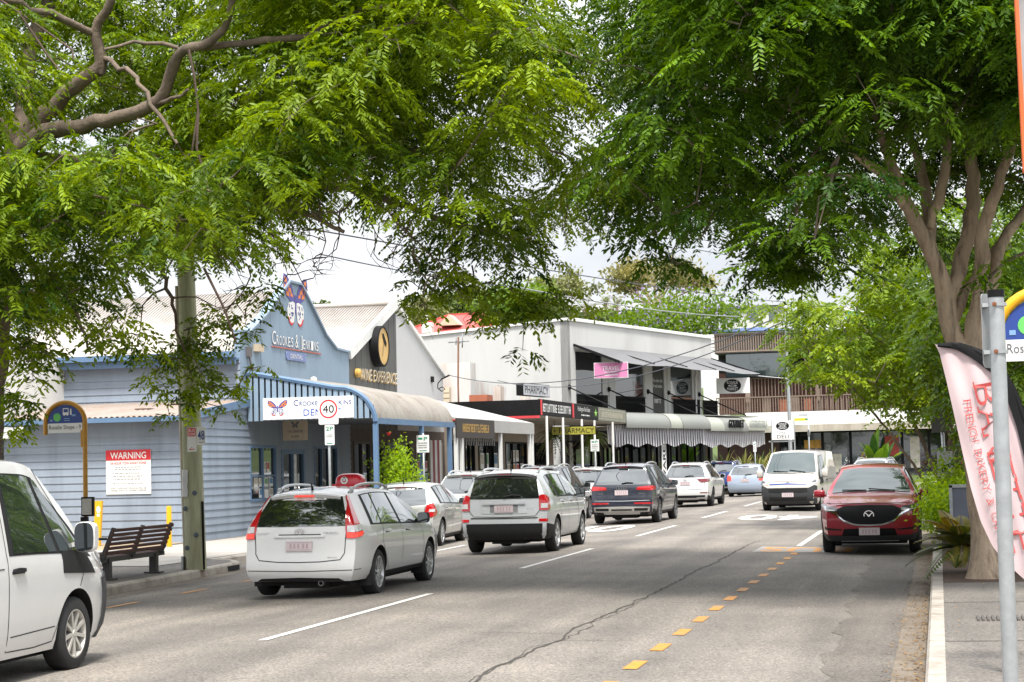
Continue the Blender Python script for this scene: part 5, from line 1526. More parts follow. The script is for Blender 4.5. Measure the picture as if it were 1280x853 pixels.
wire('thick pale service wire from the white building to the right trees', at_y(935, 469, 104), at_y(1180, 484, 105), 0.1, 0.03, M_WIREP)
wire('upper of two black service wires from the wine shop gable', at_y(560, 469, 63), at_y(965, 400, 40), 0.75, 0.014)
wire('lower of two black service wires from the wine shop gable', at_y(622, 476, 70), at_y(980, 402, 42), 0.75, 0.014)
wire('higher wire crossing the gap between the tree crowns', at_y(880, 300, 60), at_y(1060, 330, 80), 0.1, 0.014)
wire('lower wire crossing the gap between the tree crowns', at_y(870, 312, 60), at_y(1060, 336, 80), 0.1, 0.014)
q = at_y(552, 474, 63)
mb = MB(); mb.tube([q + Vector((0, 0, 0.0)), q + Vector((-0.14, 0, -0.15)), q + Vector((-0.15, 0, -0.33)), q + Vector((0.0, 0, -0.44)), q + Vector((0.12, 0, -0.36)), q + Vector((0.02, 0, -0.28)), q + Vector((-0.1, 0, -0.33))], 0.02, 6)
mb.tube([q, q + Vector((0.3, 0, 0.13))], 0.03, 6); mb.box(q.x - 0.45, q.x - 0.3, q.y - 0.1, q.y + 0.1, q.z - 0.1, q.z + 0.1)
solo('service_loop', mb, M_BLACK, 'coiled black cable loop at the wine shop corner', 'cable', loc=tuple(q))

# ================================================================ right footpath: post, banner, boards
Yp = 7.6
b0, b1 = at_y(1263.5, 853, Yp), at_y(1245, 372, Yp)
gp_ = thing('sign_post', 'galvanised steel post close to the camera, sign plate seen from behind', 'sign post', (b0.x, Yp, 0.02))
dd = (b1 - b0).normalized()
mb = MB(); mb.tube([b0 - dd * (b0.z / dd.z), b0, b1], 0.031, 16); mb.build('post', M_GALV, gp_)
mb = MB(); mb.tube([b1, b1 + dd * 0.03], 0.033, 16); mb.build('post_cap', M_BLACK, gp_)
pa, pb = at_y(1247, 368, Yp), at_y(1250, 457, Yp)
Fpl = Frame((pa.x - 0.028, Yp + 0.075, (pa.z + pb.z) / 2), (0.50, 0.866, 0))
mb = MB(); mb.prism([Fpl.p(x, z, -0.0015) for x, z in rrect(-0.075, 0.075, -0.15, 0.15, 0.02)], Fpl.n * 0.003); mb.build('sign_plate', M_SIGNB, gp_)
for v in (381, 440):
    c = at_y(1247 + (v - 381) * 0.035, v, Yp)
    mb = MB(); mb.lathe([(.034, -.007), (.036, -.007), (.036, .007), (.034, .007)], c, n=16); mb.box(c.x - 0.06, c.x - 0.02, Yp - 0.005, Yp + 0.05, c.z - 0.008, c.z + 0.008); br = mb.build('bracket', M_GALV, gp_)
    mb = MB(); mb.lathe([(0, 0), (.009, 0), (.009, .012), (0, .014)], (c.x - 0.014, Yp - 0.034, c.z), axis=(0, -1, 0), n=8); mb.build('bolt', mat('rust_bolt', (0.2, 0.07, 0.03), 0.8), br)

Yb = 12.0
def BP(u, v): return at_y(u, v, Yb)
ban = thing('feather_banner', 'pale pink feather banner with red lettering and black sleeve', 'banner', (BP(1312, 850).x, Yb, 0.02))
left = [(1168.5, 430), (1174, 440), (1183, 476), (1193, 520), (1203, 565), (1214, 612), (1226, 652), (1241, 684), (1259, 705), (1283, 727), (1302, 742)]
right = [(1171, 431), (1197, 430), (1226, 441), (1250, 460), (1268, 490), (1282, 530), (1293, 575), (1301, 625), (1306, 670), (1308, 705), (1309, 742)]
def pathpt(P, t):
    P = [Vector((a, b)) for a, b in P]
    d = [0]
    for a, b in zip(P[:-1], P[1:]): d.append(d[-1] + (b - a).length)
    s = t * d[-1]
    for i in range(len(P) - 1):
        if s <= d[i + 1] + 1e-9:
            return P[i].lerp(P[i + 1], (s - d[i]) / (d[i + 1] - d[i]))
    return P[-1]
def cloth(u, v):
    """world point of the cloth with its soft folds"""
    p = BP(u, v)
    p.y += 0.010 * math.sin((u - 0.30 * v) * 0.22) + 0.006 * math.sin(v * 0.05 + u * 0.03)
    return p
mb = MB()
rows = []
for t in np.linspace(0, 1, 48):
    a, b = pathpt(left, t), pathpt(right, t)
    rows.append([cloth(*(a.lerp(b, s))) for s in np.linspace(0, 1, 20)])
mb.grid(rows)
M_CLOTH = mat('banner_pink', (0.56, 0.44, 0.45), 0.75, var=0.03, vscale=3)
mb.build('cloth', M_CLOTH, ban)
mb = MB()
rows = []
for t in np.linspace(0.002, 1, 40):
    b = pathpt(right, t)
    b2 = pathpt(right, min(1, t + 0.01)) - pathpt(right, max(0, t - 0.01))
    nrm = Vector((b2.y, -b2.x)).normalized()
    w_ = 3 + 9 * min(1, t / 0.15)
    rows.append([cloth(*(b - nrm * w_ * s)) + Vector((0, -0.006 - 0.02 * math.sin(math.pi * (s + .5) / 2), 0)) for s in (-0.35, 0, 0.5, 1)])
mb.grid(rows); mb.build('sleeve', mat('black_cloth', (0.014, 0.014, 0.015), 0.9, spec=0.1), ban)
mb = MB(); mb.tube([BP(*pathpt(right, t)) for t in np.linspace(0.05, 1, 24)] + [Vector((BP(1311, 850).x, Yb, 0.05))], 0.014, 8); mb.build('pole', M_BLACK, ban)
mb = MB(); bx_ = BP(1311, 850).x; mb.box(bx_ - 0.25, bx_ + 0.25, Yb - 0.25, Yb + 0.25, 0.02, 0.05); mb.build('base', M_BLACK, ban)
def banner_text(s, path, hgt, mi, mbt, gap=1.0):
    """letters stepped down the cloth, rotated so they read downwards"""
    n = len(s)
    L_ = [Vector(p) for p in path]
    for i, ch in enumerate(s):
        if ch == ' ': continue
        c0, c1 = pathpt(path, i / n), pathpt(path, (i + 0.86 * gap) / n)
        v, f = text_geo(ch, 0, -0.012)
        a, b = v.min(0), v.max(0)
        d = (c1 - c0); e = Vector((-d.y, d.x)).normalized() * -1    # d: reading direction, e: letter up (to the right)
        pts = []
        for p in v:
            tx = (p[0] - a[0]) / max(1e-6, b[0] - a[0]); tz = (p[1] - a[1]) / max(1e-6, b[1] - a[1])
            w = c0 + d * tx + e * tz * hgt
            q = cloth(w.x, w.y); q.y -= 0.012
            pts.append(q)
        mbt.add(pts, f, mi)
        # serifs: short bars at the stem ends
        for tz in (0.0, 1.0):
            if ch in 'BNFTHAEKRY&' and not (tz == 1.0 and ch in 'A') :
                for tx in ((0.0,) if ch in 'BEFR' else ((0.5,) if ch in 'TY' and tz == 0 else (0.0, 1.0))):
                    k = hgt * 0.16
                    dn = d.normalized()
                    m = c0 + d * tx + e * tz * hgt
                    qq = [m - dn * k - e * k * .18, m + dn * k - e * k * .18, m + dn * k + e * k * .18, m - dn * k + e * k * .18]
                    mbt.add([cloth(x.x, x.y) - Vector((0, 0.0125, 0)) for x in qq], [(0, 1, 2, 3)], mi)
mb = MB()
banner_text('BANETTE', [(1217, 482), (1222, 510), (1230, 548), (1240, 590), (1252, 632), (1268, 696)], 27, 0, mb)
banner_text('FRENCH BAKERY & CAFE', [(1204, 501), (1209, 530), (1217, 560), (1226, 600), (1237, 640), (1250, 677)], 9, 0, mb)
mb.build('lettering', mat('banner_red', (0.55, 0.085, 0.08), 0.7, var=0.04), ban)

q = at_y(1273, 100, 10.0)
op = thing('shop_window_panel', 'grey glass panel with orange edge cut off at the top right corner', 'panel', (q.x + 0.4, 10, 2.9))
t0, t1 = at_y(1267.5, -60, 10), at_y(1281, 215, 10)
mb = MB(); mb.bar(t0, t1, 0.018, 0.12, up=(0, 1, 0)); mb.build('edge_trim', mat('trim_orange', (0.75, 0.13, 0.03), 0.5), op)
mb = MB(); mb.prism([t0, t1, t1 + Vector((0.9, 0, 0)), t0 + Vector((0.95, 0, 0))], (0, 0.04, 0)); mb.build('pane', mat('pane_grey', (0.30, 0.33, 0.34), 0.25, var=0.3, vscale=2), op)
mb = MB(); mb.box(t1.x + 0.85, t1.x + 0.95, 9.98, 10.08, 0.02, 5); mb.build('post', M_GALV, op)

# sign post behind the red car, sandwich board by the tree
q0, q1 = at_y(1183, 606, 40), at_y(1176, 512, 40)
sp2 = thing('sign_post', 'grey post with a dark square plate and a white plate among the bright green shrubs', 'sign post', (q0.x, 40, 0.04))
mb = MB(); mb.tube([(q0.x + 0.02, 40, 0.04), (q1.x, 40, q1.z)], 0.04, 8); mb.build('post', M_GALV, sp2)
c = at_y(1174, 525, 40); mb = MB(); mb.box(c.x - 0.17, c.x + 0.17, 39.93, 39.95, c.z - 0.27, c.z + 0.27); mb.build('sign_plate', mat('plate_dark_grey', (0.10, 0.10, 0.10), 0.6), sp2, label='dark grey plate')
c = at_y(1181.5, 580, 40); mb = MB(); mb.box(c.x - 0.16, c.x + 0.16, 39.93, 39.95, c.z - 0.27, c.z + 0.27); mb.build('sign_plate', mat('plate_pale', (0.55, 0.57, 0.6), 0.5), sp2, label='white plate')
c = at_y(1206, 629, 30.5)
sb = thing('sandwich_board', 'grey board in a white frame standing behind the tree trunk', 'board', (c.x + 0.1, 30.5, 0.03))
mb = MB(); mb.box(c.x - 0.21, c.x + 0.5, 30.5, 30.54, 0.03, c.z + 0.29); mb.build('board', mat('board_blue_grey', (0.16, 0.18, 0.23), 0.6), sb)
mb = MB()
for a, b, cc, d in ((-0.24, -0.19, 0.03, 0), (0.48, 0.53, 0.03, 0)): mb.box(c.x + a, c.x + b, 30.46, 30.5, cc, c.z + 0.29)
mb.box(c.x - 0.24, c.x + 0.53, 30.46, 30.5, c.z + 0.25, c.z + 0.30); mb.build('frame', M_GALV, sb)

# ================================================================ vehicles
M_TYRE = mat('tyre_rubber', (0.018, 0.018, 0.019), 0.85, var=0.25, vscale=12)
M_RIM = mat('alloy_rim', (0.52, 0.53, 0.54), 0.35, metal=0.7, var=0.06, vscale=9)
M_RIMD = mat('dark_alloy_rim', (0.20, 0.20, 0.21), 0.35, metal=0.7, var=0.06, vscale=9)
M_HUBW = mat('steel_wheel_cover', (0.50, 0.48, 0.44), 0.5, metal=0.4, var=0.1, vscale=9)
M_PLAS = mat('black_plastic', (0.018, 0.018, 0.019), 0.6, var=0.15, vscale=8, spec=0.2)
M_PLASG = mat('grey_plastic', (0.040, 0.042, 0.045), 0.6, var=0.1, vscale=8, spec=0.25)
M_UNDER = mat('underbody', (0.008, 0.008, 0.008), 0.9, var=0.2)
M_CARG = glass_mat('car_glass', tint=(0.010, 0.012, 0.013), mirror=0.15)
M_CARGS = glass_mat('car_side_glass', tint=(0.02, 0.026, 0.024), mirror=0.30)
M_WSCR = glass_mat('windscreen_glass', tint=(0.012, 0.028, 0.026), mirror=0.09)
M_TAIL = mat('tail_red', (0.42, 0.008, 0.012), 0.12, var=0.1, vscale=14, coat=1)
M_TAILD = mat('tail_dark_red', (0.16, 0.006, 0.010), 0.12, var=0.1, coat=1)
M_BRAKE = mat('brake_lit', (0.85, 0.05, 0.03), 0.2, var=0.1, vscale=20, emit=0.35)
M_CLEAR = mat('lamp_clear', (0.55, 0.55, 0.56), 0.12, var=0.3, vscale=25, coat=1)
M_CHROME = mat('chrome', (0.62, 0.63, 0.65), 0.12, metal=1, var=0.02)
M_AMBER = mat('amber_lamp', (0.7, 0.22, 0.03), 0.2, coat=1)
M_PLATE = mat('plate_pink_white', (0.56, 0.48, 0.49), 0.45, var=0.06, vscale=14)
M_PLATEI = mat('plate_print', (0.34, 0.22, 0.25), 0.5, var=0.1)
M_SEAM = mat('panel_gap_and_shade', (0.012, 0.012, 0.012), 0.8)  # shut lines, and the shade painted at the handles

class Body:
    """lofted car body: rings along the length, closed by a rear and a front cap; local y runs from the rear bumper to the nose"""
    def __init__(s, c):
        s.c = c
        L, W = c['L'], c['W']
        s.edge = pchip(*zip(*c['edge'])); s.belt = pchip(*zip(*c['belt'])); s.wr = pchip(*zip(*c['wroof'])); 
        s.yr = pchip(*zip(*c['rear'])); s.yf = pchip(*zip(*c['front']))
        y0, y1 = c['edge'][0][0], c['edge'][-1][0]
        ys = set(np.round(np.linspace(y0, y1, 34), 3)) | {round(y0 + d, 3) for d in (.012, .03, .06, .1, .16, .24)} | {round(y1 - d, 3) for d in (.012, .03, .06, .1, .16, .24)} | {p[0] for p in c['edge']}
        ys = np.array(sorted(ys)); s.ye = ys
        ze = s.edge(ys)
        zb = np.full_like(ys, c['zb'])
        bl = np.minimum(s.belt(ys), ze - 0.025)
        lo = np.array([0, .10, .24, .42, .60, .76, .90, 1.0]); lm = np.array(c.get('bulge', [.90, .955, .982, .994, 1.0, .998, .985, .955]))
        up = np.array([.12, .35, .6, .82, .94, 1.0])
        Z = np.concatenate([zb[:, None] + (bl - zb)[:, None] * lo, bl[:, None] + (ze - bl)[:, None] * up], 1)
        sN = (ys - y0) / (y1 - y0)
        dr, df = ys - y0, y1 - ys
        tr, tf = c.get('taper_r', (.08, .5)), c.get('taper_f', (.13, .8))
        plan = 1 - tr[0] * np.clip(1 - dr / tr[1], 0, 1) ** 2.0 - tf[0] * np.clip(1 - df / tf[1], 0, 1) ** 2.0
        hw = W / 2 * plan
        xb = hw * lm[-1]
        wr = np.minimum(s.wr(ys), xb - 0.004)
        uu = up ** 1.08
        X = np.concatenate([hw[:, None] * lm, xb[:, None] + (wr - xb)[:, None] * uu], 1)
        ztr, ztf = ze[0], ze[-1]
        shr = s.yr(Z) - s.yr(ztr); shf = s.yf(Z) - s.yf(ztf)
        kr, kf = c.get('kr', 7), c.get('kf', 9)
        Y = ys[:, None] + shr * ((1 - sN)[:, None] ** kr) + shf * (sN[:, None] ** kf)
        s.X, s.Y, s.Z = X, Y, Z
        s.K = X.shape[1]
        # query tables
        s.zl = np.linspace(c['zb'], max(ze), 90)
        s.Yq = np.zeros((90, len(ys))); s.Xq = np.zeros((90, len(ys)))
        for i in range(len(ys)):
            s.Yq[:, i] = np.interp(s.zl, Z[i], Y[i]); s.Xq[:, i] = np.interp(s.zl, Z[i], X[i])
        s.br, s.bf = c.get('bulge_r', .06), c.get('bulge_f', .16)
        s.crown = c.get('crown', .05)
    def side(s, y, z):
        f = (z - s.zl[0]) / (s.zl[-1] - s.zl[0]) * 89
        i = int(min(max(f, 0), 88)); t = min(max(f - i, 0), 1)
        return (1 - t) * np.interp(y, s.Yq[i], s.Xq[i]) + t * np.interp(y, s.Yq[i + 1], s.Xq[i + 1])
    def endp(s, a, z, front):
        k = -1 if front else 0
        xk = np.interp(z, s.Z[k], s.X[k]); yk = np.interp(z, s.Z[k], s.Y[k])
        sg = 1 if a >= 0 else -1; aa = abs(a)
        d = 1 if front else -1
        if aa <= xk:
            t = aa / xk
            return Vector((a, yk + d * (s.bf if front else s.br) * (1 - t ** 2.2), z))
        y = yk - d * (aa - xk)
        return Vector((sg * s.side(y, z), y, z))
    def rear(s, a, z): return s.endp(a, z, False)
    def front(s, a, z): return s.endp(a, z, True)
    def rs(s, y, z): return Vector((s.side(y, z), y, z))       # right side
    def ls(s, y, z): return Vector((-s.side(y, z), y, z))
    def top(s, t, y):
        xe = np.interp(y, s.ye, s.X[:, -1]); ze = float(s.edge(y))
        w = np.clip((y - s.ye[0]) / .5, 0, 1); wf = np.clip((s.ye[-1] - y) / .6, 0, 1)
        yy = y - s.br * (1 - abs(t) ** 2.2) * (1 - w) ** 2 + s.bf * (1 - abs(t) ** 2.2) * (1 - wf) ** 2
        return Vector((t * xe, yy, ze + s.crown * (1 - abs(t) ** 2.6)))
    def mesh(s):
        mb = MB()
        TT = [-1, -.985, -.95, -.86, -.7, -.5, -.25, 0, .25, .5, .7, .86, .95, .985, 1]
        n, K, M = len(s.ye), s.K, len(TT)
        idx = {}
        def v(key, p):
            if key not in idx:
                idx[key] = len(mb.v); mb.v.append(tuple(p))
            return idx[key]
        def side(i, k, sg): return v(('s', i, k, sg), (sg * s.X[i, k], s.Y[i, k], s.Z[i, k]))
        def topv(i, j):
            if j == 0: return side(i, K - 1, -1)
            if j == M - 1: return side(i, K - 1, 1)
            return v(('t', i, j), s.top(TT[j], s.ye[i]))
        def bot(i, j):
            if j == 0: return side(i, 0, -1)
            if j == M - 1: return side(i, 0, 1)
            t = TT[j]; p = [t * s.X[i, 0], s.Y[i, 0], s.Z[i, 0]]
            if i == 0: p[1] -= s.br * (1 - abs(t) ** 2.2)
            if i == n - 1: p[1] += s.bf * (1 - abs(t) ** 2.2)
            return v(('b', i, j), p)
        def cap(k, j, fr):
            i = n - 1 if fr else 0
            if j == 0: return side(i, k, -1)
            if j == M - 1: return side(i, k, 1)
            if k == 0: return bot(i, j)
            if k == K - 1: return topv(i, j)
            t = TT[j]
            y = s.Y[i, k] + (s.bf if fr else -s.br) * (1 - abs(t) ** 2.2)
            return v(('c', k, j, fr), (t * s.X[i, k], y, s.Z[i, k] + s.crown * (1 - abs(t) ** 2.6) * max(0, (k - K + 4) / 3.0) ** 2 * (0.8 if k < K - 1 else 1)))
        def face(q, mi, sm=True):
            mb.f.append(q); mb.m.append(mi); mb.sm.append(sm)
        for i in range(n - 1):
            for k in range(K - 1):
                face([side(i, k, 1), side(i + 1, k, 1), side(i + 1, k + 1, 1), side(i, k + 1, 1)], 0)
                face([side(i, k, -1), side(i, k + 1, -1), side(i + 1, k + 1, -1), side(i + 1, k, -1)], 0)
            for j in range(M - 1):
                face([topv(i, j), topv(i, j + 1), topv(i + 1, j + 1), topv(i + 1, j)], 0)
                face([bot(i, j), bot(i + 1, j), bot(i + 1, j + 1), bot(i, j + 1)], 1)
        for k in range(K - 1):
            for j in range(M - 1):
                face([cap(k, j, 0), cap(k, j + 1, 0), cap(k + 1, j + 1, 0), cap(k + 1, j, 0)], 0)
                face([cap(k, j, 1), cap(k + 1, j, 1), cap(k + 1, j + 1, 1), cap(k, j + 1, 1)], 0)
        return mb

def sq(v):
    return math.copysign(abs(v) ** .62, v)
def surf_normal(fn, a, b, e=0.012):
    d1 = fn(a + e, b) - fn(a - e, b); d2 = fn(a, b + e) - fn(a, b - e)
    n = d1.cross(d2)
    return n.normalized() if n.length > 1e-9 else Vector((0, 0, 1))
def patch(mb, fn, lo, hi, off=0.006, nv=5, nu=10, mi=0, flip=False, center=None, skirt=True):
    """raised skin over the body between two curves lo, hi (lists of surface coordinates)"""
    lo = [Vector(p) for p in lo]; hi = [Vector(p) for p in hi]
    def samp(P, t):
        if len(P) == 1: return P[0]
        f = t * (len(P) - 1); i = min(int(f), len(P) - 2); return P[i].lerp(P[i + 1], f - i)
    rows, low = [], []
    for j in range(nv + 1):
        r, q = [], []
        for i in range(nu + 1):
            c = samp(lo, i / nu).lerp(samp(hi, i / nu), j / nv)
            p = fn(c.x, c.y); nr = surf_normal(fn, c.x, c.y)
            if center is not None and nr.dot(p - center) < 0: nr = -nr
            r.append(p + nr * off); q.append(p - nr * 0.004)
        rows.append(r); low.append(q)
    mb.grid(rows, mi)
    if skirt:
        ring = rows[0] + [r[-1] for r in rows[1:]] + rows[-1][::-1][1:] + [r[0] for r in rows[::-1][1:-1]]
        rlow = low[0] + [r[-1] for r in low[1:]] + low[-1][::-1][1:] + [r[0] for r in low[::-1][1:-1]]
        mb.grid([ring + ring[:1], rlow + rlow[:1]], mi, False)
def ribbon(mb, fn, pts, w=0.008, off=0.0025, mi=0, center=None, sub=6):
    """thin line laid on the body (shut lines)"""
    P = []
    for a, b in zip(pts[:-1], pts[1:]):
        a, b = Vector(a), Vector(b)
        for t in np.linspace(0, 1, sub, endpoint=False): P.append(a.lerp(b, t))
    P.append(Vector(pts[-1]))
    rows = []
    for i, p in enumerate(P):
        d = (P[min(i + 1, len(P) - 1)] - P[max(i - 1, 0)]).normalized(); e = Vector((-d.y, d.x)) * w / 2
        r = []
        for q in (p - e, p + e):
            s_ = fn(q.x, q.y); nr = surf_normal(fn, q.x, q.y)
            if center is not None and nr.dot(s_ - center) < 0: nr = -nr
            r.append(s_ + nr * off)
        rows.append(r)
    mb.grid(rows, mi, True)

def wheel_parts(t, x, y, r, w, rimr, spokes, rimm, sg, twist=0.0, cover=False):
    """tyre as the part, rim as its sub-part; x is the outer face"""
    xi = x - sg * w
    mb = MB()
    prof = [(rimr * 1.0, 0.012), (rimr * 1.05, 0.0), (r * 0.90, 0.0), (r * 0.97, 0.018), (r, 0.045), (r, w - 0.045), (r * 0.97, w - 0.018), (r * 0.9, w), (rimr, w)]
    mb.lathe([(a, -b) for a, b in prof], (x, y, r), axis=(sg, 0, 0), n=36)
    wh = mb.build('wheel', M_TYRE, t, world=False)
    mb = MB()
    mb.lathe([(rimr * 1.03, -0.006), (rimr * 0.97, -0.004), (rimr * 0.93, -0.02), (rimr * 0.90, -0.07), (rimr * 0.88, -0.12)], (x, y, r), axis=(sg, 0, 0), n=36, mi=0)
    mb.lathe([(0, -0.06), (rimr * 0.92, -0.07)], (x, y, r), axis=(sg, 0, 0), n=28, mi=1)
    mb.lathe([(0, -0.012), (rimr * 0.13, -0.012), (rimr * 0.2, -0.03), (rimr * .24, -0.06)], (x, y, r), axis=(sg, 0, 0), n=20, mi=0)
    for k in range(spokes):
        a = 2 * math.pi * k / spokes + twist
        ca, sa = math.cos(a), math.sin(a)
        wd = rimr * (0.85 / spokes + 0.05)
        p = []
        for rr, hw, h in ((rimr * 0.14, wd * 0.55, -0.02), (rimr * 0.55, wd * 0.5, -0.014), (rimr * 0.95, wd * 0.62, -0.008)):
            for q in (-1, 1):
                p.append(Vector((x + sg * h, y + rr * ca - q * hw * sa, r + rr * sa + q * hw * ca)))
        b = [v - Vector((sg * 0.035, 0, 0)) for v in p]
        mb.add(p + b, [(0, 1, 3, 2), (2, 3, 5, 4), (0, 2, 8, 6), (2, 4, 10, 8), (1, 7, 9, 3), (3, 9, 11, 5)], 0)
    mb.build('rim', [rimm, M_UNDER], wh, world=False)

def boolean_arches(o, c, Wd):
    cm = MB()
    ra = c['arch']
    for y in c['axles']:
        for sg in (-1, 1):
            cm.lathe([(ra, 0), (ra, 0.36)], (sg * (Wd / 2 - 0.29), y, c['tyre'] + 0.01), axis=(sg, 0, 0), n=40)
            k = 40; o_ = len(cm.v) - 2 * k
            cm.f.append([o_ + i for i in range(k)][::-1]); cm.m.append(0); cm.sm.append(False)
            cm.f.append([o_ + k + i for i in range(k)]); cm.m.append(0); cm.sm.append(False)
    me = bpy.data.meshes.new('cut'); me.from_pydata(cm.v, [], cm.f); me.materials.append(M_UNDER)
    bm = bmesh.new(); bm.from_mesh(me); bmesh.ops.recalc_face_normals(bm, faces=bm.faces); bm.to_mesh(me); bm.free()
    co = bpy.data.objects.new('cut', me); COL.objects.link(co)
    tmp = bpy.data.objects.new('tmp', o.data); COL.objects.link(tmp)
    md = tmp.modifiers.new('b', 'BOOLEAN'); md.operation = 'DIFFERENCE'; md.object = co; md.solver = 'EXACT'; md.material_mode = 'TRANSFER'
    bpy.context.view_layer.update()
    dg = bpy.context.evaluated_depsgraph_get()
    new = bpy.data.meshes.new_from_object(tmp.evaluated_get(dg), depsgraph=dg)
    bm = bmesh.new(); bm.from_mesh(new)
    for e in bm.edges:
        if len(e.link_faces) == 2:
            e.smooth = e.calc_face_angle(0) < R(34)
    for f in bm.faces: f.smooth = True
    bm.to_mesh(new); bm.free()
    bpy.data.objects.remove(tmp); bpy.data.objects.remove(co); bpy.data.meshes.remove(me)
    old = o.data; o.data = new; new.name = 'body'; bpy.data.meshes.remove(old)

def car(name, label, c, pos, heading, paintm, cat='car', group=None):
    """pos: world point under the middle of the rear axle; heading 0 = driving away from the camera"""
    B = Body(c)
    L, W = c['L'], c['W']
    ya = c['axles'][0]
    rz = heading
    loc = Vector((pos[0], pos[1], pos[2])) + Matrix.Rotation(rz, 3, 'Z') @ Vector((0, -ya, 0))
    t = thing(name, label, cat, tuple(loc), rz, group)
    t.rotation_euler = (c.get('pitch', 0), c.get('roll', 0), rz)
    mb = B.mesh()
    bo = mb.build('body', [paintm, M_UNDER], t, world=False)
    bm = bmesh.new(); bm.from_mesh(bo.data); bmesh.ops.recalc_face_normals(bm, faces=bm.faces); bm.to_mesh(bo.data); bm.free()
    boolean_arches(bo, c, W)
    ctr = Vector((0, L / 2, 0.7))
    E = lambda nm, m, f, label=None, parent=None: (lambda q: (f(q), q.build(nm, m, parent or t, label, world=False))[1])(MB())
    # wheels
    for k, y in enumerate(c['axles']):
        for sg in (1, -1):
            xo = min(B.side(y, c['tyre'] + c['arch'] + 0.03), W / 2) - 0.018
            wheel_parts(t, sg * xo, y, c['tyre'], c.get('tw', 0.21), c['rim'], c.get('spokes', 7), c.get('rimm', M_RIM), sg, twist=0.3 * k + 0.2 * sg)
    # axle tube, and black boxes added for the shadow under the body
    E('chassis_shade', M_UNDER, lambda q: (q.box(-W * .36, W * .36, .25, L - .35, c['zb'] - 0.07, c['zb'] + .02), q.tube([(-W * .4, c['axles'][0], c['tyre']), (W * .4, c['axles'][0], c['tyre'])], 0.06, 8), q.box(-W * .16, W * .2, .16, .7, c['zb'] - 0.10, c['zb'])))
    # greenhouse
    g = c['glass']
    if 'rear' in g:
        lo, hi = g['rear']
        E('rear_window', M_CARG, lambda q: patch(q, B.rear, lo, hi, 0.006, 8, 14, center=ctr))
    if 'front' in g:
        y0, y1, w0, w1 = g['front']     # base y, top y, base half-fraction, top half-fraction
        E('windscreen', M_WSCR, lambda q: patch(q, B.top, [(-w0, y0), (-w0 * .5, y0 + .04), (0, y0 + .055), (w0 * .5, y0 + .04), (w0, y0)], [(-w1, y1), (-w1 * .5, y1 + .01), (0, y1 + .015), (w1 * .5, y1 + .01), (w1, y1)], 0.006, 8, 16, center=ctr))
        E('wiper', M_PLAS, lambda q: (q.tube([B.top(-0.55, y0 + .05) + Vector((0, 0, .02)), B.top(0.05, y0 - .03) + Vector((0, 0, .03))], 0.012, 5), q.tube([B.top(0.1, y0 + .05) + Vector((0, 0, .02)), B.top(0.66, y0 - .02) + Vector((0, 0, .03))], 0.012, 5), patch(q, B.top, [(-.86, y0 + .08), (0, y0 + .15), (.86, y0 + .08)], [(-.86, y0 + .03), (0, y0 + .09), (.86, y0 + .03)], 0.004, 2, 10, center=ctr)))
    def wline(y, top):
        e = float(B.edge(y))
        return (e - g.get('mt', .055)) if top else min(B.belt(y), e - .03) + g.get('mb', .022)
    for sg in (1, -1):
        fn = B.rs if sg > 0 else B.ls
        if 'surround' in g:
            yb0, yb1, yt0, yt1 = g['surround']
            def srr(q):
                lo = [(y, wline(y, False) - .018) for y in np.linspace(yb0, yb1, 12)]; hi = [(y, wline(y, True) + .016) for y in np.linspace(yt0, yt1, 12)]
                patch(q, fn, lo, hi, 0.004, 5, 24, center=ctr)
            E('window_surround', M_PLAS, srr)
        for (yb0, yb1, yt0, yt1) in g['side']:
            def sw(q):
                lo = [(y, wline(y, False)) for y in np.linspace(yb0, yb1, 8)]; hi = [(y, wline(y, True)) for y in np.linspace(yt0, yt1, 8)]
                patch(q, fn, lo, hi, 0.009, 5, 12, center=ctr)
            E('side_window', M_CARGS, sw)
        # doors: shut lines and handles
        for dl in c.get('doors', []):
            E('door_gap', M_SEAM, lambda q: ribbon(q, fn, dl, 0.010, 0.003, center=ctr))
        for hy, hz in c.get('handles', []):
            E('handle_gap_shade', M_SEAM, lambda q: patch(q, fn, [(hy - .015, hz - .012), (hy + .215, hz - .012)], [(hy - .015, hz + .012), (hy + .215, hz + .012)], 0.005, 2, 6, center=ctr))  # dark patch paints the shadow and gap around each handle
            E('door_handle', c.get('handlem', paintm), lambda q: patch(q, fn, [(hy, hz), (hy + .10, hz - .006), (hy + .2, hz)], [(hy, hz + .03), (hy + .10, hz + .038), (hy + .2, hz + .03)], 0.028, 2, 6, center=ctr))
        if c.get('sill', True):
            y0, y1 = c['axles'][0] + c['arch'] + .02, c['axles'][1] - c['arch'] - .02
            E('sill', c.get('sillm', M_PLAS), lambda q: patch(q, fn, [(y0, c['zb'] + .01), (y1, c['zb'] + .01)], [(y0, c['zb'] + c.get('sillh', .07)), (y1, c['zb'] + c.get('sillh', .07))], 0.012, 2, 10, center=ctr))
        if c.get('archm'):
            for y in c['axles']:
                def ar(q):
                    r0, r1 = c['arch'] - .004, c['arch'] + c.get('archw', .06)
                    A = [math.pi * (1.06 - 1.12 * k / 16) for k in range(17)]
                    zc = c['tyre'] + .01
                    lo = [(y + r0 * math.cos(a), max(c['zb'] + .005, zc + r0 * math.sin(a))) for a in A]; hi = [(y + r1 * math.cos(a), max(c['zb'] + .005, zc + r1 * math.sin(a))) for a in A]
                    patch(q, fn, lo, hi, 0.014, 2, 16, center=ctr)
                E('arch_trim', c['archm'], ar)
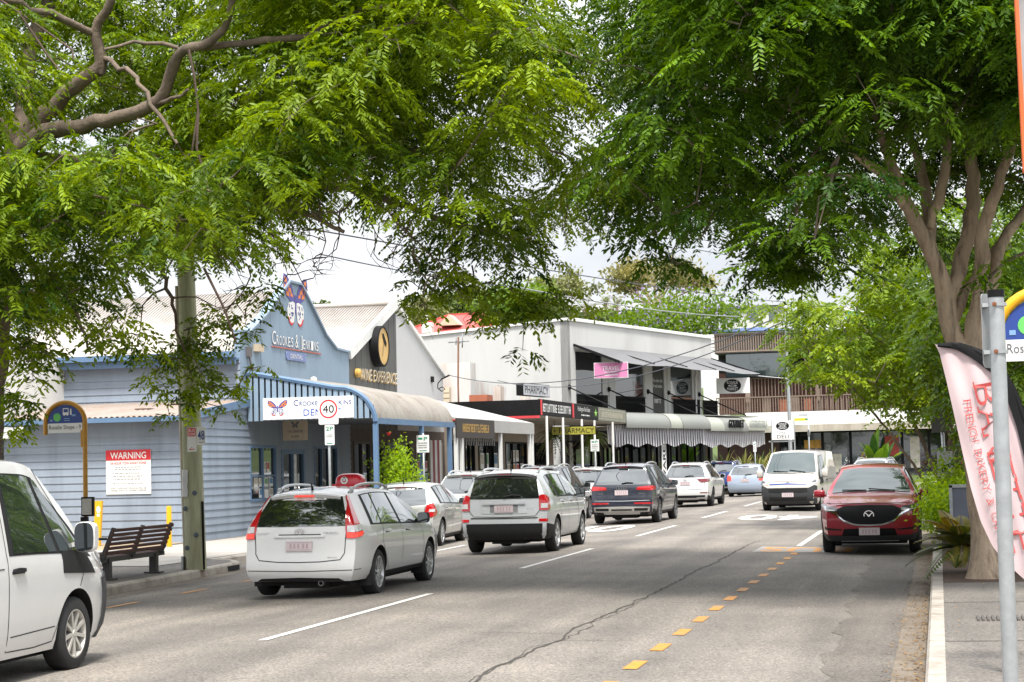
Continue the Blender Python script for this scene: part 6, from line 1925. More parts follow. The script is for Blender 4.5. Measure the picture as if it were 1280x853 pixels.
        # mirrors
        if 'mirror' in c:
            my, mz, mw, mh = c['mirror']
            def mir(q):
                x0 = sg * (B.side(my, mz) - .01)
                q.bar((x0, my, mz - mh * .3), (x0 + sg * .10, my - .02, mz - mh * .2), .05, .04)
                P = []
                for k, s_ in ((0, .72), (.1, .92), (.3, 1), (.75, 1.0), (.93, .9), (1, .7)):
                    xx = x0 + sg * (.07 + mw * k)
                    P.append([(xx, my + .085 * s_ * sq(math.sin(a)) * (1 if math.sin(a) > 0 else .45) - .015, mz + mh / 2 * s_ * sq(math.cos(a))) for a in np.linspace(0, 2 * math.pi, 17)])
                q.grid(P, 0); q.add([p for p in P[-1][:-1]], [list(range(16))], 0); q.add([p for p in P[0][:-1]], [list(range(16))], 0)
            mo = E('mirror', c.get('mirrorm', paintm), mir)
            def mg(q):
                x0 = sg * (B.side(my, mz) - .01)
                n_ = 20
                q.add([(x0 + sg * (.07 + mw * .50 + mw * .47 * sq(math.cos(2 * math.pi * k / n_))), my - .057, mz + mh * .47 * sq(math.sin(2 * math.pi * k / n_))) for k in range(n_)], [list(range(n_))], 0)
            E('mirror_glass', M_CARG, mg, parent=mo)
        if c.get('rails'):
            y0, y1, hgt = c['rails']
            def rl(q):
                P = []
                for k in range(13):
                    y = y0 + (y1 - y0) * k / 12
                    p = B.top(sg * .93, y); up = hgt * min(1, 4 * min(k, 12 - k) / 12 + (0 if k in (0, 12) else .25))
                    P.append(p + Vector((0, 0, up)))
                q.tube(P, 0.02, 7)
                for yy in (y0 + .12, y1 - .12): q.bar(B.top(sg * .93, yy), B.top(sg * .93, yy) + Vector((0, 0, hgt)), .03, .05)
            E('roof_rail', c.get('railm', M_RIM), rl)
    # extras given as (part name, material, surface, lo, hi, offset[, mirrored])
    for ex in c.get('patches', []):
        nm, m, sf, lo, hi, off = ex[:6]
        m = paintm if m == 'paint' else m
        lab = ex[7] if len(ex) > 7 else None
        fns = {'rear': B.rear, 'front': B.front, 'right': B.rs, 'left': B.ls, 'top': B.top}
        if len(ex) > 6 and ex[6] == 'mir':
            if sf in ('rear', 'front', 'top'):
                for sg in (1, -1):
                    E(nm, m, lambda q: patch(q, fns[sf], [(sg * a, b) for a, b in lo], [(sg * a, b) for a, b in hi], off, 5, max(8, 4 * len(lo)), center=ctr), lab)
            else:
                for f2 in (B.rs, B.ls): E(nm, m, lambda q: patch(q, f2, lo, hi, off, 5, max(8, 4 * len(lo)), center=ctr), lab)
        else:
            E(nm, m, lambda q: patch(q, fns[sf], lo, hi, off, 5, max(8, 4 * len(lo)), center=ctr), lab)
    for nm, sf, pts, w in c.get('seams', []):
        E(nm, M_SEAM, lambda q: ribbon(q, {'rear': B.rear, 'front': B.front, 'top': B.top, 'right': B.rs}[sf], pts, w, 0.003, center=ctr))
    for end, z, xs_ in c.get('plates', []):
        fn = B.rear if end == 'rear' else B.front
        def plq(q):
            p = fn(0, z); d = -1 if end == 'rear' else 1
            q.box(-.186, .186, min(p.y, p.y + d * .03), max(p.y, p.y + d * .03), z - .068, z + .068)
        po = E('number_plate', M_PLATE, plq)
        def pli(q):
            p = fn(0, z); d = -1 if end == 'rear' else 1
            F = Frame((0, p.y + d * .031, z), (1, 0, 0) if end == 'rear' else (-1, 0, 0))
            for a in (-.13, -.075, -.02, .05, .105): poly(q, F, [(a, -.03), (a + .03, -.03), (a + .03, .035), (a, .035)], .001)
            poly(q, F, [(-.17, -.052), (.17, -.052), (.17, -.046), (-.17, -.046)], .001); poly(q, F, [(-.17, .046), (.17, .046), (.17, .052), (-.17, .052)], .001)
        E('plate_print', mat('plate_print_soft', (0.42, 0.31, 0.34), 0.5), pli, parent=po)
    for end, z, kind in c.get('badges', []):
        fn = B.rear if end == 'rear' else B.front
        def bd(q):
            p = fn(0, z); d = -1 if end == 'rear' else 1
            F = Frame((0, p.y + d * .012, z), (1, 0, 0) if end == 'rear' else (-1, 0, 0))
            if kind == 'oval':
                disc(q, F, 0, 0, .072, .045, 0, inner=.78)
                for a, b in (((-.035, -.03), (-.02, .03)), ((.02, -.03), (.035, .03))): poly(q, F, [(a[0], a[1]), (a[0] + .014, a[1]), (b[0] + .014, b[1]), b], .001)
                poly(q, F, [(-.03, -.008), (.03, .002), (.03, .012), (-.03, .002)], .001)
            elif kind == 'rings':
                for k in range(4): disc(q, F, -.105 + .07 * k, 0, .05, .05, .001 * k, inner=.76)
            elif kind == 'round':
                disc(q, F, 0, 0, .062, .062, 0, inner=.8); poly(q, F, [(-.04, .03), (-.028, .03), (0, -.035), (.028, .03), (.04, .03), (.006, -.05), (-.006, -.05)], .001)
            elif kind == 'wing':
                disc(q, F, 0, 0, .095, .085, 0, inner=.84); poly(q, F, [(-.088, .03), (-.05, .045), (0, -.005), (.05, .045), (.088, .03), (.05, .025), (.02, -.02), (0, -.035), (-.02, -.02), (-.05, .025)], .002)
            elif kind == 'loops':
                disc(q, F, 0, 0, .07, .048, 0, inner=.8); disc(q, F, 0, .015, .045, .022, .001, inner=.7); disc(q, F, 0, -.005, .02, .04, .001, inner=.6)
            elif kind == 'bar':
                poly(q, F, [(-.07, -.012), (.07, -.012), (.07, .012), (-.07, .012)], 0)
        E('badge', M_CHROME, bd)
    for x0, x1, z0, z1, end in c.get('scripts', []):
        def scq(q):
            fn = B.rear
            F = Frame((0, min(fn(x0, z0).y, fn(x1, z1).y) - .004, 0), (1, 0, 0)); strokes(q, F, x0, x1, z0, z1, 0.0)
        E('script_badge', M_CHROME, scq)
    if c.get('rear_wiper'):
        z, a = c['rear_wiper']
        E('rear_wiper', M_PLAS, lambda q: q.tube([B.rear(0.0, z) + Vector((0, -.03, 0)), B.rear(a * .5, z + .03) + Vector((0, -.035, 0)), B.rear(a, z + .02) + Vector((0, -.025, 0))], .014, 6))
    if c.get('antenna'):
        y, h = c['antenna']
        E('antenna', M_PLAS, lambda q: q.tube([B.top(0, y), B.top(0, y) + Vector((0, -.05, h))], [.02, .008], 6))
    if c.get('spoiler'):
        y0, dz = c['spoiler']
        def sp_(q):
            P1 = [B.top(tt, B.ye[0] + .16) + Vector((0, 0, .006)) for tt in np.linspace(-.94, .94, 11)]
            P2 = [B.top(tt, B.ye[0]) + Vector((0, -y0, .004 - dz)) for tt in np.linspace(-.92, .92, 11)]
            P3 = [p - Vector((0, -.03, .05)) for p in P2]
            P4 = [B.top(tt, B.ye[0] + .06) - Vector((0, 0, .03)) for tt in np.linspace(-.92, .92, 11)]
            q.grid([P1, P2, P3, P4], 0)
        so = E('spoiler', paintm, sp_)
        E('high_brake_lamp', c.get('hbl', M_TAILD), lambda q: q.box(-.14, .14, B.top(0, B.ye[0]).y - y0 - .012, B.top(0, B.ye[0]).y - y0 + .0, B.top(0, B.ye[0]).z - dz - .035, B.top(0, B.ye[0]).z - dz - .012), parent=so)
    if c.get('exhaust'):
        x, z = c['exhaust']
        E('exhaust', M_RIMD, lambda q: q.lathe([(.038, .1), (.038, 0), (.03, 0), (.03, .1)], (x, -.0, z), axis=(0, 1, 0), n=14))
    if c.get('mudflaps'):
        def mf(q):
            for y in c['axles']:
                for sg in (1, -1): q.box(sg * (W / 2 - .13) - .09, sg * (W / 2 - .13) + .10, y - c['arch'] - .01, y - c['arch'] + .005, .15, .36)
        E('mudflap', M_PLAS, mf)
    return t, B

def base_spec(L, W, H, zb, tyre, axles, rear, front, roof_rear_z, ws, cowl, hood, wroof, belt, crown=.05, **kw):
    """ws: (y, z drop) at the windscreen top; cowl: (y, z); hood: (y, z) points to the nose"""
    yr = pchip(*zip(*rear)); yf = pchip(*zip(*front))
    Hc = H - crown
    y0 = float(yr(roof_rear_z))
    zn = hood[-1]
    mid = (y0 + ws[0]) / 2
    edge = [(y0, roof_rear_z), (y0 + .25, roof_rear_z + (Hc - roof_rear_z) * .45), (mid, Hc), (ws[0] - .25, Hc - ws[1] * .4), (ws[0], Hc - ws[1]),
            ((ws[0] + cowl[0]) / 2, (Hc - ws[1] + cowl[1]) / 2 + .03), (cowl[0], cowl[1])] + [(a, b) for a, b in hood[:-1]] + [(L + float(yf(zn)), zn)]
    wr = [(y0, wroof[0]), (mid, wroof[1]), (ws[0], wroof[2]), (cowl[0], W / 2 * .90), (cowl[0] + .5, W / 2 * .88), (L, W / 2 * .74)]
    c = dict(L=L, W=W, H=H, zb=zb, tyre=tyre, axles=axles, rear=rear, front=front, edge=edge, wroof=wr, belt=belt, crown=crown)
    c.update(kw)
    return c

# --- white station wagon (nearest car)
c_wagon = base_spec(4.475, 1.775, 1.515, .245, .316, (.90, 3.60),
    rear=[(.2, .10), (.31, .02), (.45, .0), (.52, .015), (.60, .055), (.80, .07), (.97, .10), (1.2, .225), (1.38, .36), (1.5, .42)],
    front=[(.18, -.25), (.35, -.08), (.5, -.02), (.62, -.03), (.72, -.10), (.8, -.2)], roof_rear_z=1.385, ws=(2.55, .07), cowl=(3.42, .99),
    hood=[(3.8, .93), (4.15, .84), .70], wroof=(.545, .60, .575), belt=[(0, .985), (.5, .98), (2, .945), (3.4, .90)], crown=.055,
    arch=.365, rim=.215, spokes=9, taper_r=(.12, .6),
    glass=dict(rear=([(-.735, .99), (-.4, .985), (0, .985), (.4, .985), (.735, .99)], [(-.60, 1.375), (-.3, 1.40), (0, 1.405), (.3, 1.40), (.60, 1.375)]), front=(3.36, 2.62, .88, .88),
               surround=(.62, 3.22, .80, 2.52), side=[(.72, 1.06, .86, 1.16), (1.12, 1.98, 1.22, 1.98), (2.10, 3.12, 2.09, 2.52)]),
    doors=[[(1.22, 1.30), (1.14, .96), (1.02, .75), (1.30, .42), (1.42, .27)], [(2.04, 1.42), (2.05, .93), (2.06, .27)], [(3.12, .93), (3.22, .6), (3.16, .27)]],
    handles=[(1.22, .86), (2.28, .85)], mirror=(2.98, 1.0, .17, .16), mirrorm=M_PLAS, rails=(.62, 2.5, .075), antenna=(.62, .10), spoiler=(.05, .02), hbl=M_BRAKE, mudflaps=True, sillm='p',
    patches=[('tail_lamp', M_TAIL, 'rear', [(.655, .82), (.75, .815), (.90, .835), (.995, .87)], [(.585, 1.40), (.61, 1.40), (.63, 1.395), (.65, 1.385)], .016, 'mir'),
             ('tail_lamp_lens', M_CLEAR, 'rear', [(.668, .905), (.76, .90), (.97, .915)], [(.664, .985), (.76, .985), (.945, .995)], .020, 'mir'),
             ('brake_lamp', M_BRAKE, 'rear', [(.668, .83), (.76, .825), (.955, .85)], [(.668, .895), (.76, .89), (.97, .905)], .020, 'mir'),
             ('tailgate_handle', 'paint', 'rear', [(-.36, .84), (0, .838), (.36, .84)], [(-.36, .868), (0, .868), (.36, .868)], .022),
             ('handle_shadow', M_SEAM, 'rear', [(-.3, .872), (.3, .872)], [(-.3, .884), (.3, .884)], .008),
             ('bumper_lip', M_PLAS, 'rear', [(-.62, .25), (0, .247), (.62, .25)], [(-.55, .285), (0, .30), (.55, .285)], .006),
             ('headlamp', M_CLEAR, 'front', [(.5, .62), (.72, .64), (.95, .70)], [(.5, .70), (.72, .76), (1.0, .80)], .01, 'mir')],
    seams=[('tailgate_gap', 'rear', [(-.655, .97), (-.635, .62), (-.58, .535), (-.3, .51), (0, .505), (.3, .51), (.58, .535), (.635, .62), (.655, .97)], .012),
           ('bumper_gap', 'rear', [(-.98, .40), (-.7, .395), (0, .385), (.7, .395), (.98, .40)], .010)],
    plates=[('rear', .725, 0)], badges=[('rear', .915, 'oval')], scripts=[(-.62, -.44, .885, .905, 'r'), (.34, .56, .885, .91, 'r'), (.40, .55, .56, .575, 'r')], exhaust=(.30, .22))
c_wagon['sillm'] = M_PLAS

# --- silver hatchback
c_hatch = base_spec(4.245, 1.775, 1.47, .20, .312, (.80, 3.45),
    rear=[(.18, .12), (.30, .03), (.45, .0), (.55, .01), (.68, .06), (.92, .10), (1.1, .22), (1.34, .50), (1.5, .6)],
    front=[(.18, -.25), (.35, -.08), (.5, -.02), (.62, -.03), (.72, -.10), (.8, -.2)], roof_rear_z=1.335, ws=(2.40, .07), cowl=(3.28, .98),
    hood=[(3.65, .92), (3.95, .84), .70], wroof=(.53, .595, .57), belt=[(0, .99), (1, .965), (2, .94), (3.3, .895)], arch=.36, rim=.21, spokes=10, taper_r=(.10, .6),
    glass=dict(rear=([(-.66, .965), (-.3, .945), (0, .94), (.3, .945), (.66, .965)], [(-.545, 1.31), (-.3, 1.345), (0, 1.35), (.3, 1.345), (.545, 1.31)]), front=(3.22, 2.47, .88, .88),
               surround=(.72, 3.08, .86, 2.37), side=[(.86, 1.12, .94, 1.2), (1.18, 1.86, 1.27, 1.86), (1.97, 2.98, 1.96, 2.36)]),
    doors=[[(1.25, 1.27), (1.18, .95), (1.0, .72), (1.22, .42), (1.34, .27)], [(1.92, 1.38), (1.93, .93), (1.94, .27)], [(2.98, .93), (3.08, .6), (3.0, .27)]],
    handles=[(1.22, .86), (2.14, .85)], mirror=(2.84, .98, .17, .15), antenna=(.75, .14), spoiler=(.04, .02), hbl=M_TAILD,
    patches=[('tail_lamp', M_TAIL, 'rear', [(.60, .70), (.72, .685), (.90, .70), (1.05, .78)], [(.64, .94), (.72, .985), (.86, .975), (.93, .90)], .016, 'mir'),
             ('tail_lamp_lens', M_CLEAR, 'rear', [(.70, .80), (.9, .80)], [(.72, .86), (.88, .86)], .020, 'mir'),
             ('bumper_lip', M_PLAS, 'rear', [(-.60, .195), (0, .19), (.60, .195)], [(-.55, .27), (0, .29), (.55, .27)], .006),
             ('headlamp', M_CLEAR, 'front', [(.5, .62), (.72, .64), (.95, .70)], [(.5, .70), (.72, .76), (1.0, .80)], .01, 'mir')],
    seams=[('tailgate_gap', 'rear', [(-.62, .94), (-.60, .66), (-.5, .55), (0, .54), (.5, .55), (.60, .66), (.62, .94)], .012)],
    plates=[('rear', .73, 0)], badges=[('rear', .88, 'oval')], scripts=[(.30, .5, .84, .865, 'r')])

# --- silver boxy off-roader
c_jeep = base_spec(4.447, 1.81, 1.655, .30, .345, (.85, 3.485),
    rear=[(.25, .13), (.36, .02), (.50, .0), (.66, .0), (.72, .03), (.82, .06), (1.05, .07), (1.3, .15), (1.53, .24), (1.7, .28)],
    front=[(.28, -.22), (.4, -.08), (.55, -.02), (.75, -.02), (.95, -.04), (1.05, -.1)], roof_rear_z=1.53, ws=(2.50, .06), cowl=(3.22, 1.14),
    hood=[(3.6, 1.10), (4.1, 1.06), .98], wroof=(.60, .635, .615), belt=[(0, 1.10), (1, 1.09), (2, 1.08), (3.2, 1.06)], arch=.405, rim=.232, spokes=5, taper_r=(.06, .5),
    glass=dict(rear=([(-.70, 1.085), (-.35, 1.08), (0, 1.08), (.35, 1.08), (.70, 1.085)], [(-.625, 1.46), (-.3, 1.475), (0, 1.48), (.3, 1.475), (.625, 1.46)]), front=(3.16, 2.58, .88, .88),
               surround=(.98, 2.98, .78, 2.44), side=[(.70, .92, .66, .8), (1.12, 1.88, 1.0, 1.9), (2.0, 2.9, 2.0, 2.42)], mt=.07),
    doors=[[(1.0, 1.5), (1.12, 1.08), (1.12, .85), (1.36, .42)], [(1.95, 1.5), (1.96, 1.08), (1.97, .36)], [(2.95, 1.08), (3.02, .7), (2.98, .36)]],
    handles=[(1.30, .99), (2.15, .99)], mirror=(2.80, 1.13, .19, .19), mirrorm=M_PLAS, rails=(.50, 2.3, .06), antenna=(.70, .22), spoiler=(.06, .0), rear_wiper=(1.12, .34),
    archm=None, sillm=M_RIM, sillh=.06,
    patches=[('bumper', M_PLAS, 'rear', [(-1.25, .31), (-.9, .29), (0, .285), (.9, .29), (1.25, .31)], [(-1.25, .56), (-.9, .60), (0, .60), (.9, .60), (1.25, .56)], .022),
             ('tail_lamp', M_TAIL, 'rear', [(.695, .855), (.80, .85), (.905, .855), (1.00, .87)], [(.695, 1.13), (.76, 1.155), (.86, 1.13), (.99, 1.09)], .016, 'mir'),
             ('tail_lamp_lens', M_CLEAR, 'rear', [(.73, .895), (.86, .895)], [(.73, .985), (.86, .985)], .020, 'mir'),
             ('reflector', M_TAIL, 'rear', [(.70, .635), (.90, .63)], [(.70, .685), (.92, .69)], .010, 'mir'),
             ('plate_recess', 'paint', 'rear', [(-.46, .80), (0, .785), (.46, .80)], [(-.46, .98), (0, .98), (.46, .98)], .006),
             ('plate_recess', mat('recess_dark', (0.18, 0.18, 0.19), 0.5), 'rear', [(-.28, .81), (.28, .81)], [(-.28, .965), (.28, .965)], .008),
             ('tailgate_handle', 'paint', 'rear', [(-.42, .975), (0, .975), (.42, .975)], [(-.42, 1.045), (0, 1.045), (.42, 1.045)], .03),
             ('window_seal', M_PLAS, 'rear', [(-.635, 1.455), (0, 1.475), (.635, 1.455)], [(-.61, 1.52), (0, 1.54), (.61, 1.52)], .010),
             ('tailgate_strip', M_PLAS, 'rear', [(-.67, .70), (0, .695), (.67, .70)], [(-.67, .715), (0, .712), (.67, .715)], .012),
             ('headlamp', M_CLEAR, 'front', [(.5, .82), (.7, .84)], [(.5, .96), (.72, .96)], .01, 'mir'),
             ('grille', M_PLAS, 'front', [(-.42, .8), (.42, .8)], [(-.42, .95), (.42, .95)], .008)],
    seams=[('tailgate_gap', 'rear', [(-.70, 1.07), (-.70, .84), (-.62, .74), (0, .725), (.62, .74), (.70, .84), (.70, 1.07)], .012)],
    plates=[('rear', .885, 0)], badges=[('rear', 1.01, 'bar')], scripts=[(.44, .62, .875, .888, 'r')], exhaust=(.42, .33))

# --- generic modern SUV used, with changes, for the navy, white and dark ones
def suv(L=4.67, W=1.88, H=1.64, tail='blade', **kw):
    c = base_spec(L, W, H, .27, .35, (.93, .93 + L * .605),
        rear=[(.22, .16), (.36, .03), (.52, .0), (.68, .015), (.76, .05), (.95, .085), (1.1, .12), (1.3, .27), (1.52, .44), (1.7, .5)],
        front=[(.25, -.22), (.4, -.08), (.55, -.02), (.75, -.02), (.9, -.06), (1.02, -.14)], roof_rear_z=H - .125, ws=(2.62, .07), cowl=(3.42, 1.12),
        hood=[(3.85, 1.07), (4.3, 1.00), .90], wroof=(.60, .65, .62), belt=[(0, 1.10), (1, 1.08), (2, 1.05), (3.4, 1.02)], arch=.405, rim=.245, spokes=10, rimm=M_RIMD, taper_r=(.085, .55),
        glass=dict(rear=([(-.74, 1.10), (-.35, 1.09), (0, 1.085), (.35, 1.09), (.74, 1.10)], [(-.60, H - .17), (-.3, H - .145), (0, H - .14), (.3, H - .145), (.60, H - .17)]), front=(3.36, 2.70, .88, .88),
                   surround=(.80, 3.16, .84, 2.58), side=[(.92, 1.28, .92, 1.30), (1.38, 2.06, 1.40, 2.06), (2.18, 3.06, 2.17, 2.56)], mt=.06),
        doors=[[(1.30, H - .17), (1.30, 1.05), (1.18, .80), (1.44, .42)], [(2.12, H - .15), (2.13, 1.03), (2.14, .36)], [(3.12, 1.02), (3.2, .7), (3.14, .36)]],
        handles=[(1.45, .97), (2.35, .96)], mirror=(2.98, 1.10, .19, .16), rails=(.66, 2.5, .055), spoiler=(.07, .01), rear_wiper=(1.13, .32), antenna=(.80, .06),
        plates=[('rear', .88, 0)], badges=[('rear', 1.0, 'round')],
        patches=[('bumper', M_PLAS, 'rear', [(-1.2, .28), (-.85, .265), (0, .26), (.85, .265), (1.2, .28)], [(-1.2, .40), (-.85, .44), (0, .44), (.85, .44), (1.2, .40)], .012),
                 ('diffuser', M_RIM, 'rear', [(-.5, .29), (0, .285), (.5, .29)], [(-.52, .345), (0, .345), (.52, .345)], .02)],
        seams=[('tailgate_gap', 'rear', [(-.70, 1.08), (-.72, .80), (-.66, .66), (0, .64), (.66, .66), (.72, .80), (.70, 1.08)], .012)])
    P = c['patches']
    if tail == 'blade':
        P += [('tail_lamp', M_TAIL, 'rear', [(.42, .955), (.70, .94), (.93, .935), (1.12, .965)], [(.44, 1.03), (.70, 1.055), (.93, 1.065), (1.10, 1.05)], .014, 'mir'),
              ('reflector', M_TAIL, 'rear', [(.36, .565), (.94, .555)], [(.36, .605), (.96, .605)], .010, 'mir'),
              ('bumper_trim', mat('trim_silver', (0.40, 0.39, 0.37), 0.4, metal=0.4), 'rear', [(-.86, .36), (0, .33), (.86, .36)], [(-.90, .48), (0, .50), (.90, .48)], .022),
              ('exhaust_trim', M_PLAS, 'rear', [(.36, .385), (.72, .385)], [(.36, .455), (.74, .455)], .028, 'mir'),
              ('bumper_slot', M_PLAS, 'rear', [(-.28, .39), (.28, .39)], [(-.3, .43), (.3, .43)], .028),
              ('chrome_strip', M_RIM, 'rear', [(-.92, .655), (0, .64), (.92, .655)], [(-.92, .665), (0, .652), (.92, .665)], .012)]
    elif tail == 'arrow':
        P += [('tail_lamp', M_TAILD, 'rear', [(.50, .965), (.60, .90), (.86, .93), (1.10, .965)], [(.44, 1.03), (.66, 1.035), (.90, 1.04), (1.08, 1.04)], .014, 'mir'),
              ('reflector', M_TAILD, 'rear', [(.55, .52), (.95, .515)], [(.55, .55), (.96, .55)], .010, 'mir'),
              ('exhaust_trim', M_RIM, 'rear', [(.42, .315), (.76, .315)], [(.42, .37), (.78, .37)], .022, 'mir')]
    else:
        P += [('tail_lamp', M_TAIL, 'rear', [(.62, .86), (.80, .85), (1.05, .92)], [(.60, 1.04), (.80, 1.06), (1.08, 1.03)], .014, 'mir'),
              ('reflector', M_TAIL, 'rear', [(.6, .50), (.85, .50)], [(.6, .54), (.86, .54)], .010, 'mir')]
    c.update(kw)
    return c
c_navy = suv(tail='blade', H=1.70, badges=[('rear', 1.01, 'rings')], scripts=[(-.66, -.52, .84, .87, 'r'), (.48, .64, .84, .87, 'r')], rim=.25, spokes=10)
c_whitesuv = suv(L=4.70, W=1.84, H=1.65, tail='arrow', rimm=M_PLASG, spokes=5)
c_whitesuv2 = suv(L=4.6, W=1.84, H=1.64, tail='plain')
c_darksuv = suv(L=4.85, W=1.93, H=1.76, tail='plain')
c_whitesuv3 = suv(L=4.6, W=1.86, H=1.66, tail='plain', rear_wiper=(1.13, .3))

# --- small hatch for the far lane
c_small = base_spec(4.3, 1.76, 1.49, .20, .31, (.80, 3.40),
    rear=[(.18, .12), (.30, .03), (.45, .0), (.60, .02), (.80, .06), (.96, .10), (1.15, .26), (1.36, .50), (1.5, .6)],
    front=[(.18, -.25), (.35, -.08), (.5, -.02), (.62, -.03), (.72, -.10), (.8, -.2)], roof_rear_z=1.36, ws=(2.4, .07), cowl=(3.28, 1.0),
    hood=[(3.65, .94), (3.95, .86), .72], wroof=(.55, .60, .57), belt=[(0, 1.0), (1, .97), (2, .95), (3.3, .9)], arch=.36, rim=.2, spokes=7, taper_r=(.09, .6),
    glass=dict(rear=([(-.66, .99), (0, .97), (.66, .99)], [(-.55, 1.33), (0, 1.37), (.55, 1.33)]), front=(3.22, 2.47, .88, .88), surround=(.72, 3.08, .86, 2.37), side=[(.86, 1.12, .94, 1.2), (1.18, 1.86, 1.27, 1.86), (1.97, 2.98, 1.96, 2.36)]),
    handles=[(1.22, .86), (2.14, .85)], mirror=(2.84, .98, .17, .15), spoiler=(.04, .02), rear_wiper=(.98, .3),
    patches=[('tail_lamp', M_BRAKE, 'rear', [(.62, .74), (.74, .72), (.92, .74)], [(.64, .94), (.74, .97), (.86, .95)], .016, 'mir')],
    plates=[('rear', .74, 0)], badges=[('rear', .86, 'round')])

# --- delivery van (used twice)
c_van = base_spec(5.265, 1.95, 1.985, .235, .335, (1.10, 4.31),
    rear=[(.2, .08), (.35, .0), (.55, .0), (.62, .05), (1.1, .07), (1.6, .13), (1.93, .19)],
    front=[(.22, -.14), (.34, -.04), (.55, .0), (.75, -.01), (.86, -.05), (.95, -.11), (1.05, -.24), (1.2, -.5)], roof_rear_z=1.90, ws=(3.75, .06), cowl=(4.62, 1.19),
    hood=[(4.85, 1.09), (5.02, 1.01), .94], wroof=(.80, .82, .76), belt=[(0, 1.13), (3, 1.12), (4.1, 1.09), (4.7, 1.03)], crown=.06, arch=.40, rim=.215, spokes=9, rimm=M_HUBW, taper_f=(.16, .75), taper_r=(.04, .3), bulge_f=.13,
    bulge=[.93, .965, .985, .996, 1.0, 1.0, .992, .972],
    glass=dict(rear=([(-.74, 1.12), (0, 1.11), (.74, 1.12)], [(-.70, 1.70), (0, 1.73), (.70, 1.70)]), front=(4.57, 3.80, .93, .90), surround=(3.02, 4.70, 3.05, 3.74), side=[(3.10, 3.92, 3.10, 3.64), (3.99, 4.52, 3.71, 3.78)], mt=.12, mb=.0),
    doors=[[(2.98, 1.85), (2.97, 1.05), (2.97, .30), (3.5, .29), (3.84, .31), (3.95, .52)], [(3.80, 1.84), (4.18, 1.40), (4.48, 1.12), (4.50, .98), (4.36, .76)], [(.9, 1.0), (2.9, 1.0)], [(1.6, 1.7), (1.6, .35)], [(3.02, .42), (3.86, .44)]],
    handles=[(3.05, .96)], handlem=M_PLAS, sill=False, mirror=(4.30, 1.21, .20, .28),
    patches=[('front_bumper', M_PLASG, 'front', [(-1.06, .25), (-.8, .24), (0, .235), (.8, .24), (1.06, .25)], [(-1.06, .80), (-.82, .84), (-.60, .72), (.60, .72), (.82, .84), (1.06, .80)], .014),
             ('grille', M_PLAS, 'front', [(-.62, .62), (0, .60), (.62, .62)], [(-.62, .74), (0, .745), (.62, .74)], .02),
             ('grille_bar', 'paint', 'front', [(-.66, .755), (0, .76), (.66, .755)], [(-.64, .835), (0, .85), (.64, .835)], .03),
             ('grille_slot', M_NAVY, 'front', [(-.60, .85), (0, .868), (.60, .85)], [(-.62, .885), (0, .905), (.62, .885)], .018),
             ('intake', M_PLAS, 'front', [(-.60, .36), (.60, .36)], [(-.60, .47), (.60, .47)], .02),
             ('headlamp', M_CLEAR, 'front', [(.60, .835), (.78, .86), (.98, .90), (1.16, .98)], [(.60, .93), (.78, 1.0), (.98, 1.05), (1.20, 1.04)], .014, 'mir'),
             ('headlamp_insert', M_RIMD, 'front', [(.74, .90), (.98, .94)], [(.74, .96), (.98, 1.0)], .019, 'mir'),
             ('indicator', mat('indicator_peach', (0.72, 0.42, 0.28), 0.3, coat=1), 'front', [(.60, .84), (.70, .85)], [(.60, .93), (.68, .965)], .02, 'mir'),
             ('tail_lamp', M_TAIL, 'rear', [(.80, .75), (.94, .75)], [(.80, 1.15), (.93, 1.15)], .012, 'mir'),
             ('window_base', M_PLAS, 'right', [(4.02, .90), (4.72, .86)], [(4.02, 1.10), (4.50, 1.08)], .012), ('window_base', M_PLAS, 'left', [(4.02, .90), (4.72, .86)], [(4.02, 1.10), (4.50, 1.08)], .012)],
    seams=[('tailgate_gap', 'rear', [(-.80, 1.82), (-.84, 1.1), (-.82, .62), (0, .60), (.82, .62), (.84, 1.1), (.80, 1.82)], .012)],
    plates=[('front', .535, 0), ('rear', .85, 0)], badges=[('front', .90, 'loops')])

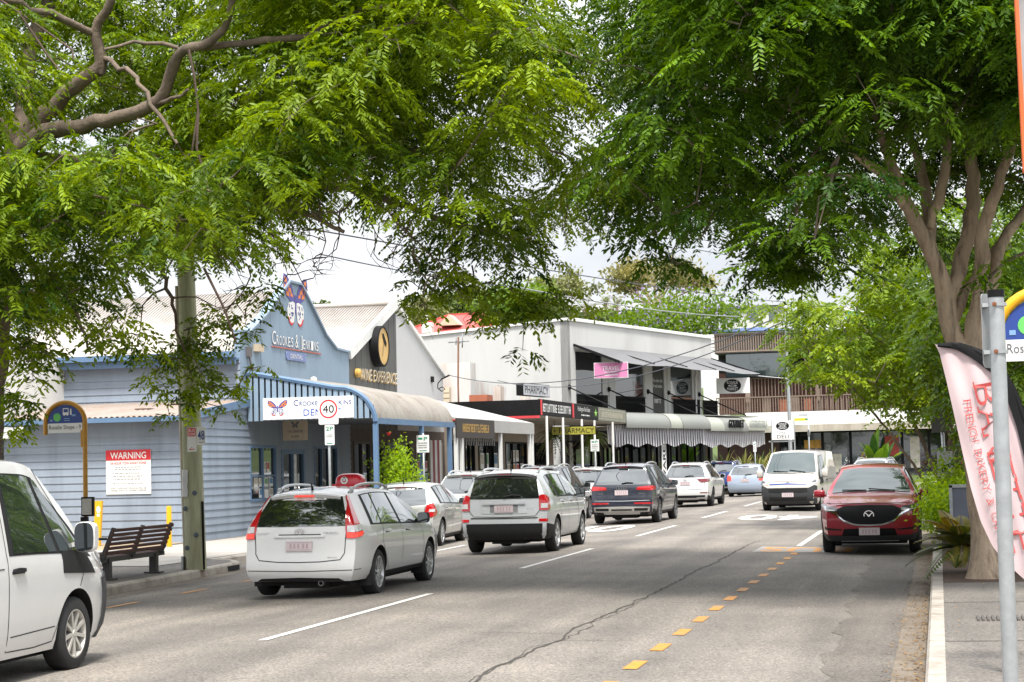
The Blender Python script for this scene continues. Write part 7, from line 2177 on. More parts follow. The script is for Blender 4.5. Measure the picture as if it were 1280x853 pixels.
# --- red crossover facing the camera
c_red = base_spec(4.55, 1.84, 1.675, .26, .35, (.95, 3.65),
    rear=[(.22, .16), (.36, .03), (.52, .0), (.68, .015), (.95, .085), (1.3, .27), (1.52, .46), (1.7, .5)],
    front=[(.22, -.22), (.32, -.08), (.45, -.015), (.6, .0), (.75, -.01), (.85, -.06), (.93, -.13), (1.0, -.22)], roof_rear_z=1.53, ws=(2.36, .07), cowl=(3.22, 1.10),
    hood=[(3.7, 1.06), (4.1, 1.00), .90], wroof=(.58, .63, .60), belt=[(0, 1.10), (1, 1.07), (2, 1.04), (3.2, 1.02)], arch=.405, rim=.235, spokes=10, taper_f=(.15, .75), bulge_f=.15, taper_r=(.09, .6),
    glass=dict(front=(3.20, 2.42, .90, .89), surround=(.80, 3.0, .84, 2.32), side=[(.92, 1.18, .95, 1.2), (1.28, 1.92, 1.3, 1.92), (2.02, 2.9, 2.02, 2.30)], mt=.06,
               rear=([(-.7, 1.1), (0, 1.09), (.7, 1.1)], [(-.58, 1.5), (0, 1.53), (.58, 1.5)])),
    doors=[[(1.2, 1.5), (1.2, 1.05), (1.1, .80), (1.4, .42)], [(1.98, 1.5), (1.99, 1.03), (2.0, .36)], [(2.95, 1.02), (3.05, .7), (2.98, .36)]],
    handles=[(1.35, .95), (2.2, .94)], mirror=(2.72, 1.10, .21, .155), antenna=(.8, .05), archm=M_PLASG, archw=.07,
    patches=[('lower_bumper', M_PLASG, 'front', [(-1.05, .27), (-.7, .255), (0, .25), (.7, .255), (1.05, .27)], [(-1.05, .40), (-.72, .365), (0, .345), (.72, .365), (1.05, .40)], .014),
             ('skid_strip', mat('skid_silver', (0.6, 0.6, 0.6), 0.4, metal=0.5), 'front', [(-.52, .255), (.52, .255)], [(-.52, .268), (.52, .268)], .022),
             ('grille', M_BLACK, 'front', [(-.60, .81), (-.48, .66), (-.25, .575), (0, .56), (.25, .575), (.48, .66), (.60, .81)], [(-.60, .83), (-.45, .90), (-.2, .915), (0, .92), (.2, .915), (.45, .90), (.60, .83)], .010),
             ('grille_chrome', M_CHROME, 'front', [(-.72, .80), (-.60, .745), (-.45, .61), (-.25, .545), (0, .535), (.25, .545), (.45, .61), (.60, .745), (.72, .80)], [(-.72, .825), (-.60, .785), (-.455, .648), (-.25, .573), (0, .562), (.25, .573), (.455, .648), (.60, .785), (.72, .825)], .022),
             ('headlamp', mat('lamp_smoked', (0.06, 0.06, 0.065), 0.1, coat=1), 'front', [(.58, .80), (.78, .80), (.98, .84), (1.18, .90)], [(.58, .87), (.78, .905), (.98, .93), (1.2, .945)], .014, 'mir'),
             ('headlamp_lens', M_CHROME, 'front', [(.80, .825), (.93, .845)], [(.80, .885), (.93, .905)], .02, 'mir'),
             ('headlamp_light', M_CLEAR, 'front', [(.62, .805), (.98, .835)], [(.62, .822), (.98, .852)], .02, 'mir'),
             ('headlamp_tip', M_CLEAR, 'front', [(1.02, .87), (1.16, .90)], [(1.02, .91), (1.18, .925)], .02, 'mir'),
             ('bumper_slot', M_PLAS, 'front', [(.50, .455), (.94, .47)], [(.50, .475), (.96, .525)], .006, 'mir'),
             ('intake', M_BLACK, 'front', [(-.50, .36), (0, .35), (.50, .36)], [(-.46, .485), (0, .49), (.46, .485)], .008),
             ('bonnet_crease', 'paint', 'top', [(.55, 3.3), (.5, 4.2)], [(.60, 3.3), (.56, 4.2)], .004, 'mir')],
    seams=[('bonnet_gap', 'front', [(-.95, .95), (-.6, .945), (0, .955), (.6, .945), (.95, .95)], .012)],
    plates=[('front', .435, 0)], badges=[('front', .735, 'wing')])

P_WHITE = paint('white_car_paint', (0.60, 0.60, 0.59))
P_WARM = paint('ivory_car_paint', (0.50, 0.475, 0.43))
P_SILV = paint('silver_car_paint', (0.52, 0.54, 0.56), metal=0.35)
P_SILV2 = paint('warm_silver_car_paint', (0.43, 0.44, 0.42), metal=0.35)
P_NAVY = paint('navy_car_paint', (0.006, 0.008, 0.022))
P_GREY = paint('dark_grey_car_paint', (0.03, 0.032, 0.036), metal=0.3)
P_BLUE = paint('blue_car_paint', (0.01, 0.035, 0.16), metal=0.2)
P_LBLUE = paint('pale_blue_car_paint', (0.32, 0.38, 0.47), metal=0.3)
P_RED = paint('crimson_car_paint', (0.30, 0.003, 0.018))
def gz(x): return road_z(x)
GC = 'cars in the lanes heading away'
wag, BW = car('station_wagon', 'white station wagon with tall red tail lamps and roof rails, nearest the bench', c_wagon, (-8.55, 24.75, gz(-8.6)), R(0.6), P_WHITE, group=GC)
hat, _ = car('hatchback', 'silver hatchback in the parking lane behind the white wagon', c_hatch, (-11.85, 40.2, gz(-11.8)), R(4), P_SILV2, group=GC)
car('off_roader', 'silver boxy off-roader with black lower bumper and square red lamps', c_jeep, (-8.32, 35.9, gz(-8.4)), R(0), P_SILV, group=GC)
car('suv', 'white suv half hidden behind the silver off-roader, beside the verandah', c_whitesuv3, (-12.0, 47.0, gz(-12)), R(1), P_WHITE, group=GC)
car('suv', 'dark grey suv showing its roof above the silver off-roader', c_darksuv, (-11.9, 55.2, gz(-12)), R(0), P_GREY, group=GC)
car('suv', 'white suv between the dark grey roof and the navy suv', c_whitesuv2, (-11.95, 63.5, gz(-12)), R(0), P_WHITE, group=GC)
car('suv', 'navy suv with silver lower bumper in the driving lane', c_navy, (-8.62, 51.5, gz(-8.6)), R(-1), P_NAVY, group=GC)
car('suv', 'white suv with dark wheels and slim red lamps ahead of the navy suv', c_whitesuv, (-9.1, 68.2, gz(-9)), R(-1), P_WHITE, group=GC)
car('suv', 'dark blue suv with lit tail lamp beyond the white suv', c_whitesuv2, (-10.7, 93.6, gz(-10)), R(-4), P_BLUE, group=GC)
car('hatchback', 'pale blue hatchback with lit brake lamps before the oncoming van', c_small, (-8.55, 84.2, gz(-9)), R(-2), P_LBLUE, group=GC)
car('delivery_van', 'ivory van driving towards the camera with grey bumper', c_van, (-4.50, 64.2, gz(-4.5)), R(176), P_WARM, cat='van')
car('suv', 'white suv partly hidden behind the oncoming van', c_whitesuv3, (-2.4, 76.5, gz(-3)), R(172), P_WHITE)
car('crossover', 'crimson crossover parked by the right kerb facing the camera', c_red, (-1.30, 38.3, -0.10), R(180), P_RED)
car('delivery_van', 'white van cut off by the left edge of the photograph', c_van, (-8.60, 12.32, gz(-8.6)), R(1.5), P_WHITE, cat='van')
# red dome sign on the wagon's roof
q = ROOTM[wag] @ Vector((0.12, 2.0, 1.515))
rs_ = thing('roof_sign', 'red dome roof sign with white mark on the white station wagon', 'roof sign', q)
mb = MB()
P = []
for k, (s_, h) in enumerate(((1, 0), (1, .04), (.95, .09), (.8, .13), (.5, .152), (.02, .157))):
    P.append([(q.x + .215 * s_ * math.copysign(abs(math.cos(a)) ** .6, math.cos(a)), q.y + .17 * s_ * math.copysign(abs(math.sin(a)) ** .6, math.sin(a)), q.z + .02 + h) for a in np.linspace(0, 2 * math.pi, 25)])
mb.grid(P); mb.build('dome', mat('sign_glossy_red', (0.60, 0.012, 0.03), 0.3, coat=0.6), rs_)
mb = MB(); mb.box(q.x - .23, q.x + .23, q.y - .19, q.y + .19, q.z - .015, q.z + .022); mb.build('base', M_RED, rs_)
mb = MB(); Fz = Frame((q.x - 0.04, q.y - .185, q.z + .075), FS); disc(mb, Fz, 0, 0, .055, .055, 0, inner=.55); poly(mb, Fz, [(-.015, -.01), (.015, -.01), (.015, .05), (-.015, .05)], 0); mb.build('mark', M_SIGNW, rs_)

# ================================================================ vegetation
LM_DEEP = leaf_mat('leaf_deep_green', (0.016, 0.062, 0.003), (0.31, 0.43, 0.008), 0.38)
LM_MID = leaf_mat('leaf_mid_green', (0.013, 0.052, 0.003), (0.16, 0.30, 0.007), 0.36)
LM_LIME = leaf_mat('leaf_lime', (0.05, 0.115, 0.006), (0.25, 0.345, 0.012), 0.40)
LM_BUSH = leaf_mat('leaf_bush', (0.14, 0.27, 0.012), (0.38, 0.52, 0.03), 0.45)
LM_OLIVE = leaf_mat('leaf_olive', (0.10, 0.115, 0.045), (0.26, 0.27, 0.10), 0.3)
LM_GUM = leaf_mat('leaf_gum', (0.12, 0.12, 0.045), (0.30, 0.27, 0.085), 0.35)
LM_BRIGHT = leaf_mat('leaf_hill_green', (0.04, 0.095, 0.010), (0.17, 0.27, 0.020), 0.4)
LM_DARK = leaf_mat('leaf_hill_dark', (0.035, 0.060, 0.012), (0.12, 0.16, 0.030), 0.35)
LM_CYC = leaf_mat('leaf_cycad', (0.06, 0.12, 0.02), (0.28, 0.21, 0.03), 0.25, 0.6)
LM_STRAP = leaf_mat('leaf_strap', (0.06, 0.11, 0.03), (0.36, 0.33, 0.10), 0.3)
LM_FLOWER = leaf_mat('jacaranda_flower', (0.28, 0.20, 0.48), (0.50, 0.40, 0.66), 0.3)
M_BARK = mat('grey_brown_bark', (0.165, 0.125, 0.095), 0.9, var=0.4, vscale=5, dirt=(0.07, 0.05, 0.04), dscale=3, damt=0.7, bump=0.7, bscale=18, streak=True)
M_BARKP = mat('pale_bark', (0.44, 0.34, 0.245), 0.9, var=0.3, vscale=4, dirt=(0.10, 0.07, 0.05), dscale=9, damt=0.95, bump=0.9, bscale=18, streak=True)
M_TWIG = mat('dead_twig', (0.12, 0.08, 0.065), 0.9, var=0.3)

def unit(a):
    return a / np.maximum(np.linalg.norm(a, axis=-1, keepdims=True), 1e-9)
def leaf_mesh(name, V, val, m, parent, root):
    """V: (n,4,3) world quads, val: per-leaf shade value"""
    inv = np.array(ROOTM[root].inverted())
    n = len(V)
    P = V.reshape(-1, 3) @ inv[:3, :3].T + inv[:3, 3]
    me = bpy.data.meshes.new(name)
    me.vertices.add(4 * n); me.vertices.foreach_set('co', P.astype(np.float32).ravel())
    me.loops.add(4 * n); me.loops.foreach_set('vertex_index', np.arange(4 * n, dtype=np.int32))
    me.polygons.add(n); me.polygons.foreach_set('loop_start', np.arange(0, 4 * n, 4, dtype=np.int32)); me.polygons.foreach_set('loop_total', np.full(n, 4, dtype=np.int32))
    a = me.attributes.new('leaf', 'FLOAT', 'FACE'); a.data.foreach_set('value', np.clip(val, 0, 1).astype(np.float32))
    me.materials.append(m)
    me.update(calc_edges=True)
    o = bpy.data.objects.new(name, me); COL.objects.link(o); o.parent = parent
    return o
def pinnate(P, D, size, pairs=6, ll=0.085, lw=0.032, val=None, droop=0.35):
    """compound leaves: leaflet pairs along a rachis"""
    n = len(P); D = unit(D)
    Z = np.array([0, 0, 1.0])
    S = unit(np.cross(D, Z) + RNG.normal(0, .15, (n, 3)))
    V, W = [], []
    for j in range(pairs):
        t = 0.12 + 0.88 * j / (pairs - 1)
        base = P + D * (size * t)[:, None] - Z * (droop * size * t * t)[:, None]
        k = ll * (0.75 + 0.35 * math.sin(math.pi * (t * .8 + .1)))
        for sg in (-1, 1):
            d = unit(S * sg * 0.85 + D * 0.55 - Z * 0.42 + RNG.normal(0, .2, (n, 3)))
            L_ = (k * RNG.uniform(.8, 1.2, n))[:, None]
            w = unit(D - d * np.sum(D * d, -1, keepdims=True) + RNG.normal(0, .25, (n, 3))) * lw / 2
            V.append(np.stack([base, base + d * L_ * .5 + w, base + d * L_, base + d * L_ * .5 - w], 1))
            W.append((val if val is not None else np.full(n, .5)) + RNG.normal(0, .07, n))
    return np.concatenate(V), np.concatenate(W)
def sprays(C, r, nf=13, fl=0.30, pairs=6, ll=0.085, lw=0.032, flat=0.35, up=0.0):
    """horizontal umbrella sprays of compound leaves around each centre"""
    n = len(C)
    th = RNG.uniform(0, 2 * np.pi, (n, nf)); ro = r[:, None] * np.sqrt(RNG.uniform(0, 1, (n, nf)))
    rel = ro / r[:, None]
    P = C[:, None, :] + np.stack([ro * np.cos(th), ro * np.sin(th), flat * r[:, None] * (1 - 1.6 * rel ** 2) + RNG.normal(0, .10, (n, nf)) * r[:, None]], -1)
    D = np.stack([np.cos(th), np.sin(th), up - .05 - .45 * rel], -1) + RNG.normal(0, .38, (n, nf, 3))
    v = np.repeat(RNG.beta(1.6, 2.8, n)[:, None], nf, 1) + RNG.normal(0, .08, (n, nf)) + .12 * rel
    return pinnate(P.reshape(-1, 3), D.reshape(-1, 3), fl * RNG.uniform(.75, 1.2, n * nf), pairs, ll, lw, v.ravel())
def loose_leaves(C, size, val):
    """single leaves of random tilt"""
    n = len(C)
    a = unit(RNG.normal(0, 1, (n, 3)) + np.array([0, 0, -.25])); b = unit(np.cross(a, RNG.normal(0, 1, (n, 3))))
    L_ = (size * RNG.uniform(.7, 1.3, n))[:, None]
    return np.stack([C, C + a * L_ * .5 + b * L_ * .26, C + a * L_, C + a * L_ * .5 - b * L_ * .26], 1), val + RNG.normal(0, .08, n)

def limbs_part(name, limbs, parent, m, n=9, wob=0.03):
    """limbs: lists of (point, radius); smoothed tubes in one mesh; returns sample nodes"""
    mb = MB(); nodes = []
    for lb in limbs:
        P = np.array([p for p, r in lb], float); rr = np.array([r for p, r in lb], float)
        s = np.concatenate([[0], np.cumsum(np.linalg.norm(np.diff(P, axis=0), axis=1))])
        t = np.linspace(0, s[-1], max(6, int(s[-1] / 0.18)))
        Q = np.stack([pchip(s, P[:, k])(t) for k in range(3)], 1)
        Q[1:-1] += RNG.normal(0, wob, (len(t) - 2, 3)) * .5
        ra = np.interp(t, s, rr) * (1 + RNG.normal(0, .03, len(t)))
        mb.tube([Vector(q) for q in Q], list(ra), n)
        nodes += [q for q in Q]
    mb.build(name, m, parent)
    return nodes
def twigs_part(name, nodes, targets, parent, m, origin, r0=0.02, n=4, hang=0.12):
    mb = MB()
    N_ = np.zeros((len(nodes) + 2 * len(targets), 3)); N_[:len(nodes)] = nodes; k = len(nodes)
    order = np.argsort(np.linalg.norm(targets - origin, axis=1))
    for i in order:
        T = targets[i]
        d = np.linalg.norm(N_[:k] - T, axis=1)
        A = N_[int(np.argmin(d))]; L_ = d.min()
        if L_ < 0.05: continue
        M_ = (A + T) / 2 + RNG.normal(0, .12, 3) * L_ + np.array([0, 0, hang * L_])
        r = min(.05, .006 + r0 * L_ * .6)
        mb.tube([Vector(A), Vector(A * .5 + M_ * .5 + RNG.normal(0, .04, 3) * L_), Vector(M_), Vector(T)], [r, r * .8, r * .6, .004], n, caps=False)
        N_[k] = M_; N_[k + 1] = T; k += 2
    mb.build(name, m, parent)

def W3(u, v, Y): return np.array(at_y(u, v, Y))
def LB(*pts): return [(W3(u, v, Y), r) for u, v, Y, r in pts]
def region(n, u0, u1, v0, low, depth, keep=None):
    """points spread through the crown's volume: low(u) is the height of its underside, depth(u) its near and far side"""
    out = []
    while len(out) < n:
        u = RNG.uniform(u0, u1); v = RNG.uniform(v0, low(u))
        a, b = depth(u, v); Y = RNG.uniform(a, b)
        if keep is None or RNG.random() < keep(u, v, Y): out.append(W3(u, v, Y))
    return np.array(out)

# ---------------- street tree on the left (poinciana-like, spreading over the road)
lt = thing('street_tree', 'huge spreading tree on the left whose crown hangs over the road and bench', 'tree', tuple(W3(-22, 560, 24.0)[:2]) + (0.02,))
base = W3(-32, 560, 24.0); base[2] = 0.0
trunk = [[(base, .30), (W3(-20, 560, 24), .24), (W3(-8, 440, 24), .21), (W3(4, 300, 24), .20), (W3(20, 190, 24), .20)]]
nodes = limbs_part('trunk', trunk, lt, M_BARK, 14, .02)
limb = [LB((20, 195, 24, .17), (58, 142, 24, .12), (92, 108, 23.9, .11), (126, 78, 23.8, .10), (120, 42, 23.7, .075), (139, 2, 23.5, .06), (150, -70, 23.3, .045)),
        LB((20, 190, 24, .17), (72, 163, 23.8, .12), (140, 150, 23.6, .10), (188, 135, 23.4, .095), (213, 98, 23.2, .08), (222, 66, 23, .07), (252, 60, 22.8, .065), (283, 28, 22.6, .05), (292, -30, 22.4, .04)),
        LB((118, 42, 23.7, .055), (70, 20, 23, .05), (30, 8, 22.6, .045), (-30, -10, 22, .03)), LB((128, 72, 23.8, .04), (172, 100, 23.4, .032), (196, 140, 23.2, .03), (222, 180, 23, .022)),
        LB((222, 60, 23, .03), (170, 52, 22.8, .025), (130, 62, 22.5, .018)), LB((186, 138, 23.4, .04), (235, 112, 23, .02)), LB((140, 192, 23, .018), (168, 164, 22.8, .02), (196, 155, 22.6, .012)),
        LB((18, 200, 24, .14), (150, 205, 25, .11), (280, 195, 26, .09), (400, 175, 26.5, .07), (520, 190, 27, .055), (640, 160, 27.5, .04), (740, 120, 28, .025)),
        LB((14, 230, 24, .12), (160, 240, 24.5, .09), (290, 225, 24.5, .07), (420, 235, 24.5, .055), (540, 270, 25, .04), (650, 300, 25.5, .025)),
        LB((160, 240, 24.5, .07), (240, 275, 23.5, .05), (330, 255, 23, .045), (430, 290, 23, .025)), LB((20, 190, 24, .15), (40, 60, 25, .12), (120, -90, 26, .09), (260, -180, 27, .06), (450, -220, 28, .04)),
        LB((252, 60, 22.8, .05), (380, 45, 23, .045), (440, 20, 23.5, .035), (560, -10, 24, .025)), LB((20, 190, 24, .12), (-60, 80, 23, .08), (-160, 20, 22, .05)),
        LB((10, 300, 24, .07), (40, 330, 23, .05), (90, 380, 22.5, .03), (110, 440, 22.3, .015)), LB((160, 240, 24.5, .05), (200, 300, 24, .04), (215, 380, 25, .025), (240, 470, 26.5, .012))]
nodes += limbs_part('limb', limb, lt, M_BARK, 14, .045)
vx = [-300, -120, 0, 30, 70, 110, 150, 190, 240, 290, 330, 370, 410, 450, 480, 520, 550, 590, 640, 690, 720, 745, 775, 800]
vy = [450, 455, 445, 415, 385, 355, 330, 318, 322, 300, 262, 248, 248, 238, 232, 255, 275, 310, 325, 310, 290, 250, 205, 150]
lowL = lambda u: float(np.interp(u, vx, vy))
def keepL(u, v, Y):
    edge = (lowL(u) - v)
    if u > 700 - .25 * max(0, 120 - v) and v < 200: return .03
    if 10 < u < 300 and v < 190 and Y < 24.4: return .02      # the open pocket where the bare limbs show
    if u < 300 and v < 190: return .95
    if 60 < u < 200 and v > 330: return .35
    if u > 480 and edge < 130: return .50
    if 730 < u and v < 160: return .35
    return 1.0 if edge > 40 else .6
def depL(u, v):
    if v > 190 and u < 330: return (20.5, 27)
    return (20.5 + .002 * max(u, 0), 30)
C1 = region(760, -260, 800, -130, lowL, depL, keepL)
# hanging lower sprays: over the bus stop, in front of the pole, at the bare twigs
hang = []
for u, v, Y, s, n in ((40, 440, 22.5, 18, 10), (20, 510, 22.5, 14, 7), (125, 405, 22.5, 18, 7), (230, 420, 26.5, 30, 14), (240, 465, 26.5, 26, 12), (262, 485, 26.5, 20, 5), (225, 500, 26.5, 14, 5), (160, 420, 23.5, 12, 4), (285, 400, 25, 22, 5), (330, 372, 24, 14, 3), (555, 350, 24, 22, 12), (606, 366, 25, 22, 10), (648, 376, 25, 28, 14), (700, 355, 25.5, 16, 4), (520, 320, 24, 16, 5)):
    for k in range(n): hang.append(W3(u + RNG.normal(0, s), v + RNG.normal(0, s * .8), Y + RNG.normal(0, .35)))
C1h = np.array(hang)
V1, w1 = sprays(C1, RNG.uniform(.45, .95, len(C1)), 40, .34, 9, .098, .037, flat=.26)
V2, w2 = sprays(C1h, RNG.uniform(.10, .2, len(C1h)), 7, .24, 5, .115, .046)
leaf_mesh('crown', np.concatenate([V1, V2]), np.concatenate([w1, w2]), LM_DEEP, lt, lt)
twigs_part('twigs', nodes, np.concatenate([C1, C1h]), lt, M_BARK, W3(20, 190, 24))
# bare twigs hanging below the crown
def bare(p, d, L_, r, depth):
    pts = [p]; q = p.copy(); dd = d.copy()
    for k in range(5):
        dd = unit(dd + RNG.normal(0, .28, 3)); q = q + dd * L_ / 5; pts.append(q.copy())
    mb.tube([Vector(a) for a in pts], [r * (1 - .14 * k) for k in range(6)], 4, caps=False)
    if depth > 0:
        for k in range(RNG.integers(2, 4)):
            bare(pts[RNG.integers(2, 6)], unit(dd + RNG.normal(0, .7, 3)), L_ * RNG.uniform(.45, .75), r * .6, depth - 1)
for u, v, Y, tx, L_ in ((455, 285, 23, -.2, 1.0), (470, 300, 23, .5, 1.1), (440, 300, 23, -.6, .8), (490, 315, 23.5, .8, 1.2), (400, 300, 23, .2, .9), (425, 310, 23.2, -.1, .9), (330, 330, 23.5, .1, .9), (310, 380, 24, .3, .8), (590, 380, 25, -.3, .6), (360, 345, 23.5, .5, .8), (560, 250, 24, .3, 1.2), (680, 240, 25, .2, 1.0), (250, 330, 23, .3, .9)):
    mb = MB(); bare(W3(u, v - 48, Y), unit(np.array([tx, 0, -1.0])), L_, .016, 2); mb.build('bare_twig', M_TWIG, lt)
for P in (((236, 62), (243, 95), (248, 138), (240, 190), (224, 204)), ((248, 140), (246, 185), (262, 240), (267, 258)), ((120, 220), (150, 245), (165, 262)), ((105, 272), (160, 260), (185, 245)), ((0, 0), (45, 30), (90, 62), (92, 75)), ((20, 10), (60, 70), (80, 95)), ((255, 335), (280, 385), (296, 430))):
    mb = MB(); mb.tube([Vector(W3(u, v, 22.2)) for u, v in P], [.02 - .012 * k / len(P) for k in range(len(P))], 5); mb.build('bare_twig', M_TWIG, lt)

# ---------------- street tree on the right
rt = thing('street_tree', 'tall many stemmed tree on the right with pale bark standing in the garden bed', 'tree', (0.58, 26.2, 0.03))
tr = [[(np.array([0.60, 26.2, -.02]), .34), (np.array([0.595, 26.2, .07]), .27), (np.array([0.585, 26.2, .25]), .215), (W3(1230, 660, 26.2), .19), (W3(1221, 560, 26.2), .19), (W3(1214, 480, 26.2), .20), (W3(1213, 440, 26.2), .19)]]
nr_ = limbs_part('trunk', tr, rt, M_BARKP, 14, .015)
lim = [LB((1213, 445, 26.2, .17), (1192, 420, 26.2, .14), (1183, 372, 26.2, .14), (1170, 330, 26.1, .11), (1150, 290, 26, .10), (1128, 245, 25.8, .085), (1112, 205, 25.6, .07), (1096, 150, 25.4, .05), (1082, 60, 25, .03)),
       LB((1184, 375, 26.2, .12), (1200, 335, 26.4, .11), (1213, 285, 26.5, .11), (1216, 235, 26.6, .10), (1212, 190, 26.7, .08), (1222, 110, 26.8, .06), (1235, 0, 27, .04)),
       LB((1214, 440, 26.2, .15), (1222, 395, 26.2, .13), (1226, 345, 26.2, .11), (1228, 290, 26.2, .10), (1241, 250, 26.1, .09), (1262, 190, 26, .06), (1290, 100, 26, .04)),
       LB((1222, 400, 26.3, .10), (1238, 355, 26.5, .09), (1252, 305, 26.7, .085), (1276, 270, 27, .07), (1310, 220, 27, .05)), LB((1190, 400, 26.3, .10), (1215, 350, 26.6, .06), (1240, 320, 26.8, .06), (1262, 290, 27, .05)),
       LB((1170, 330, 26.1, .09), (1162, 290, 26.3, .09), (1158, 250, 26.4, .085), (1150, 205, 26.5, .07), (1128, 140, 26.8, .05), (1110, 40, 27, .03)),
       LB((1160, 285, 26.2, .08), (1176, 240, 26.2, .08), (1184, 190, 26.2, .065), (1190, 100, 26.3, .05), (1180, -40, 26.5, .03)),
       LB((1140, 265, 25.9, .07), (1100, 215, 25.3, .06), (1062, 185, 25, .05), (1035, 150, 24.8, .04), (1010, 130, 24.6, .03)),
       LB((1150, 285, 26, .06), (1110, 240, 26.5, .04), (1075, 225, 26.8, .03), (1000, 215, 27, .025)), LB((1035, 150, 24.8, .035), (1000, 128, 24.5, .045), (960, 112, 24.3, .04), (925, 75, 24, .03), (905, 40, 24, .02)),
       LB((1000, 128, 24.5, .035), (940, 115, 24.2, .03), (890, 110, 24, .02), (850, 110, 24, .012)), LB((960, 112, 24.3, .02), (990, 140, 24.5, .02), (1015, 165, 24.7, .02))]
nr_ += limbs_part('limb', lim, rt, M_BARKP, 10)
ux = [735, 760, 790, 830, 860, 890, 915, 950, 990, 1030, 1070, 1110, 1150, 1200, 1300, 1430]
uy = [120, 230, 270, 290, 300, 290, 258, 262, 300, 330, 345, 345, 330, 240, 250, 330]
lowR = lambda u: float(np.interp(u, ux, uy))
def keepR(u, v, Y):
    if u > 1085 and v > 165: return .75 if Y > 27.8 else .03
    if 840 < u < 1000 and 60 < v < 230: return .32
    if 950 < u < 1090 and v > 120 and Y < 25.5: return .3
    if u < 795 and v < 200: return .04
    if lowR(u) - v < 60: return .6
    return 1.0
C2 = region(640, 735, 1430, -130, lowR, lambda u, v: (21.5 + max(0, 900 - u) * .006, 31), keepR)
hg = []
for u, v, Y, s, n in ((985, 318, 27, 22, 12), (940, 290, 26, 20, 6), (960, 340, 28, 16, 6), (835, 320, 24, 14, 4), (1245, 345, 25, 12, 2), (800, 285, 24, 20, 6), (1000, 335, 27, 20, 8)):
    for k in range(n): hg.append(W3(u + RNG.normal(0, s), v + RNG.normal(0, s * .6), Y + RNG.normal(0, .3)))
C2h = np.array(hg)
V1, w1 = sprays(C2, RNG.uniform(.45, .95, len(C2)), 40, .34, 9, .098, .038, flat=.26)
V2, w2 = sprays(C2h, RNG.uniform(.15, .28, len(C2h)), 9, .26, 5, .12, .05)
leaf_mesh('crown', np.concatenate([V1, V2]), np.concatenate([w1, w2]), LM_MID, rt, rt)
twigs_part('twigs', nr_, np.concatenate([C2, C2h]), rt, M_BARK, W3(1180, 320, 26))

# ---------------- further street trees on the right
def mid_tree(label, Y, ub, low, u0, u1, v0, n, lm, stems, bark, rr=(.32, .55), ll=.14, lw=.07, keep=None, fl=.34, vb=None):
    b = W3(ub, 600, Y); b[2] = 0.03
    t = thing('street_tree', label, 'tree', tuple(b))
    lb = []
    for (u, v, r) in stems: 
        T = W3(u, v, Y); lb.append([(b + RNG.normal(0, .08, 3) * np.array([1, 1, 0]), r), (b * .55 + T * .45 + RNG.normal(0, .12, 3), r * .75), (T, r * .45)])
    nd = limbs_part('trunk', lb, t, bark, 8)
    C = region(n, u0, u1, v0, low, lambda u, v: (Y - 2.5, Y + 3), keep)
    V, w = sprays(C, RNG.uniform(*rr, n), 12, fl, 5, ll, lw)
    leaf_mesh('crown', V, w, lm, t, t)
    twigs_part('twigs', nd, C, t, bark, b + np.array([0, 0, 3.0]))
    return t
lx, ly = [905, 930, 960, 985, 1010, 1050, 1090, 1130, 1170, 1220, 1300], [330, 370, 395, 425, 470, 470, 495, 530, 520, 505, 480]
def keep3(u, v, Y):
    if u < 1000: return .14 if v > 365 else 0
    if v < 385 and u < 1090: return .15
    return .8
mid_tree('lime green street tree behind the red crossover, in front of the brown building', 47, 1192, lambda u: float(np.interp(u, lx, ly)), 905, 1300, 300, 380, LM_LIME,
         [(1185, 470, .14), (1205, 440, .12), (1160, 430, .10), (1210, 480, .08), (1100, 420, .07), (1010, 420, .045)], M_BARK, keep=keep3)
mid_tree('green tree filling the view behind the pale trunk at the right edge', 37, 1300, lambda u: float(np.interp(u, [1150, 1200, 1260, 1400], [430, 560, 640, 640])), 1150, 1420, 250, 330, LM_BRIGHT,
         [(1250, 470, .12), (1300, 420, .14), (1340, 450, .1)], M_BARK, keep=lambda u, v, Y: .9)
# deep shade tree mass further along the right side
mid_tree('dark green tree further along the right footpath beside the battened building', 70, 1215, lambda u: float(np.interp(u, [1090, 1130, 1180, 1300], [430, 470, 520, 560])), 1090, 1300, 360, 260, LM_MID,
         [(1190, 470, .16), (1230, 450, .16)], M_BARK, rr=(.5, .8), ll=.2, lw=.09, fl=.5)

# ---------------- shrubs and plants
def bush(name, label, cat, c, rad, n, lm, size=.09, stems=5, bark=None, group=None, shape=1.0):
    c = np.array(c, float)
    t = thing(name, label, cat, (c[0], c[1], c[2]), group=group)
    rad = np.array(rad, float)
    # irregular clumps inside the outline
    cl = unit(RNG.normal(0, 1, (26, 3))) * RNG.uniform(.25, .9, (26, 1)) * rad + c + np.array([0, 0, rad[2]])
    cl[:, 2] = np.maximum(cl[:, 2], c[2] + .12)
    k = RNG.integers(0, 26, n)
    P = cl[k] + RNG.normal(0, .24, (n, 3)) * rad
    P[:, 2] = np.maximum(P[:, 2], c[2] + .03)
    cv = RNG.uniform(.15, .9, 26)
    V, w = loose_leaves(P, size, cv[k])
    leaf_mesh('foliage', V, w, lm, t, t)
    mb = MB()
    for i in range(stems):
        e = cl[i]; mb.tube([Vector(c + RNG.normal(0, .05, 3) * np.array([1, 1, 0])), Vector((c + e) / 2 + RNG.normal(0, .06, 3)), Vector(e)], [.02, .014, .006], 5)
    mb.build('stem', bark or M_BARK, t)
    return t
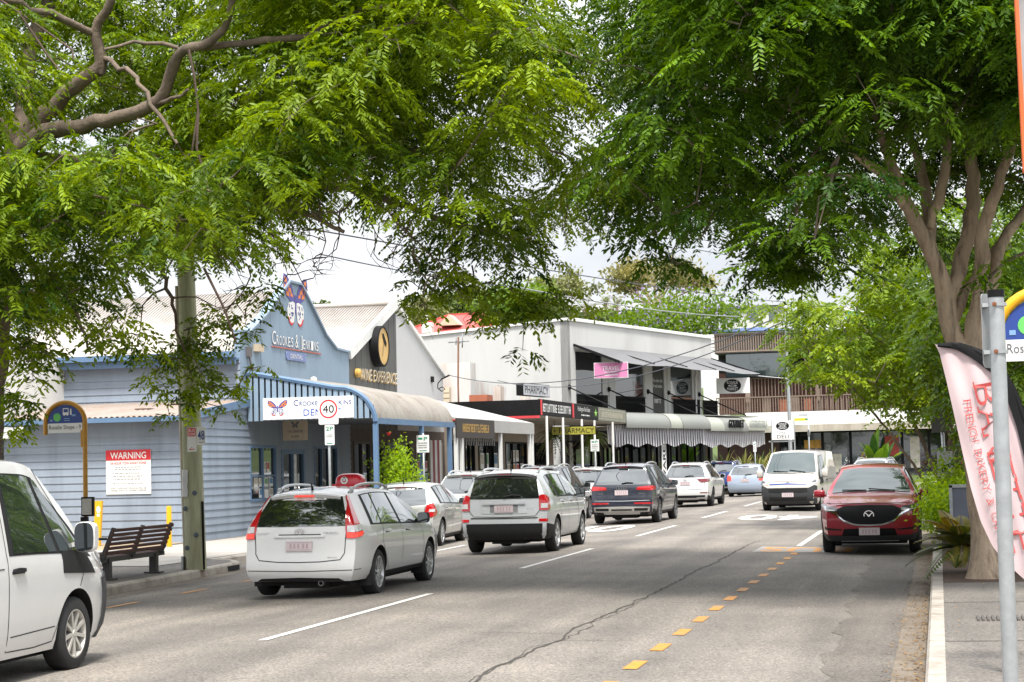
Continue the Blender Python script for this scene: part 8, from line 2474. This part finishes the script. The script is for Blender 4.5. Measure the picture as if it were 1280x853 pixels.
for u, Y, rx, h, lab in ((1182, 33.5, .55, 1.35, 'bright green shrub between the red crossover and the grey board'), (1200, 36.5, .9, 1.6, 'taller bright green shrub behind the white plate post'), (1172, 42, .5, 1.3, 'bright green shrub hiding the foot of the grey sign post'), (1225, 33, .7, 1.25, 'bright green shrub behind the pale trunk')):
    p = at_y(u, 600, Y); bush('shrub', lab, 'shrub', (p.x + .1, Y, 0.04), (rx, .7, h * .5), 5200, LM_BUSH, .075, 8, group='shrubs in the right garden bed')
p = at_y(1262, 600, 22); bush('shrub', 'low dark shrub at the right edge behind the banner', 'shrub', (p.x + .4, 27.5, 0.04), (.5, .5, .5), 1800, LM_BUSH, .08)
# flowering shrub before the verandah
p = at_y(500, 580, 46.6)
fsb = bush('flowering_shrub', 'bright green potted shrub with a red flower by the blue verandah post', 'shrub', (p.x, 46.6, 0.03), (.72, .6, 1.15), 3600, LM_BUSH, .10, 9)
mb = MB(); f0 = at_y(486, 543, 46.2); mb.lathe([(0, -.05), (.05, 0), (.07, .05), (0, .04)], f0, n=8); mb.build('flower', M_RED, fsb)
mb = MB(); mb.lathe([(0, 0), (.22, 0), (.30, .42), (.26, .42), (0, .36)], (p.x, 46.6, 0.03), n=16); mb.build('pot', mat('pot_clay', (0.16, 0.08, 0.05), 0.8), fsb)

def fronds(name, label, cat, c, n, L_, width, lm, arch=(.35, 1.0), leaflet=True, group=None, up=1.0, pairs=22):
    c = np.array(c, float); t = thing(name, label, cat, tuple(c), group=group)
    V, w = [], []
    mb = MB()
    for i in range(n):
        a = 2 * math.pi * (i / n) + RNG.normal(0, .25); el = RNG.uniform(*arch); l = L_ * RNG.uniform(.75, 1.15)
        d = np.array([math.cos(a), math.sin(a), 0]); s = np.array([-math.sin(a), math.cos(a), 0]); val = RNG.uniform(0, 1)
        pts = []
        for k in range(pairs + 1):
            q = k / pairs
            pts.append(c + d * l * q * math.cos(el) * (1 + .3 * q) + np.array([0, 0, 1]) * (up * l * (q * math.sin(el) * 1.25 - .75 * q * q * (1.15 - .5 * el))) + np.array([0, 0, .08]))
        if leaflet: mb.tube([Vector(p) for p in pts[::3]], .008, 4, caps=False)
        for k in range(1, pairs):
            f = math.sin(math.pi * (k / pairs) ** .75) ** .6
            tg = unit(pts[k + 1] - pts[k - 1])
            for sg in (-1, 1):
                if leaflet:
                    dv = unit(s * sg + tg * .55 + np.array([0, 0, -.22])) * width * f; wv = tg * .05
                    V.append([pts[k] - wv * .4, pts[k] + dv * .5 + wv * .6, pts[k] + dv, pts[k] + dv * .5 - wv * .6])
                else:
                    f2 = math.sin(math.pi * min(1, (k + 1) / pairs) ** .75) ** .6
                    V.append([pts[k], pts[k + 1], pts[k + 1] + (s * sg + np.array([0, 0, -.2])) * width * f2, pts[k] + (s * sg + np.array([0, 0, -.2])) * width * f])
                w.append(val + RNG.normal(0, .05))
    leaf_mesh('fronds', np.array(V), np.array(w), lm, t, t)
    if leaflet: mb.build('frond_stalks', M_BARK, t)
    return t
p = at_y(1201, 680, 27.6)
fronds('cycad', 'olive cycad with arching fronds spilling over the kerb, right of the crossover', 'plant', (p.x + .02, 27.6, .28), 36, .76, .17, LM_CYC, arch=(.15, 1.15))
p = at_y(1205, 680, 27.3)
fronds('strap_plant', 'small striped strap leaved plant at the foot of the cycad', 'plant', (p.x - .12, 26.6, .03), 34, .30, .012, LM_STRAP, arch=(.6, 1.3), leaflet=False, pairs=6)
for u, Y, L_, lab in ((1093, 112, 2.6, 'broad leaved banana plant in front of the battened building windows'), (1104, 113, 2.0, 'smaller banana plant right of the tall banana plant')):
    p = at_y(u, 600, Y); fronds('banana_plant', lab, 'plant', (p.x, Y, .6), 9, L_, .26, LM_MID, arch=(.9, 1.45), leaflet=False, pairs=8)
for u, Y, lab in ((905, 96.5, 'yellow green strap plant below the left end of the grey valance'), (930, 98, 'tall strap plant below the middle of the grey valance'), (950, 99, 'yellowish strap plant left of the deli sign frame'), (965, 102, 'pale strap plant under the deli sign')):
    p = at_y(u, 600, Y); fronds('strap_plant', lab, 'plant', (p.x, Y, .5), 40, 1.7, .05, LM_STRAP, arch=(.7, 1.4), leaflet=False, pairs=6, group='strap plants by the deli')
for i, (u, v, Y) in enumerate(((717, 556, 73.5), (763, 557, 79.5))):
    p = at_y(u, v - 14, Y)
    b_ = fronds('hanging_fern', ('hanging fern', 'second hanging fern')[i] + (' left of the parking sign under the black awning' if i == 0 else ' right of the parking sign near the striped valance'), 'plant', (p.x - .8, Y, p.z), 46, .75, .10, LM_MID, arch=(-.6, .8), pairs=12)
    mb = MB(); mb.tube([(p.x - .8, Y, p.z), (p.x - .8, Y, 3.42)], .012, 4); mb.lathe([(0, -.15), (.15, -.1), (.2, .08), (0, .08)], (p.x - .8, Y, p.z), n=12); mb.build('basket', M_BLACK, b_)

# leaf litter in the right gutter and on the bed
n = 2200
x = RNG.uniform(-.55, -.19, n); x[:1300] = -.19 - np.abs(RNG.normal(0, .10, 1300)); x[1300:1420] = RNG.uniform(0, 1.1, 120); x[1420:1520] = RNG.uniform(-2.2, -.6, 100); y = RNG.uniform(12, 36, n)
zz = np.array([crown_z(a, b) + .012 if a < -.18 else .035 for a, b in zip(x, y)])
C = np.stack([x, y, zz], 1)
th = RNG.uniform(0, 2 * np.pi, n); a = np.stack([np.cos(th), np.sin(th), RNG.uniform(-.1, .3, n)], 1); b = np.stack([-np.sin(th), np.cos(th), RNG.uniform(-.2, .2, n)], 1); s = RNG.uniform(.02, .05, n)[:, None]
V = np.stack([C, C + a * s * .5 + b * s * .25, C + a * s, C + a * s * .5 - b * s * .25], 1)
dum = bpy.data.objects.new('x', None); ROOTM[dum] = Matrix.Identity(4)
lit = leaf_mesh('leaf_litter', V, RNG.uniform(0, 1, n), leaf_mat('dry_leaf', (0.10, 0.045, 0.02), (0.34, 0.20, 0.06), .1), None, dum); lit['kind'] = 'stuff'

# ---------------- trees on the hill behind
def hill_tree(name, label, u, vt, vb, w, Y, lm, n=2600, size=.45, airy=False, flower=0, clumps=34, vtrunk=None, group='trees on the hill behind the shops'):
    s = Y / CAM_F * 1.03
    zt, zb = at_y(u, vt, Y).z, at_y(u, vb, Y).z
    cx = at_y(u, vt, Y).x; g = hill_z(cx, Y)
    t = thing(name, label, 'tree', (cx, Y, g), group=group)
    R_ = np.array([w * s / 2, w * s / 2 * .8, (zt - zb) / 2]); c = np.array([cx, Y, (zt + zb) / 2])
    d = unit(RNG.normal(0, 1, (clumps, 3))) * (RNG.uniform(.35, .92, (clumps, 1)) if not airy else RNG.uniform(.5, 1.0, (clumps, 1)))
    if airy: d[:, 2] = np.abs(d[:, 2]) * 1.1 - .25
    cl = c + d * R_
    k = RNG.integers(0, clumps, n); cv = RNG.uniform(.1, .95, clumps)
    rs = (.30 if not airy else .15)
    rel = RNG.normal(0, 1, (n, 3)); rel[:, 2] *= .75
    P = cl[k] + rel * rs * R_.mean() * np.array([1.1, 1.1, .75])
    V, wv = loose_leaves(P, size, cv[k])
    leaf_mesh('crown', V, wv, lm, t, t)
    if flower:
        f = RNG.integers(0, n, flower); V2, w2 = loose_leaves(P[f] + np.array([0, -.3, .25]), size * .8, np.full(flower, .5)); leaf_mesh('blossom', V2, w2, LM_FLOWER, t, t)
    mb = MB(); b = np.array([cx, Y, g - .2]); fk = np.array([cx, Y, zb - .1 * (zt - zb) if not airy else zb])
    mb.tube([Vector(b), Vector((b + fk) / 2 + RNG.normal(0, .1, 3)), Vector(fk)], [.32, .26, .2], 7)
    for i in range(min(clumps, 14)): mb.tube([Vector(fk), Vector((fk + cl[i]) / 2 + RNG.normal(0, .4, 3)), Vector(cl[i])], [.16, .09, .04], 5)
    mb.build('trunk', M_BARKP if airy else M_BARK, t)
    return t
HT = [('round_tree', 'rounded olive grey tree left of the red hipped roof', 526, 371, 412, 66, 168, LM_OLIVE, 3200, .34),
      ('broad_tree', 'bright green bushy tree right of the red hipped roof', 640, 356, 412, 110, 170, LM_BRIGHT, 4200, .42),
      ('broad_tree', 'yellow green tree between the olive tree and the bright bushy tree', 585, 360, 408, 90, 178, LM_DARK, 3600, .4),
      ('small_tree', 'small yellow green tree at the right end of the red roof', 618, 391, 416, 34, 140, LM_LIME, 900, .3),
      ('broad_tree', 'dull green tree behind the white wall, left of the palms', 692, 374, 418, 70, 165, LM_DARK, 2400, .4),
      ('small_tree', 'tree top just above the ridge between the two gables', 401, 376, 400, 34, 190, LM_DARK, 900, .4),
      ('broad_tree', 'low green trees behind the white side wall below the tall gum', 760, 388, 420, 90, 160, LM_DARK, 2200, .4),
      ('broad_tree', 'dark green tree beyond the olive tree on the skyline', 560, 366, 400, 60, 200, LM_DARK, 1800, .45)]
for a in HT: hill_tree(*a[:8], n=a[8], size=a[9])
hill_tree('gum_tree', 'tall airy olive gum tree on the skyline above the jacaranda', 818, 318, 385, 150, 195, LM_GUM, 3600, .5, airy=True, clumps=30)
hill_tree('gum_tree', 'thin airy gum tree half hidden by the hanging branches', 700, 330, 392, 96, 200, LM_OLIVE, 1500, .5, airy=True, clumps=18)
hill_tree('jacaranda', 'wide jacaranda with scattered purple blossom behind the white building', 848, 362, 446, 178, 150, LM_BRIGHT, 6500, .36, flower=620, clumps=60)
hill_tree('bare_tree', 'grey sparse tree beside the wine shop ridge', 506, 374, 405, 44, 175, LM_OLIVE, 260, .3, airy=True, clumps=16)
hill_tree('broad_tree', 'tree behind the battened building seen through the lime tree', 1130, 400, 480, 150, 160, LM_BRIGHT, 4200, .5, clumps=40)
hill_tree('broad_tree', 'dark tree at the right end of the skyline behind the pale trunk', 1230, 360, 500, 230, 130, LM_DARK, 4600, .5, clumps=40)
for u, v, Y, lab in ((731, 388, 160, 'feathery palm behind the white side wall'), (757, 381, 175, 'thin palm left of the jacaranda'), (771, 383, 178, 'second thin palm left of the jacaranda')):
    p = at_y(u, v, Y); pt = fronds('palm', lab, 'tree', (p.x, Y, p.z), 16, 2.2 if Y < 170 else 1.2, .35, LM_OLIVE, arch=(-.1, 1.2), pairs=12, group='palms on the hill')
    mb = MB(); mb.tube([(p.x, Y, hill_z(p.x, Y) - .2), (p.x, Y, p.z + .1)], .16, 7); mb.build('trunk', M_BARK, pt)
